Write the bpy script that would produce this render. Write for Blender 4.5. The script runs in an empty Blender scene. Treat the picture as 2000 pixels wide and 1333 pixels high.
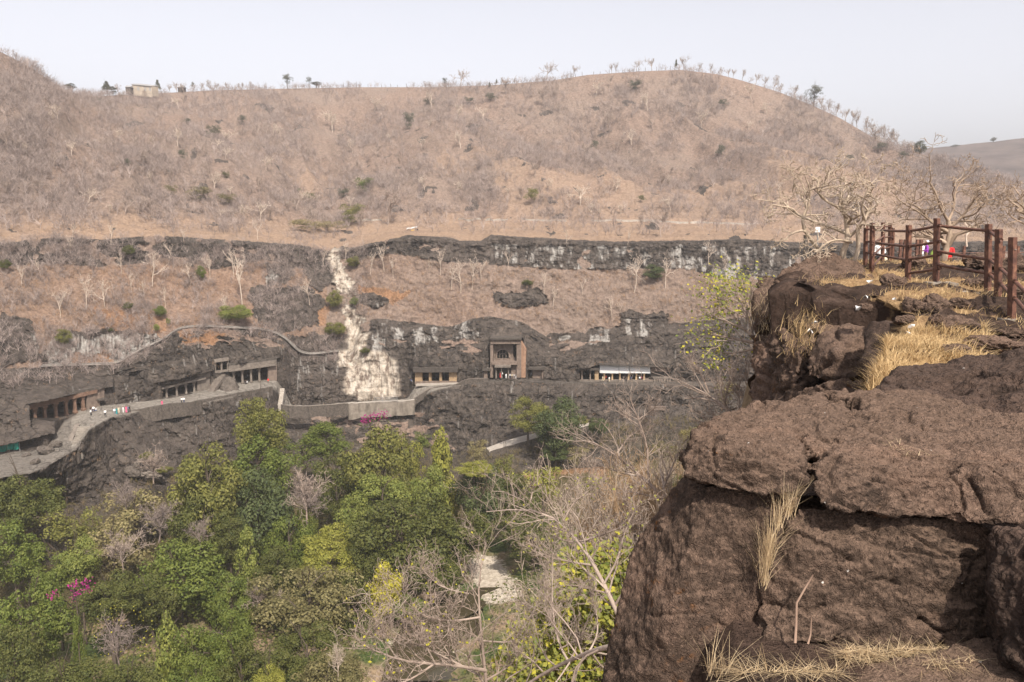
import bpy, bmesh, math, random
import numpy as np
from mathutils import Vector, Matrix
PI = math.pi
C = bpy.context.scene.collection
F = 1556.0
TH = math.atan(246.5 / F)
CT, ST = math.cos(TH), math.sin(TH)

# ---------------------------------------------------------------- camera geometry helpers
def P(px, py, Y):
    """a point at forward distance Y (metres) that the photograph shows at px, py"""
    px = np.asarray(px, float); py = np.asarray(py, float); Y = np.asarray(Y, float)
    u = (px - 1000.0) / F; v = (666.5 - py) / F
    dy = CT + v * ST; dz = -ST + v * CT
    return np.stack([u * Y / dy, Y + 0 * u, dz * Y / dy], -1)

def PR(v):
    """project points back to photograph coordinates"""
    v = np.asarray(v, float)
    f = v[..., 1] * CT - v[..., 2] * ST
    up = v[..., 1] * ST + v[..., 2] * CT
    return 1000 + F * v[..., 0] / f, 666.5 - F * up / f

def Yz(py, z):
    """forward distance at which height z is seen at row py"""
    v = (666.5 - np.asarray(py, float)) / F
    return z * (CT + v * ST) / (-ST + v * CT)

# ---------------------------------------------------------------- numpy noise
def _h(i, j, k, s):
    n = (i.astype(np.uint32) * np.uint32(374761393) + j.astype(np.uint32) * np.uint32(668265263)
         + k.astype(np.uint32) * np.uint32(2246822519) + np.uint32((int(s) * 3266489917) & 0xffffffff))
    n = (n ^ (n >> np.uint32(13))) * np.uint32(1274126177)
    n = n ^ (n >> np.uint32(16))
    return n

def noise3(p, s=0):
    p = np.asarray(p, np.float64)
    b = np.floor(p); f = p - b
    b = b.astype(np.int64)
    w = f * f * f * (f * (f * 6 - 15) + 10)
    out = 0
    for dx in (0, 1):
        for dy in (0, 1):
            for dz in (0, 1):
                n = _h(b[..., 0] + dx, b[..., 1] + dy, b[..., 2] + dz, s)
                gx = (n & np.uint32(1023)).astype(np.float32) / 511.5 - 1
                gy = ((n >> np.uint32(10)) & np.uint32(1023)).astype(np.float32) / 511.5 - 1
                gz = ((n >> np.uint32(20)) & np.uint32(1023)).astype(np.float32) / 511.5 - 1
                g = gx * (f[..., 0] - dx) + gy * (f[..., 1] - dy) + gz * (f[..., 2] - dz)
                ww = ((w[..., 0] if dx else 1 - w[..., 0]) * (w[..., 1] if dy else 1 - w[..., 1])
                      * (w[..., 2] if dz else 1 - w[..., 2]))
                out = out + g * ww
    return out * 1.25

def fbm(p, oct=4, s=0, gain=.5, lac=2.03):
    p = np.asarray(p, np.float64); a = 1.; t = 0
    for o in range(oct):
        t = t + a * noise3(p, s + o * 17); p = p * lac + 3.7; a *= gain
    return t

def ridged(p, oct=4, s=0, gain=.55):
    p = np.asarray(p, np.float64); a = 1.; t = 0
    for o in range(oct):
        t = t + a * (1 - 2.2 * np.abs(noise3(p, s + o * 13))); p = p * 2.07 + 1.3; a *= gain
    return t

def worley(p, s=0):
    """F1 and F2 cell distances"""
    p = np.asarray(p, np.float64); b = np.floor(p).astype(np.int64)
    f1 = np.full(p.shape[:-1], 9.); f2 = f1.copy()
    for dx in (-1, 0, 1):
        for dy in (-1, 0, 1):
            for dz in (-1, 0, 1):
                c = b + np.array([dx, dy, dz])
                n = _h(c[..., 0], c[..., 1], c[..., 2], s)
                q = np.stack([(n & np.uint32(1023)) / 1023., ((n >> np.uint32(10)) & np.uint32(1023)) / 1023.,
                              ((n >> np.uint32(20)) & np.uint32(1023)) / 1023.], -1) + c
                d = np.sqrt(((p - q) ** 2).sum(-1))
                f2 = np.minimum(f2, np.maximum(f1, d)); f1 = np.minimum(f1, d)
    return f1, f2

def sstep(a, b, x):
    t = np.clip((x - a) / (b - a), 0, 1)
    return t * t * (3 - 2 * t)

def inpoly(x, y, poly):
    poly = np.asarray(poly, float); r = np.zeros(x.shape, bool)
    n = len(poly)
    for i in range(n):
        x0, y0 = poly[i]; x1, y1 = poly[(i + 1) % n]
        if y0 == y1: continue
        c = (y0 > y) != (y1 > y)
        r ^= c & (x < (x1 - x0) * (y - y0) / (y1 - y0) + x0)
    return r

# ---------------------------------------------------------------- mesh building
def mesh(name, V, Q=None, T=None, smooth=False, cols=None, sharp=None):
    V = np.asarray(V, np.float32).reshape(-1, 3)
    me = bpy.data.meshes.new(name)
    me.vertices.add(len(V)); me.vertices.foreach_set('co', V.ravel())
    loops = []; starts = []; n = 0
    if Q is not None and len(Q):
        Q = np.asarray(Q, np.int32); loops.append(Q.ravel()); starts.append(np.arange(len(Q), dtype=np.int32) * 4); n = len(Q) * 4
    if T is not None and len(T):
        T = np.asarray(T, np.int32); loops.append(T.ravel()); starts.append(n + np.arange(len(T), dtype=np.int32) * 3)
    L = np.concatenate(loops); S = np.concatenate(starts)
    me.loops.add(len(L)); me.loops.foreach_set('vertex_index', L)
    me.polygons.add(len(S)); me.polygons.foreach_set('loop_start', S)
    me.polygons.foreach_set('use_smooth', np.full(len(S), bool(smooth)))
    me.update(calc_edges=True)
    for k, v in (cols or {}).items():
        v = np.asarray(v, np.float32)
        if v.ndim == 1:
            a = me.attributes.new(k, 'FLOAT', 'POINT'); a.data.foreach_set('value', v)
        else:
            if v.shape[1] == 3: v = np.concatenate([v, np.ones((len(v), 1), np.float32)], 1)
            a = me.color_attributes.new(k, 'FLOAT_COLOR', 'POINT'); a.data.foreach_set('color', v.ravel())
    return me

def link(name, me, mats=None, parent=None, loc=None):
    o = bpy.data.objects.new(name, me); C.objects.link(o)
    if mats is not None and me is not None:
        for m in (mats if isinstance(mats, (list, tuple)) else [mats]):
            me.materials.append(m)
    if parent is not None: o.parent = parent
    if loc is not None: o.location = loc
    return o

def tag(o, label=None, cat=None, group=None, kind=None):
    if label: o['label'] = label
    if cat: o['category'] = cat
    if group: o['group'] = group
    if kind: o['kind'] = kind
    return o

def empty(name, loc, label, cat, group=None, rz=0.):
    o = bpy.data.objects.new(name, None); C.objects.link(o)
    o.location = loc; o.rotation_euler = (0, 0, rz); o.empty_display_size = .1
    return tag(o, label, cat, group)

class MB:
    """collects boxes, tubes and sheets into one mesh"""
    def __init__(s): s.V = []; s.Q = []; s.T = []; s.n = 0; s.A = []
    def add(s, V, Q=None, T=None, a=0.):
        V = np.asarray(V, float).reshape(-1, 3)
        if Q is not None and len(Q): s.Q.append(np.asarray(Q) + s.n)
        if T is not None and len(T): s.T.append(np.asarray(T) + s.n)
        s.V.append(V); s.A.append(np.full(len(V), a)); s.n += len(V)
    def box(s, o, ax, ay, az):
        """a box with corner o and edge vectors ax, ay, az"""
        o, ax, ay, az = (np.asarray(q, float) for q in (o, ax, ay, az))
        V = [o, o + ax, o + ax + ay, o + ay, o + az, o + ax + az, o + ax + ay + az, o + ay + az]
        Q = [(0, 3, 2, 1), (4, 5, 6, 7), (0, 1, 5, 4), (1, 2, 6, 5), (2, 3, 7, 6), (3, 0, 4, 7)]
        if np.dot(np.cross(ax, ay), az) < 0: Q = [q[::-1] for q in Q]
        s.add(V, Q)
    def cbox(s, c, sx, sy, sz, rz=0.):
        c = np.asarray(c, float); ca, sa = math.cos(rz), math.sin(rz)
        ax = np.array([ca, sa, 0]) * sx; ay = np.array([-sa, ca, 0]) * sy; az = np.array([0, 0, sz])
        s.box(c - ax / 2 - ay / 2, ax, ay, az)
    def tube(s, pts, r, n=6, cap=True):
        V, Q = tubes(np.asarray(pts, float)[None], np.broadcast_to(np.asarray(r, float), (len(pts),))[None], n)
        T = []
        k = len(pts)
        if cap:
            V = np.concatenate([V, [pts[0]], [pts[-1]]])
            for i in range(n):
                T.append((k * n, (i + 1) % n, i)); T.append((k * n + 1, (k - 1) * n + i, (k - 1) * n + (i + 1) % n))
        s.add(V, Q, T)
    def lathe(s, c, prof, n=10, ang0=0.):
        """prof: list of (radius, height)"""
        c = np.asarray(c, float); k = len(prof)
        a = np.arange(n) * 2 * PI / n + ang0
        V = np.array([[c[0] + r * math.cos(t), c[1] + r * math.sin(t), c[2] + h] for r, h in prof for t in a])
        Q = [(i * n + j, i * n + (j + 1) % n, (i + 1) * n + (j + 1) % n, (i + 1) * n + j) for i in range(k - 1) for j in range(n)]
        V = np.concatenate([V, [[c[0], c[1], c[2] + prof[0][1]], [c[0], c[1], c[2] + prof[-1][1]]]])
        T = [(k * n, (j + 1) % n, j) for j in range(n)] + [(k * n + 1, (k - 1) * n + j, (k - 1) * n + (j + 1) % n) for j in range(n)]
        s.add(V, Q, T)
    def me(s, name, smooth=False):
        return mesh(name, np.concatenate(s.V), np.concatenate(s.Q) if s.Q else None, np.concatenate(s.T) if s.T else None,
                    smooth, {'tint': np.concatenate(s.A)})
    def obj(s, name, mat, parent=None, smooth=False, origin=None):
        if origin is None and parent is not None: origin = parent.location
        if origin is not None:
            s.V = [v - np.asarray(origin, float) for v in s.V]
        return link(name, s.me(name, smooth), mat, parent, origin if parent is None else None)

def tubes(Pp, R, n=5):
    """Pp (B,k,3) polylines, R (B,k) radii -> vertices and quads of all tubes"""
    B, k, _ = Pp.shape
    t = np.gradient(Pp, axis=1); t /= np.linalg.norm(t, axis=-1, keepdims=True) + 1e-9
    ref = np.where(np.abs(t[..., 2:3]) < .9, np.array([0, 0, 1.]), np.array([1., 0, 0]))
    ref = np.broadcast_to(ref[:, :1], t.shape)
    a = np.cross(t, ref); a /= np.linalg.norm(a, axis=-1, keepdims=True) + 1e-9
    b = np.cross(t, a)
    ang = np.arange(n) * 2 * PI / n
    V = Pp[:, :, None] + R[:, :, None, None] * (a[:, :, None] * np.cos(ang)[:, None] + b[:, :, None] * np.sin(ang)[:, None])
    base = (np.arange(B) * k * n)[:, None, None]
    i = np.arange(k - 1)[None, :, None] * n; j = np.arange(n)[None, None, :]; j2 = (j + 1) % n
    Q = np.stack(np.broadcast_arrays(base + i + j, base + i + n + j, base + i + n + j2, base + i + j2), -1).reshape(-1, 4)
    return V.reshape(-1, 3), Q

# ---------------------------------------------------------------- materials
class NT:
    def __init__(s, name):
        s.m = bpy.data.materials.new(name); s.m.use_nodes = True
        s.t = s.m.node_tree; s.t.nodes.clear()
        s.out = s.t.nodes.new('ShaderNodeOutputMaterial')
        s.bs = None
    def n(s, typ, ins=None, **kw):
        nd = s.t.nodes.new(typ)
        for k, v in kw.items(): setattr(nd, k, v)
        for k, v in (ins or {}).items():
            sock = nd.inputs[k]
            if isinstance(v, bpy.types.NodeSocket): s.t.links.new(v, sock)
            else: sock.default_value = v
        return nd
    def noise(s, vec, scale, detail=5., rough=.55, dist=0.):
        return s.n('ShaderNodeTexNoise', {'Vector': vec, 'Scale': scale, 'Detail': detail, 'Roughness': rough, 'Distortion': dist}).outputs['Fac']
    def ramp(s, fac, stops):
        r = s.n('ShaderNodeValToRGB', {'Fac': fac}); e = r.color_ramp.elements
        for i, (p, c) in enumerate(stops):
            if i < 2: el = e[i]; el.position = p
            else: el = e.new(p)
            el.color = (c[0], c[1], c[2], 1) if hasattr(c, '__len__') else (c, c, c, 1)
        return r.outputs['Color']
    def mix(s, f, a, b, mode='MIX'):
        nd = s.n('ShaderNodeMix', data_type='RGBA', blend_type=mode)
        for k, v in ((0, f), (6, a), (7, b)):
            if isinstance(v, bpy.types.NodeSocket): s.t.links.new(v, nd.inputs[k])
            else: nd.inputs[k].default_value = (v if not hasattr(v, '__len__') else (*v[:3], 1)) if k else v
        return nd.outputs[2]
    def math(s, op, a, b=0., clamp=False):
        nd = s.n('ShaderNodeMath', operation=op, use_clamp=clamp)
        for k, v in ((0, a), (1, b)):
            if isinstance(v, bpy.types.NodeSocket): s.t.links.new(v, nd.inputs[k])
            else: nd.inputs[k].default_value = v
        return nd.outputs[0]
    def attr(s, name, out='Fac'):
        return s.n('ShaderNodeAttribute', attribute_name=name).outputs[out]
    def pos(s, scale=None, obj=False):
        v = s.n('ShaderNodeTexCoord').outputs['Object'] if obj else s.n('ShaderNodeNewGeometry').outputs['Position']
        if scale is not None:
            v = s.n('ShaderNodeVectorMath', {0: v, 1: scale}, operation='MULTIPLY').outputs[0]
        return v
    def bump(s, h, dist, strength=1., nrm=None):
        d = {'Height': h, 'Distance': dist, 'Strength': strength}
        if nrm is not None: d['Normal'] = nrm
        return s.n('ShaderNodeBump', d).outputs[0]
    def surf(s, col, rough=.9, nrm=None, spec=.25, metal=0., trans=0.):
        d = {'Base Color': col if isinstance(col, bpy.types.NodeSocket) else (*col[:3], 1), 'Roughness': rough,
             'Specular IOR Level': spec, 'Metallic': metal}
        if nrm is not None: d['Normal'] = nrm
        b = s.n('ShaderNodeBsdfPrincipled', d); o = b.outputs[0]
        if trans:
            tr = s.n('ShaderNodeBsdfTranslucent', {'Color': d['Base Color']})
            o = s.n('ShaderNodeMixShader', {0: trans, 1: o, 2: tr.outputs[0]}).outputs[0]
        s.t.links.new(o, s.out.inputs['Surface'])
        return s.m

def flat_mat(name, col, rough=.85, var=.25, scale=3., bump=0., metal=0., spec=.25):
    t = NT(name); p = t.pos(obj=True)
    f = t.noise(p, scale, 6.)
    a = tuple(c * (1 - var) for c in col); b = tuple(min(1, c * (1 + var)) for c in col)
    c = t.ramp(f, [(.3, a), (.7, b)])
    nr = t.bump(t.noise(p, scale * 5, 5.), bump) if bump else None
    return t.surf(c, rough, nr, spec, metal)
# ================================================================ the far side of the gorge
NPX = np.arange(-130, 2131, 2.2)
def line(*pts):
    a = np.array(pts, float)
    y = np.interp(NPX, a[:, 0], a[:, 1]); d = np.interp(NPX, a[:, 0], a[:, 2])
    return y, d
def smooth(a, w):
    k = np.hanning(w + 2)[1:-1]; k /= k.sum()
    return np.convolve(np.pad(a, w // 2, mode='edge'), k, 'valid')[:len(a)]

sky = line((-130, 40, 330), (0, 93, 345), (60, 125, 365), (100, 155, 380), (135, 176, 400), (190, 184, 455), (250, 181, 515), (320, 178, 555), (420, 172, 572), (560, 169, 575),
           (700, 166, 575), (850, 166, 570), (960, 162, 560), (1080, 152, 550), (1150, 141, 545), (1250, 134, 540), (1330, 131, 535), (1400, 139, 530), (1450, 152, 525),
           (1520, 174, 515), (1580, 198, 505), (1640, 226, 495), (1700, 262, 480), (1760, 290, 465), (1830, 312, 450), (1900, 345, 420), (2000, 378, 400), (2130, 400, 390))
mid2 = line((-130, 200, 285), (0, 230, 300), (120, 250, 330), (230, 250, 420), (320, 245, 470), (450, 245, 490), (700, 245, 495), (1000, 240, 485), (1330, 230, 465), (1600, 285, 445),
            (1760, 335, 420), (1900, 372, 390), (2130, 410, 370))
mid1 = line((-130, 340, 255), (0, 345, 265), (200, 345, 300), (400, 345, 350), (600, 350, 390), (800, 345, 410), (1000, 340, 400), (1330, 335, 390), (1600, 360, 380), (1800, 385, 370), (2130, 420, 350))
foot = line((-130, 440, 232), (0, 438, 236), (200, 432, 250), (400, 440, 285), (560, 446, 315), (650, 450, 330), (760, 442, 335), (900, 435, 338), (1200, 435, 330), (1450, 441, 320), (1700, 443, 310), (2130, 445, 300))
edge = line((-130, 480, 205), (0, 478, 213), (120, 466, 225), (200, 472, 232), (300, 462, 242), (420, 470, 254), (520, 476, 268), (600, 484, 280), (640, 490, 290), (690, 487, 288), (760, 470, 278),
            (800, 462, 275), (880, 466, 273), (900, 474, 272), (940, 474, 271), (960, 461, 270), (1050, 468, 268), (1200, 476, 264), (1350, 473, 260), (1450, 469, 256), (1560, 478, 252), (1750, 478, 250), (2130, 470, 245))
foot1 = line((-130, 525, 202), (0, 520, 209), (120, 516, 220), (200, 522, 227), (300, 512, 238), (420, 528, 249), (520, 508, 263), (600, 528, 275), (640, 520, 284), (690, 512, 284), (760, 495, 274),
             (850, 510, 269), (950, 517, 266), (1100, 527, 262), (1250, 525, 258), (1330, 524, 256), (1400, 543, 250), (1490, 548, 247), (1560, 547, 246), (1750, 540, 244), (2130, 520, 240))
sl = line((-130, 620, 192), (0, 615, 195), (200, 615, 212), (400, 585, 237), (480, 560, 250), (580, 566, 262), (640, 580, 270), (690, 585, 272), (760, 560, 268), (900, 575, 262), (1100, 585, 256), (1300, 585, 249), (1450, 590, 243), (2130, 590, 235))
ltop = line((-130, 720, 178), (0, 722, 184), (80, 718, 192), (230, 712, 203), (280, 690, 209), (340, 648, 215), (400, 639, 224), (500, 641, 236), (555, 660, 243), (590, 690, 249), (665, 690, 258), (690, 680, 261),
             (705, 640, 262), (730, 622, 262), (800, 630, 260), (880, 640, 258), (920, 623, 256), (960, 619, 255), (1020, 629, 254), (1055, 652, 253), (1085, 668, 252), (1140, 655, 250), (1200, 640, 248),
             (1240, 634, 247), (1290, 636, 246), (1380, 626, 243), (1500, 618, 239), (2130, 610, 232))
lfl = line((-130, 908, 156), (0, 890, 162.5), (60, 880, 165), (92, 872, 166.5), (108, 850, 170), (125, 822, 179), (150, 808, 184), (200, 792, 190), (330, 778, 207), (380, 768, 213), (450, 752, 222), (540, 743, 232), (556, 762, 235), (570, 790, 238), (600, 792, 241), (700, 784, 250),
           (755, 780, 251), (795, 778, 251), (812, 754, 249), (890, 748, 245), (960, 742, 243), (1030, 740, 242), (1130, 746, 238), (1290, 746, 234), (1380, 746, 231), (2130, 740, 222))
# the outer edge of the ledge: same height as the ledge, only nearer
def ledge(*pts):
    a = np.array(pts, float)
    y = np.interp(NPX, a[:, 0], a[:, 1]); z = np.interp(NPX, a[:, 0], a[:, 2])
    return y, Yz(y, z)
zfl = P(NPX, lfl[0], lfl[1])[:, 2]
def lz(px): return float(np.interp(px, NPX, zfl))
lout = ledge((-130, 985, -50), (0, 934, -49.8), (60, 925, -49.8), (100, 907, -49.7), (138, 884, -49.4), (152, 872, -48.8), (172, 842, -46.2), (180, 836, lz(190)), (215, 816, lz(215)), (265, 806, lz(265)), (330, 794, lz(330)), (400, 785, lz(400)),
             (470, 771, lz(470)), (530, 760, lz(530)), (542, 764, -50), (556, 792, -57.5), (600, 797, lz(600)), (700, 791, lz(700)), (800, 786, lz(795)), (815, 779, lz(800)), (843, 765, lz(850)), (890, 753, lz(890)),
             (960, 746, lz(960)), (1020, 745, lz(1020)), (1080, 748, lz(1080)), (1200, 751, lz(1200)), (1310, 753, lz(1310)), (1400, 753, lz(1400)), (2130, 748, lz(2100)))
lout = (lout[0], np.minimum(lout[1], lfl[1] - .8))
rk = line((-130, 1030, 156), (0, 990, 156), (150, 985, 165), (250, 945, 172), (330, 935, 182), (400, 905, 194), (470, 895, 203), (560, 885, 215), (650, 868, 226), (800, 868, 230), (900, 888, 224), (955, 878, 222),
          (1010, 862, 221), (1060, 850, 221), (1130, 838, 220), (1200, 826, 222), (1320, 818, 222), (1400, 815, 221), (2130, 800, 214))
rk2 = line((-130, 1090, 140), (0, 1060, 146), (150, 1050, 154), (250, 1010, 160), (330, 1000, 168), (470, 950, 186), (650, 930, 203), (800, 925, 208), (955, 900, 210), (1060, 890, 208), (1130, 884, 206), (1320, 860, 208), (2130, 840, 200))
vf = line(*[(x_, 420 + 76.5 / d_ * 1556, d_) for x_, d_ in ((-130, 116), (0, 122), (150, 130), (330, 140), (470, 152), (650, 166), (800, 174), (955, 182), (1130, 184), (1320, 188), (2130, 178))])

LN = [sky, mid2, mid1, foot, edge, foot1, sl, ltop, lfl, lout, rk, rk2, vf]
SM = [9, 25, 25, 13, 5, 9, 15, 7, 3, 3, 9, 15, 21]
NR = [58, 56, 50, 20, 44, 44, 52, 84, 14, 66, 34, 30]
W = []
for (y, d), w in zip(LN, SM):
    W.append(P(NPX, smooth(y, w), smooth(d, w if len(W) else 71)))
# the far hill runs on behind the skyline
b1 = W[0] * (1 + 60 / W[0][:, 1:2]) * np.array([1, 1, 1.]) + np.array([0, 0, -16.]); b2 = W[0] * (1 + 260 / W[0][:, 1:2]) + np.array([0, 0, -110.])
W = [b2, b1] + W; NR = [5, 10] + NR
rows = []; gap = []
for i in range(len(W) - 1):
    n = NR[i]
    for k in range(n):
        t = k / n
        R_ = W[i] * (1 - t) + W[i + 1] * t
        if i == 9:                                        # the cave cliff: a steep face rounding off to its brow
            t2 = 1 - (1 - t) ** 2.3; R_[:, :2] = W[i][:, :2] * (1 - t2) + W[i + 1][:, :2] * t2
        rows.append(R_); gap.append(i + t)
rows.append(W[-1]); gap.append(len(W) - 1.)
G = np.stack(rows); gap = np.array(gap)            # (R,C,3)
g2 = gap[:, None] + 0 * G[..., 0]
# soften the hill so that it does not crease along the control lines
hs = gap < 5
Hh = G[hs].copy()
for it in range(14):
    Hh[1:-1] = Hh[1:-1] * .4 + .3 * (Hh[:-2] + Hh[2:])
wt = sstep(5, 4.3, gap[hs])[:, None, None]
G[hs] = G[hs] * (1 - wt) + Hh * wt
px0, py0 = PR(G)

# ---------------------------------------------------------------- what the ground is made of, by shape of outcrop
rng = np.random.default_rng(5)
qx = np.stack([px0 * .02, py0 * .03, 0 * px0], -1)
jx = px0 + 9 * fbm(qx * 1.6, 4, 1, .65); jy = py0 + 8 * fbm(qx * 1.6, 4, 2, .65)
def paint(polys, jitter=1.):
    m = np.zeros(px0.shape)
    x = px0 + (jx - px0) * jitter; y = py0 + (jy - py0) * jitter
    for poly in polys:
        a = np.array(poly, float)
        sel = (x > a[:, 0].min()) & (x < a[:, 0].max()) & (y > a[:, 1].min()) & (y < a[:, 1].max())
        r = np.zeros(px0.shape, bool); r[sel] = inpoly(x[sel], y[sel], poly)
        m = np.maximum(m, r)
    return m
def blur(m, n=1):
    for _ in range(n):
        m = m.copy(); m[1:-1] = .5 * m[1:-1] + .25 * (m[:-2] + m[2:]); m[:, 1:-1] = .5 * m[:, 1:-1] + .25 * (m[:, :-2] + m[:, 2:])
    return m

hillm = (g2 < 5)
upcl = sstep(5.85, 6.0, g2) * sstep(7.05, 6.95, g2)
# the upper cliff breaks up on the left and near the fall
brk = fbm(np.stack([px0 * .018, py0 * .03, 0 * px0], -1), 4, 31)
upcl = upcl * np.where(px0 < 760, (brk > -.22) * ((px0 < 600) | (py0 < 505) | (px0 > 700)), (brk > -.5))
locl = sstep(8.95, 9.02, g2)
locl = locl * (g2 < 13.2)
rockpatch = paint([[(490, 560), (600, 560), (640, 590), (600, 640), (560, 650), (510, 640), (490, 600)], [(590, 490), (650, 490), (655, 560), (620, 570), (590, 520)],
                   [(960, 568), (1060, 566), (1075, 590), (1040, 598), (975, 600)], [(510, 615), (620, 618), (625, 640), (520, 640)], [(520, 510), (580, 520), (570, 550), (515, 560)],
                   [(0, 610), (60, 620), (80, 700), (0, 715)], [(560, 655), (680, 655), (690, 690), (590, 695)], [(1220, 608), (1310, 612), (1300, 640), (1210, 636)],
                   [(1070, 655), (1180, 640), (1180, 660), (1080, 668)], [(700, 575), (760, 580), (760, 600), (690, 592)],
                   [(110, 655), (200, 640), (310, 652), (320, 668), (240, 712), (85, 716), (80, 690)]])
rockbits = (fbm(np.stack([px0 * .02, py0 * .06, 0 * px0], -1), 5, 77) > .52) & (g2 > 2.6) & (g2 < 6.)
dryledge = paint([[(345, 642), (470, 645), (480, 660), (400, 680), (350, 672)], [(840, 668), (905, 660), (960, 672), (930, 690), (870, 688)], [(1070, 670), (1180, 645), (1175, 668), (1090, 690)],
                  [(730, 662), (800, 662), (790, 672), (740, 672)], [(145, 690), (215, 688), (225, 712), (140, 708)], [(700, 628), (725, 625), (722, 650), (704, 648)], [(470, 655), (540, 655), (560, 680), (500, 675)],
                  [(600, 800), (680, 800), (700, 830), (620, 845)], [(690, 812), (830, 806), (900, 880), (700, 870)]])
dryledge = dryledge * sstep(-.15, .25, fbm(np.stack([px0 * .03, py0 * .09, 0 * px0], -1), 4, 83) + .3 * (px0 < 640))
rock = np.clip(np.maximum(np.maximum(upcl, locl), np.maximum(rockpatch, rockbits * .8)) - dryledge * .85, 0, 1)
ledgem = sstep(10.02, 10.08, g2) * sstep(11.03, 10.97, g2)
ledgec = ledgem * np.where(px0 < 905, 1., .22) * np.where(px0 < 140, .6, 1.)
# pale water stains: long vertical streaks below the brinks
wob = 7 * fbm(np.stack([px0 * .012, py0 * .03, 0 * px0], -1), 3, 50)
sx = fbm(np.stack([(px0 + wob) * .09, py0 * .016, 0 * px0], -1), 5, 51, .62)
sx2 = fbm(np.stack([px0 * .3, py0 * .02, 0 * px0 + 4], -1), 3, 53)
fall = paint([[(636, 488), (650, 485), (672, 520), (690, 560), (697, 574), (680, 578), (660, 566), (648, 530)], [(672, 580), (686, 600), (692, 618), (712, 624), (718, 690), (684, 688), (672, 640)],
              [(655, 690), (690, 684), (760, 690), (775, 705), (782, 770), (770, 786), (700, 786), (672, 760), (676, 730), (660, 705)]], 1.5)
fallm = blur(fall, 2) * (.3 + .7 * sstep(-.5, .2, sx2 + .3 + .35 * sx))
streak_zone = paint([[(955, 478), (1060, 480), (1180, 485), (1200, 525), (1050, 520), (1000, 515), (960, 500)], [(1100, 480), (1330, 485), (1330, 535), (1120, 528)], [(1325, 480), (1560, 485), (1560, 560), (1400, 545), (1330, 525)],
                     [(1145, 640), (1190, 632), (1192, 668), (1150, 672)], [(1218, 622), (1268, 624), (1266, 658), (1222, 656)], [(745, 628), (770, 640), (840, 640), (930, 622), (935, 660), (900, 664), (838, 672), (770, 680)],
                     [(90, 668), (140, 655), (180, 660), (310, 652), (318, 664), (240, 708), (96, 714)], [(520, 520), (565, 522), (560, 548), (505, 560)], [(735, 590), (762, 596), (760, 615), (742, 610)],
                     [(720, 625), (740, 625), (760, 690), (765, 705), (730, 690)]], .6)
streak = streak_zone * sstep(.05, .75, sx + .5 * sx2 + .1 + .8 * fbm(np.stack([px0 * .02, py0 * .05, 0 * px0], -1), 3, 57))
face_st = paint([[(375, 690), (398, 690), (396, 735), (380, 738)], [(560, 700), (600, 695), (612, 775), (590, 788), (570, 740)], [(600, 692), (660, 692), (672, 728), (625, 740)], [(60, 650), (110, 660), (90, 700), (70, 690)],
                 [(232, 716), (245, 718), (290, 800), (262, 802), (240, 740)], [(995, 742), (1012, 742), (1012, 800), (1000, 800)], [(1270, 750), (1310, 750), (1300, 790)]], .5) * sstep(.25, .6, sx2 + sx * .6 + .05)
thin = ((sx2 + .4 * sx) > .62) * locl * (g2 < 12.2) * .28
white_bits = paint([[(1140, 580), (1160, 578), (1165, 596), (1150, 600)], [(1190, 575), (1212, 575), (1208, 592), (1196, 590)], [(1158, 592), (1176, 594), (1172, 604), (1160, 602)], [(885, 596), (910, 600), (905, 608), (890, 606)],
                    [(1125, 586), (1150, 582), (1148, 590), (1128, 592)], [(1090, 658), (1115, 656), (1112, 664), (1092, 666)], [(1328, 605), (1390, 596), (1400, 612), (1332, 622)]], .5)
lefts = paint([[(92, 668), (140, 655), (178, 664), (200, 652), (310, 652), (318, 664), (240, 708), (96, 714)]], .7) * sstep(-.35, .3, sx2 + .5 * sx + .1)
pale = np.clip(np.maximum.reduce([streak * .8, face_st * .6, thin, white_bits * .85, lefts * .85]), 0, 1)
orange = paint([[(150, 690), (220, 686), (222, 712), (140, 708)], [(180, 600), (310, 610), (340, 640), (300, 655), (190, 640)], [(345, 645), (440, 650), (420, 675), (360, 670)], [(1000, 880), (1100, 860), (1200, 880), (1180, 930), (1020, 930)],
                [(560, 590), (650, 595), (640, 640), (560, 620)], [(700, 560), (800, 570), (780, 600), (700, 590)]], 1.)
rock = np.where(fall > .5, 1., rock)
orange = np.maximum(orange, .34 * (px0 < 640) * sstep(6.9, 7.1, g2) * sstep(9.05, 8.9, g2))
meadow = sstep(4.7, 5.05, g2) * sstep(6.02, 5.9, g2)
meadow = np.maximum(meadow, paint([[(960, 345), (1100, 335), (1500, 350), (1750, 380), (1750, 445), (1000, 430)], [(560, 330), (640, 310), (660, 350), (590, 365)], [(1500, 320), (1700, 310), (1780, 370), (1500, 370)], [(800, 350), (960, 300), (980, 330), (860, 370)]]) * .6)

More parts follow.
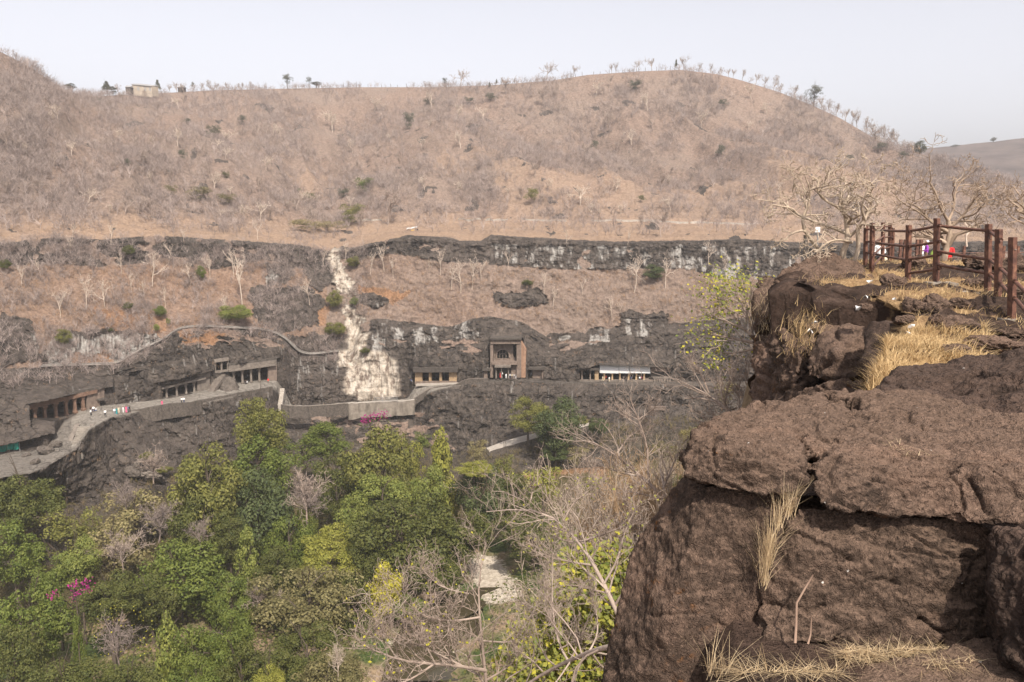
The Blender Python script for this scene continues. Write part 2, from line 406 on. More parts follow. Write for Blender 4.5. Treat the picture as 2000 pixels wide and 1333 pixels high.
# ---------------------------------------------------------------- cut the caves into the cliff: px outline, push direction, depth
CAVES = {
    'A': dict(poly=[(58, 786), (120, 772), (203, 755), (206, 792), (150, 808), (95, 828), (62, 842)], push=(-.95, .3), d=9.),
    'L': dict(poly=[(-20, 872), (30, 862), (85, 846), (92, 872), (40, 884), (-20, 894)], push=(-.95, .3), d=5.),
    'B': dict(poly=[(317, 758), (380, 741), (412, 733), (411, 762), (380, 768), (320, 779)], push=(-.8, .6), d=8.),
    'N': dict(poly=[(420, 709), (446, 704), (446, 725), (420, 728)], push=(-.6, .8), d=4.),
    'K': dict(poly=[(252, 728), (278, 724), (280, 744), (252, 746)], push=(-.9, .45), d=2.2),
    'D': dict(poly=[(450, 727), (541, 715), (541, 744), (452, 753)], push=(-.65, .76), d=8.),
    'E': dict(poly=[(808, 726), (892, 726), (892, 750), (808, 753)], push=(0, 1), d=9.),
    'F': dict(poly=[(956, 660), (1022, 660), (1026, 741), (956, 742)], push=(.05, 1), d=13.),
    'f': dict(poly=[(944, 724), (956, 724), (956, 741), (944, 742)], push=(0, 1), d=3.),
    'g': dict(poly=[(1033, 722), (1061, 722), (1061, 740), (1033, 740)], push=(0, 1), d=4.),
    'G': dict(poly=[(1133, 722), (1170, 722), (1170, 712), (1272, 712), (1310, 718), (1310, 746), (1133, 746)], push=(.05, 1), d=9.),
    'H': dict(poly=[(1229, 761), (1246, 761), (1244, 776), (1231, 776)], push=(0, 1), d=3.),
    'M': dict(poly=[(1268, 801), (1290, 800), (1290, 820), (1268, 820)], push=(0, 1), d=3.),
}
cavem = np.zeros(px0.shape); near = np.zeros(px0.shape)
shift = np.zeros(G.shape)
for k, c in CAVES.items():
    a = np.array(c['poly'], float); ctr = a.mean(0)
    sel = (px0 > a[:, 0].min() - 20) & (px0 < a[:, 0].max() + 20) & (py0 > a[:, 1].min() - 20) & (py0 < a[:, 1].max() + 20) & (g2 > 8.5)
    m = np.zeros(px0.shape, bool); m[sel] = inpoly(px0[sel], py0[sel], a)
    cavem = np.maximum(cavem, m)
    big = ctr + (a - ctr) * np.array([1.3, 1.9])
    m2 = np.zeros(px0.shape, bool); m2[sel] = inpoly(px0[sel], py0[sel], big); near = np.maximum(near, m2)
    shift[m & (g2 < 10.02)] = np.array([c['push'][0], c['push'][1], 0]) * c['d']
near = blur(near, 3)
# the rock brows that hang over the cave fronts
for k, tp, hh, ov in (('A', [(40, 790), (58, 786), (203, 755), (225, 750)], 48, 2.6), ('B', [(300, 748), (315, 745), (412, 724), (420, 720)], 42, 1.5), ('D', [(440, 712), (447, 711), (541, 699), (552, 697)], 34, 1.6),
                      ('E', [(795, 722), (806, 720), (894, 720), (905, 722)], 30, 1.7), ('G', [(1120, 721), (1132, 720), (1171, 711), (1312, 716), (1325, 717)], 36, 2.0), ('L', [(-130, 880), (-20, 872), (92, 846), (110, 843)], 20, 2.2)):
    tp = np.array(tp, float); up_ = np.interp(px0, tp[:, 0], tp[:, 1]) - py0
    side_ = sstep(tp[0, 0], tp[1, 0], px0) * sstep(tp[-1, 0], tp[-2, 0], px0)
    w_ = side_ * sstep(-1.5, 0., up_) * sstep(hh, hh * .25, up_) * (g2 > 8.9) * (g2 < 10.02)
    shift -= w_[..., None] * np.array([CAVES[k]['push'][0], CAVES[k]['push'][1], 0]) * ov

# ---------------------------------------------------------------- relief
q = G
rough = fbm(q * .05, 5, 3)
strata = fbm(np.stack([q[..., 0] * .06, q[..., 1] * .06, q[..., 2] * .55], -1), 4, 8)
rid = ridged(q * np.array([.09, .09, .07]), 5, 12)
vert = ridged(np.stack([q[..., 0] * .28, q[..., 1] * .28, q[..., 2] * .05], -1), 3, 19)
calm = (1 - .85 * near) * (1 - ledgem) * sstep(13.9, 13., g2 * 0 + g2)
amp = rock * calm
f1, f2 = worley(q * np.array([.22, .22, .3]) + .3 * rough[..., None], 3)
g1_, g2_ = worley(q * np.array([.5, .5, .42]) + .6 * rough[..., None], 9)
dout = amp * (.6 * strata + .9 * (rid - 1) + .9 * (vert - .9) + 1.0 * rough + 1.0 * (f1 - .5) + (.45 * (g1_ - .5) - .5 * np.exp(-((g2_ - g1_) / .09) ** 2)) * (1 - fall))
dout += rock * sstep(11, 11.2, g2) * calm * 1.6 * fbm(q * .12, 4, 44)
# brinks overhang a little
dout += .9 * np.exp(-((g2 - 6.12) / .12) ** 2) * (rock > .3) + .8 * np.exp(-((g2 - 9.1) / .1) ** 2)
G[..., 1] -= dout; G[..., 0] += dout * .35 * sstep(700, 200, px0)
soft = (1 - rock) * (1 - ledgem)
tuss = fbm(q * .9, 4, 61)
gul = ridged(np.stack([q[..., 0] * .012 + q[..., 1] * .004, q[..., 1] * .003, 0 * q[..., 0]], -1), 4, 71) - 1.0
ridge_fade = sstep(2.0, 3.2, g2) * sstep(5., 4.2, g2)
G[..., 2] += soft * (.45 * tuss + .6 * fbm(q * .15, 3, 62)) * sstep(2., 2.4, g2) + 12. * gul * ridge_fade
terr = sstep(3.4, 4.4, g2) * sstep(5.1, 4.8, g2)
G[..., 2] += terr * 1.3 * fbm(np.stack([q[..., 0] * .02, q[..., 1] * .12, 0 * q[..., 0]], -1), 4, 99)
G += shift
# slope of grass above the caves: terraces of rough turf
G[..., 1] -= soft * sstep(7., 7.2, g2) * sstep(9., 8.8, g2) * 1.3 * fbm(q * .2, 4, 63)

NRr, NCc = px0.shape
ids = np.arange(NRr * NCc).reshape(NRr, NCc)
def sheet(name, r0, r1, mats, kind='structure', flip=True):
    r = ids[r0:r1]
    Qd = np.stack([r[:-1, :-1], r[1:, :-1], r[1:, 1:], r[:-1, 1:]], -1).reshape(-1, 4) - ids[r0, 0]
    sl_ = slice(r0, r1)
    cols = {'rock': rock[sl_].ravel(), 'pale': pale[sl_].ravel(), 'warm': orange[sl_].ravel(), 'ledge': ledgec[sl_].ravel(),
            'fall': fallm[sl_].ravel(), 'meadow': meadow[sl_].ravel(), 'zone': g2[sl_].ravel()}
    o = link(name, mesh(name, G[sl_].reshape(-1, 3), Qd, None, True, cols), mats)
    o['kind'] = kind
    return o

def terrain_mat():
    t = NT('gorge ground'); p = t.pos()
    rock_a = t.attr('rock'); pale_a = t.attr('pale'); warm = t.attr('warm'); led = t.attr('ledge'); fl = t.attr('fall'); mead = t.attr('meadow')
    n1 = t.noise(p, .09, 6.); n2 = t.noise(p, .8, 6., .65); n3 = t.noise(p, .025, 4.)
    soil = t.ramp(n2, [(.28, (.14, .098, .077)), (.5, (.235, .166, .129)), (.72, (.335, .245, .19))])
    soil = t.mix(t.ramp(n3, [(.4, 0.), (.62, 1.)]), soil, t.ramp(n2, [(.3, (.17, .125, .10)), (.7, (.30, .225, .18))]))
    grassy = t.ramp(n2, [(.3, (.28, .185, .125)), (.7, (.43, .30, .21))])
    soil = t.mix(t.math('MULTIPLY', mead, t.ramp(n1, [(.3, .4), (.6, 1.)])), soil, grassy)
    leaf = t.ramp(t.noise(p, 1.6, 6., .7), [(.35, (.20, .105, .058)), (.6, (.36, .205, .115))])
    soil = t.mix(t.math('MULTIPLY', warm, t.ramp(n1, [(.25, .35), (.55, 1.)])), soil, leaf)
    ps = t.pos((1., 1., .22)); pz = t.pos((.25, .25, 1.6))
    b1 = t.noise(ps, .55, 7., .62); b2 = t.noise(pz, .6, 6., .6)
    rk_c = t.ramp(b1, [(.3, (.028, .0235, .0205)), (.5, (.068, .056, .048)), (.72, (.145, .118, .098))])
    rk_c = t.mix(t.ramp(b2, [(.46, 0.), (.72, .5)]), rk_c, (.175, .14, .115))
    rk_c = t.mix(t.ramp(n3, [(.45, 0.), (.65, .45)]), rk_c, (.125, .10, .085))
    pl = t.ramp(t.noise(ps, 1.2, 6.), [(.3, (.30, .27, .24)), (.7, (.58, .545, .50))])
    rk_c = t.mix(pale_a, rk_c, pl)
    fc = t.ramp(t.noise(ps, .8, 6., .6), [(.25, (.29, .23, .175)), (.48, (.52, .44, .355)), (.75, (.66, .60, .52))])
    fc = t.mix(t.ramp(t.noise(t.pos((1., 1., .35)), .55, 7., .7), [(.48, 0.), (.60, .85)]), fc, (.13, .09, .07))
    rk_c = t.mix(fl, rk_c, fc)
    # rock shows where the ground is rock, frayed at its border by noise
    e = t.math('ADD', rock_a, t.math('MULTIPLY', t.math('SUBTRACT', n2, .5), .9))
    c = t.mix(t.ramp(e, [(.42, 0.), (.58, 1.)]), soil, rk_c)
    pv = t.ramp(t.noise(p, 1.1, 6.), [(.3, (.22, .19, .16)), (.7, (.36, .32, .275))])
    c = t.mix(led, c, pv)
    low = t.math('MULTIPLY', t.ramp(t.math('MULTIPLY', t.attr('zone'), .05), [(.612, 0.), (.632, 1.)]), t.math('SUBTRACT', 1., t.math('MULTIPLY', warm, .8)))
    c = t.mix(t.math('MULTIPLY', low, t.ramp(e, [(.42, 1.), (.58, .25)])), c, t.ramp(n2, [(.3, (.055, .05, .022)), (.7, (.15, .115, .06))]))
    h = t.math('ADD', t.math('MULTIPLY', n2, 1.), t.math('MULTIPLY', b1, 1.))
    vc = t.n('ShaderNodeTexVoronoi', {'Vector': t.n('ShaderNodeVectorMath', {0: t.pos((1., 1., .6)), 1: t.n('ShaderNodeTexNoise', {'Vector': p, 'Scale': .6}).outputs['Color']}, operation='ADD').outputs[0], 'Scale': .42}, feature='DISTANCE_TO_EDGE').outputs['Distance']
    crk = t.math('MULTIPLY', t.ramp(vc, [(.0, 1.), (.09, 0.)]), t.math('MULTIPLY', t.math('SUBTRACT', rock_a, fl, True), t.ramp(n1, [(.4, 0.), (.6, .8)])))
    c = t.mix(t.math('MULTIPLY', crk, .5), c, (.015, .012, .011))
    nr = t.bump(h, 1.4, .9)
    nr = t.bump(t.noise(p, 3.5, 4., .7), .4, .8, nr)
    nr = t.bump(t.math('MULTIPLY', crk, -1.), .7, .8, nr)
    return t.surf(c, .95, nr, .1)
M_TER = terrain_mat()
rsplit = [0, int(np.searchsorted(gap, 5.0)) + 1, int(np.searchsorted(gap, 6.0)) + 1, int(np.searchsorted(gap, 11.0)) + 1, NRr]
sheet('hill', 0, rsplit[1], M_TER)
sheet('plateau', rsplit[1] - 1, rsplit[2], M_TER)
sheet('cliff', rsplit[2] - 1, rsplit[3], M_TER)
sheet('valley_slope', rsplit[3] - 1, rsplit[4], M_TER)

# quick look-ups of the finished far ground, by photograph position
from mathutils.kdtree import KDTree
_kd = KDTree(NRr * NCc // 4 + 10)
_sub = [(i, j) for i in range(0, NRr, 2) for j in range(0, NCc, 2)]
_gx, _gy = PR(G)
for n_, (i, j) in enumerate(_sub):
    _kd.insert((_gx[i, j], _gy[i, j], 0), n_)
_kd.balance()
def ground_at(px, py, lo=0, hi=99):
    for co, ix, d in _kd.find_n((px, py, 0), 24):
        i, j = _sub[ix]
        if lo <= gap[i] <= hi: return Vector(G[i, j])
    i, j = _sub[_kd.find((px, py, 0))[1]]
    return Vector(G[i, j])

# ================================================================ valley floor and our own side of the gorge
def x_edge(y):
    return np.interp(y, [-10, 2., 3.3, 4.6, 5.6, 6.6, 9., 12., 13.6, 14.8, 16., 17.3, 18.4, 20., 26., 32., 45., 60., 75., 90., 130., 215.],
                     [-.2, .30, .50, 1.1, 1.85, 2.5, 3.75, 5.45, 6.5, 7.0, 7.1, 6.6, 6.0, 6.3, 9.4, 12.5, 18.5, 27., 45., 70., 110., 170.])
def drop(s):
    return np.interp(s, [-50, 0, .5, 2, 6, 12, 24, 36, 48, 60, 90, 400], [0, 0, 3., 10, 16.5, 23, 37, 50, 60, 68, 73, 74])
gy = np.concatenate([np.arange(1.2, 30, .5), np.arange(30, 100, 1.2), np.arange(100, 215, 1.8)])
gs = np.concatenate([np.arange(0.3, 14, .4), np.arange(14, 60, 1.), np.arange(60, 340, 3.)])
SS, YY = np.meshgrid(gs, gy)
XX = x_edge(YY) - SS
ZZ = -2.4 - drop(SS)
pp = np.stack([XX, YY, ZZ], -1)
ZZ += np.clip(SS / 6, 0, 1) * (1.2 * fbm(pp * .12, 4, 5) + .35 * fbm(pp * .6, 3, 6))
ZZ = np.maximum(ZZ, -74.5 + .8 * fbm(pp * .08, 4, 9) + .5 * fbm(pp * .4, 3, 10))
# the stream bed: a shallow channel along the floor
def stream_x(y): return np.interp(y, [90, 112, 124, 136, 150, 160, 170, 185, 215], [-24, -20, -17, -14, -11.5, -8., -5., -5, -8])
ch = np.exp(-((XX - stream_x(YY)) / 9.) ** 2)
ZZ -= 2.2 * ch * sstep(85, 100, YY)
ns, nv = len(gs), len(gy)
id2 = np.arange(ns * nv).reshape(nv, ns)
Q2 = np.stack([id2[:-1, :-1], id2[:-1, 1:], id2[1:, 1:], id2[1:, :-1]], -1).reshape(-1, 4)[:, ::-1]
def near_mat():
    t = NT('valley ground'); p = t.pos()
    n1 = t.noise(p, .12, 5.); n2 = t.noise(p, 1.2, 6., .65)
    soil = t.ramp(n2, [(.3, (.15, .105, .065)), (.7, (.32, .23, .15))])
    gr = t.ramp(n2, [(.3, (.035, .05, .015)), (.7, (.085, .11, .035))])
    hz_ = t.n('ShaderNodeSeparateXYZ', {0: p}).outputs[2]
    lowf = t.ramp(t.math('MULTIPLY', hz_, -.0125), [(.74, .12), (.88, 1.)])
    c = t.mix(t.math('MULTIPLY', lowf, t.ramp(n1, [(.42, 0.), (.58, 1.)])), soil, gr)
    bed = t.attr('bed')
    st = t.ramp(t.noise(p, 1.1, 7., .7), [(.3, (.26, .21, .16)), (.55, (.50, .43, .35)), (.75, (.62, .55, .46))])
    c = t.mix(t.ramp(t.math('ADD', bed, t.math('MULTIPLY', t.math('SUBTRACT', n2, .5), .8)), [(.45, 0.), (.6, 1.)]), c, st)
    return t.surf(c, .95, t.bump(n2, .5, .8), .1)
bed = np.exp(-((XX + 4.5 + .25 * (YY - 160)) / 5.) ** 2) * sstep(142, 150, YY) * sstep(176, 168, YY) + .75 * np.exp(-((XX - stream_x(YY)) / 11.) ** 2) * sstep(112, 120, YY) * sstep(150, 140, YY) * (fbm(pp * .3, 3, 8) > .05)
link('valley_floor', mesh('valley_floor', np.stack([XX, YY, ZZ], -1).reshape(-1, 3), Q2, None, True, {'bed': bed.ravel()}), near_mat())['kind'] = 'structure'
def floor_z(x, y):
    s = x_edge(y) - x
    return float(max(-2.4 - drop(s), -74.5))

# the brown pool of the stream
w_ = [(745, 1330), (760, 1270), (785, 1225), (830, 1185), (880, 1162), (935, 1148), (1000, 1146), (1006, 1168), (960, 1180), (942, 1215), (935, 1260), (925, 1330)]
wp = np.array([P(a, b, Yz(b, -75.55)) for a, b in w_])
tw = NT('stream water')
tw.surf((.05, .04, .022), .08, tw.bump(tw.noise(tw.pos(), 1.5, 3.), .03, .4), .5)
link('water', mesh('water', np.concatenate([wp, [wp.mean(0)]]), None, [((i + 1) % 12, i, 12) for i in range(12)]), tw.m)['kind'] = 'structure'
rockm = rock
# ================================================================ rocks we stand among
def rock_mat(name, top, dark, lichen=.0, pit=1., scale=1., specks=True):
    t = NT(name); p = t.pos()
    n1 = t.noise(p, 1.3 * scale, 7., .62); n2 = t.noise(p, 14. * scale, 6., .7); n3 = t.noise(p, 60. * scale, 3., .6)
    n0 = t.noise(p, .45 * scale, 3., .5)
    m = t.math('ADD', t.math('ADD', t.math('MULTIPLY', n1, .45), t.math('MULTIPLY', n2, .35)), t.math('MULTIPLY', n0, .2))
    c = t.ramp(m, [(.33, dark), (.5, tuple((a + b) / 2 for a, b in zip(top, dark))), (.66, top)])
    # a paler mix where the rock faces up, broken by noise
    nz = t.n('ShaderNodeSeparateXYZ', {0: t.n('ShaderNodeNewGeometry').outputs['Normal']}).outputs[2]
    up_pale = t.math('MULTIPLY', t.ramp(t.math('ADD', nz, t.math('MULTIPLY', t.math('SUBTRACT', n2, .5), 1.2)), [(.45, 0.), (.95, 1.)]), .5)
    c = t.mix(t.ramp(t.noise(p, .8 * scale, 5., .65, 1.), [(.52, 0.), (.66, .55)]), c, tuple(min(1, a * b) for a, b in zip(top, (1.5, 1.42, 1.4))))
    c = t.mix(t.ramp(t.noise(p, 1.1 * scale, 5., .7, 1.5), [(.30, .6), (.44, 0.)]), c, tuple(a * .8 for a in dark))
    c = t.mix(up_pale, c, tuple(min(1, a * 1.45) for a in top))
    c = t.mix(t.math('MULTIPLY', t.ramp(n3, [(.58, 0.), (.70, 1.)]), .4), c, tuple(a * 1.9 for a in top))
    c = t.mix(t.math('MULTIPLY', t.ramp(n3, [(.34, 1.), (.44, 0.)]), .6), c, tuple(a * .4 for a in dark))
    if lichen:
        lm = t.math('MULTIPLY', t.ramp(t.noise(p, 2.1 * scale, 4., .6), [(.565, 0.), (.64, 1.)]), t.ramp(t.noise(p, 22. * scale, 4., .7), [(.5, 0.), (.6, 1.)]))
        lm = t.math('MULTIPLY', lm, t.ramp(nz, [(.25, 1.), (.55, .0)]))
        c = t.mix(t.math('MULTIPLY', lm, lichen), c, (.30, .115, .022))
    if specks:
        v = t.n('ShaderNodeTexVoronoi', {'Vector': p, 'Scale': 9. * scale})
        sp = t.math('MULTIPLY', t.math('LESS_THAN', v.outputs['Distance'], .055), t.math('GREATER_THAN', t.noise(p, 3. * scale, 2.), .5))
        c = t.mix(sp, c, (.55, .50, .45))
    v2 = t.n('ShaderNodeTexVoronoi', {'Vector': t.n('ShaderNodeVectorMath', {0: p, 1: t.n('ShaderNodeTexNoise', {'Vector': p, 'Scale': 9. * scale}).outputs['Color']}, operation='ADD').outputs[0],
                                     'Scale': 26. * scale, 'Randomness': 1.}).outputs['Distance']
    nr = t.bump(n1, .06 / scale, .6)
    nr = t.bump(n2, .03 / scale, 1., nr)
    nr = t.bump(v2, .012 * pit / scale, .9, nr)
    nr = t.bump(t.noise(p, 130. * scale, 3., .7), .004 / scale, .9, nr)
    return t.surf(c, .92, nr, .18)
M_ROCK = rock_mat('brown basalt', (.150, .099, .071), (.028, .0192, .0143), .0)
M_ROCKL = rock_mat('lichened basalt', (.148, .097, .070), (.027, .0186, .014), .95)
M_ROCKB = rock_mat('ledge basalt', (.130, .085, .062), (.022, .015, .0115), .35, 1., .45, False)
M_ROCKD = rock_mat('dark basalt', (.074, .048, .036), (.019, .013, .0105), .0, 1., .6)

def remesh(V_F, voxel, smooth_it):
    bm = bmesh.new()
    for pts in V_F:
        b2 = bmesh.new()
        for p in pts: b2.verts.new(p)
        r = bmesh.ops.convex_hull(b2, input=b2.verts)
        junk = [g for g in set(r['geom_interior'] + r['geom_unused']) if isinstance(g, bmesh.types.BMVert)]
        bmesh.ops.delete(b2, geom=junk, context='VERTS')
        bmesh.ops.recalc_face_normals(b2, faces=b2.faces)
        m_ = bpy.data.meshes.new('tmp'); b2.to_mesh(m_); b2.free(); bm.from_mesh(m_); bpy.data.meshes.remove(m_)
    me = bpy.data.meshes.new('tmp'); bm.to_mesh(me); bm.free()
    o = bpy.data.objects.new('tmp', me); C.objects.link(o)
    md = o.modifiers.new('r', 'REMESH'); md.mode = 'VOXEL'; md.voxel_size = voxel
    if smooth_it:
        s_ = o.modifiers.new('s', 'SMOOTH'); s_.iterations = smooth_it; s_.factor = .5
    dg = bpy.context.evaluated_depsgraph_get()
    ev = o.evaluated_get(dg); m2 = bpy.data.meshes.new_from_object(ev)
    bpy.data.objects.remove(o); bpy.data.meshes.remove(me)
    return m2

def segdist(x, y, pl):
    d = np.full(x.shape, 1e9); pl = np.asarray(pl, float)
    for (x0, y0), (x1, y1) in zip(pl[:-1], pl[1:]):
        dx, dy = x1 - x0, y1 - y0; t = np.clip(((x - x0) * dx + (y - y0) * dy) / (dx * dx + dy * dy), 0, 1)
        d = np.minimum(d, np.hypot(x - x0 - t * dx, y - y0 - t * dy))
    return d
# fissures seen on the rocks we stand among: course, half width (picture units), depth (m)
FIS = [([(1582, 970), (1588, 935), (1587, 910), (1573, 872), (1559, 850)], 5, .05), ([(1559, 848), (1590, 856), (1633, 863), (1660, 860)], 4, .022), ([(1394, 948), (1397, 910), (1391, 880), (1400, 850)], 5, .014), ([(1717, 880), (1790, 890), (1825, 898), (1900, 897), (2010, 899)], 5, .025), ([(1925, 1000), (1915, 960), (1890, 935)], 6, .018),
       ([(1779, 1049), (1813, 1068), (1864, 1091), (1900, 1094)], 5, .03), ([(1520, 1055), (1558, 1044), (1592, 1057), (1626, 1083), (1660, 1091)], 6, .02), ([(1488, 1178), (1532, 1186), (1575, 1194), (1612, 1185)], 5, .022), ([(1639, 1134), (1680, 1137), (1724, 1134), (1760, 1140)], 4, .012), ([(1796, 1214), (1830, 1236), (1894, 1231)], 5, .02), ([(1651, 1253), (1702, 1268), (1847, 1264)], 5, .02),
       ([(1626, 1083), (1640, 1120), (1636, 1150)], 4, .010), ([(1270, 1200), (1320, 1199), (1354, 1203)], 4, .010), ([(1371, 1197), (1413, 1223), (1447, 1246)], 5, .014), ([(1440, 820), (1480, 845), (1470, 880)], 7, .012), ([(1650, 800), (1700, 815), (1760, 812), (1800, 835)], 7, .014), ([(1700, 935), (1760, 955), (1790, 975), (1800, 1000)], 6, .018), ([(1850, 920), (1880, 960), (1875, 1010)], 6, .016),
       ([(1525, 768), (1565, 744), (1584, 731), (1618, 707)], 4, .14), ([(1568, 726), (1578, 681), (1582, 652), (1610, 631)], 4, .10), ([(1518, 700), (1528, 694), (1544, 739), (1534, 764)], 4, .12), ([(1584, 735), (1620, 770), (1680, 790)], 4, .10), ([(1480, 620), (1500, 700), (1490, 790)], 5, .16), ([(1512, 640), (1530, 700), (1510, 780)], 4, .14),
       ([(1530, 560), (1570, 545), (1640, 550), (1690, 560)], 4, .09), ([(1545, 530), (1600, 520), (1650, 530)], 3, .06), ([(1600, 560), (1620, 590)], 4, .08), ([(1750, 735), (1830, 745), (1900, 730), (1990, 740)], 5, .03)]
def rock_mesh(hulls, voxel, smooth_it, amp, scale, seed, crack=.0, flat=1., pit=.0, fis=False):
    me = remesh(hulls, voxel, smooth_it)
    n = len(me.vertices); v = np.empty(n * 3, np.float32); me.vertices.foreach_get('co', v); v = v.reshape(-1, 3).astype(float)
    nn = np.empty(n * 3, np.float32); me.vertex_normals.foreach_get('vector', nn); nn = nn.reshape(-1, 3)
    q = v * scale + seed * 7.3
    qs = q * np.array([1, 1, flat])
    wv = .35 * np.stack([fbm(q * .8, 2, seed), fbm(q * .8, 2, seed + 1), fbm(q * .8, 2, seed + 2)], -1)
    d = .8 * fbm(qs * .8, 3, seed + 3) + .55 * (ridged(qs * 1.5 + wv, 4, seed + 4) - 1.) + .6 * np.abs(fbm(qs * 2.6 + wv, 4, seed + 9, .6)) - .15
    d = d * amp
    d += amp * .36 * fbm(q * 6., 4, seed + 20, .65)
    c1, c2 = worley(v * scale * 2.4 + wv * 1.2, seed + 15); d += amp * .28 * (c1 - .5)
    if crack:
        f1, f2 = worley((v * scale * .8 + wv * .8) * np.array([1, 1, 1.7]), seed + 5)
        d -= crack * np.exp(-((f2 - f1) / .045) ** 2) * sstep(-.25, .2, fbm(q * .5, 2, seed + 6))
    if pit:
        f1, f2 = worley(v * 22. + 2 * wv, seed + 8); d += pit * (sstep(.1, .6, f1) - .6) * sstep(-.3, .3, fbm(q * 1.3, 2, seed + 12))
    if fis:
        x_, y_ = PR(v); face = (nn * v).sum(1) / np.linalg.norm(v, axis=1) < .25
        kx_ = np.where(v[:, 1] < 9, 1., .25); x_ = x_ + 9 * kx_ * fbm(v * 9, 4, 3, .65); y_ = y_ + 9 * kx_ * fbm(v * 9, 4, 4, .65)
        for pl, w_, dp_ in FIS:
            sd_ = segdist(x_, y_, pl); d = d - face * dp_ * (1.25 * np.exp(-(sd_ / (w_ * .6)) ** 2) + .10 * np.exp(-(sd_ / (w_ * 4)) ** 2)) * (.45 + .9 * sstep(-.4, .4, fbm(v * 5, 2, 11)))
    v = v + nn * d[:, None]
    me.vertices.foreach_set('co', v.astype(np.float32).ravel())
    me.polygons.foreach_set('use_smooth', np.ones(len(me.polygons), bool)); me.update()
    return me

def pts(*a):
    a = np.array(a, float)
    return P(a[:, 0], a[:, 1], a[:, 2])
def rock(name, hulls, label, mat, voxel=.016, sm=5, amp=.03, scale=2.2, seed=1, crack=.02, flat=1., pit=.0, cat='boulder', group=None):
    me = rock_mesh(hulls, voxel, sm, amp, scale, seed, crack, flat, pit, True)
    v = np.empty(len(me.vertices) * 3, np.float32); me.vertices.foreach_get('co', v); v = v.reshape(-1, 3)
    o0 = v.mean(0); o0[2] = v[:, 2].min()
    me.vertices.foreach_set('co', (v - o0).ravel()); me.update()
    me.name = name
    return tag(link(name, me, mat, None, o0), label, cat, group)

# the broad split slab on top of the outcrop
capA = pts((1331, 905, 3.75), (1338, 930, 3.66), (1352, 850, 3.9), (1400, 816, 4.25), (1470, 795, 4.6), (1580, 778, 4.9), (1400, 952, 3.55), (1480, 966, 3.46), (1560, 962, 3.44),
           (1584, 925, 3.5), (1582, 880, 3.65), (1460, 880, 3.58), (1400, 880, 3.65), (1350, 880, 4.4), (1480, 900, 4.6), (1600, 860, 4.8))
capA2 = pts((1470, 793, 4.6), (1560, 776, 4.95), (1650, 760, 5.3), (1650, 850, 4.0), (1500, 850, 3.85), (1560, 900, 3.75), (1680, 900, 3.7), (1600, 900, 4.8), (1700, 860, 5.2), (1480, 830, 4.8))
capB = pts((1592, 955, 3.42), (1604, 985, 3.36), (1650, 998, 3.32), (1750, 1008, 3.3), (1590, 915, 3.55), (1640, 880, 3.65), (1700, 870, 3.75), (1650, 765, 5.2), (1780, 764, 5.3), (1880, 785, 4.9), (1900, 900, 3.5),
           (1880, 1015, 3.25), (1760, 870, 3.68), (1700, 960, 5.2), (1900, 960, 4.8))
capC = pts((1840, 780, 5.0), (1900, 792, 4.75), (2010, 822, 4.3), (2140, 850, 3.9), (2140, 1010, 3.1), (2010, 1020, 3.1), (1930, 1028, 3.16), (1850, 1016, 3.25), (1850, 900, 3.5), (1990, 910, 3.4), (2140, 900, 4.4), (1900, 900, 4.8))
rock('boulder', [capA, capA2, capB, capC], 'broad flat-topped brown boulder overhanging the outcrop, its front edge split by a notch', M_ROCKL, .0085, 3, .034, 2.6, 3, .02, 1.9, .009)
blkA = pts((1338, 935, 3.95), (1322, 985, 3.92), (1300, 1022, 3.92), (1240, 1062, 3.95), (1215, 1150, 3.8), (1190, 1260, 3.65), (1165, 1350, 3.55), (1150, 1450, 3.45), (1380, 950, 3.68), (1480, 968, 3.56), (1560, 975, 3.52),
           (1520, 1040, 3.46), (1490, 1130, 3.4), (1480, 1180, 3.42), (1440, 1260, 3.36), (1400, 1340, 3.3), (1380, 1450, 3.2), (1330, 1100, 3.52), (1300, 1250, 3.38), (1400, 1000, 4.9), (1330, 1100, 4.7), (1300, 1300, 4.5), (1500, 1200, 4.5))
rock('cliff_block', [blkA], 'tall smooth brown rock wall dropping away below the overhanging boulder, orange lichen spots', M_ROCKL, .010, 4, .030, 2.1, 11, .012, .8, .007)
blkB = pts((1560, 992, 3.50), (1525, 1050, 3.44), (1492, 1140, 3.36), (1500, 1190, 3.30), (1478, 1235, 3.28), (1520, 1262, 3.2), (1700, 1270, 3.14), (1880, 1275, 3.06), (1935, 1240, 3.1), (1935, 1100, 3.22), (1925, 1040, 3.3),
           (1700, 1005, 3.42), (1700, 1130, 3.27), (1850, 1120, 3.2), (1580, 1100, 3.33), (1560, 1010, 4.6), (1900, 1010, 4.6), (1560, 1250, 4.4), (1900, 1250, 4.4))
blkB2 = pts((1490, 1205, 3.27), (1560, 1195, 3.22), (1640, 1230, 3.15), (1620, 1262, 3.1), (1500, 1258, 3.18), (1490, 1240, 3.5), (1640, 1240, 3.5), (1560, 1190, 3.5))
blkB3 = pts((1470, 975, 3.75), (1625, 975, 3.72), (1630, 1260, 3.6), (1470, 1262, 3.65), (1470, 975, 4.6), (1625, 975, 4.6), (1625, 1260, 4.5), (1470, 1260, 4.5))
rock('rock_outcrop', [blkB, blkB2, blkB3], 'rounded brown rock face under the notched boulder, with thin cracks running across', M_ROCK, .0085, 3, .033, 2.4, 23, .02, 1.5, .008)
blkD = 1.06 * pts((1938, 1034, 2.95), (1975, 1030, 2.9), (2060, 1050, 2.8), (1926, 1085, 2.9), (1940, 1140, 2.78), (1965, 1200, 2.7), (1960, 1290, 2.6), (2060, 1350, 2.4), (2060, 1100, 2.6), (2060, 1050, 3.6), (1950, 1060, 3.5), (1950, 1300, 3.2), (1925, 1180, 3.0), (1930, 1280, 2.95))
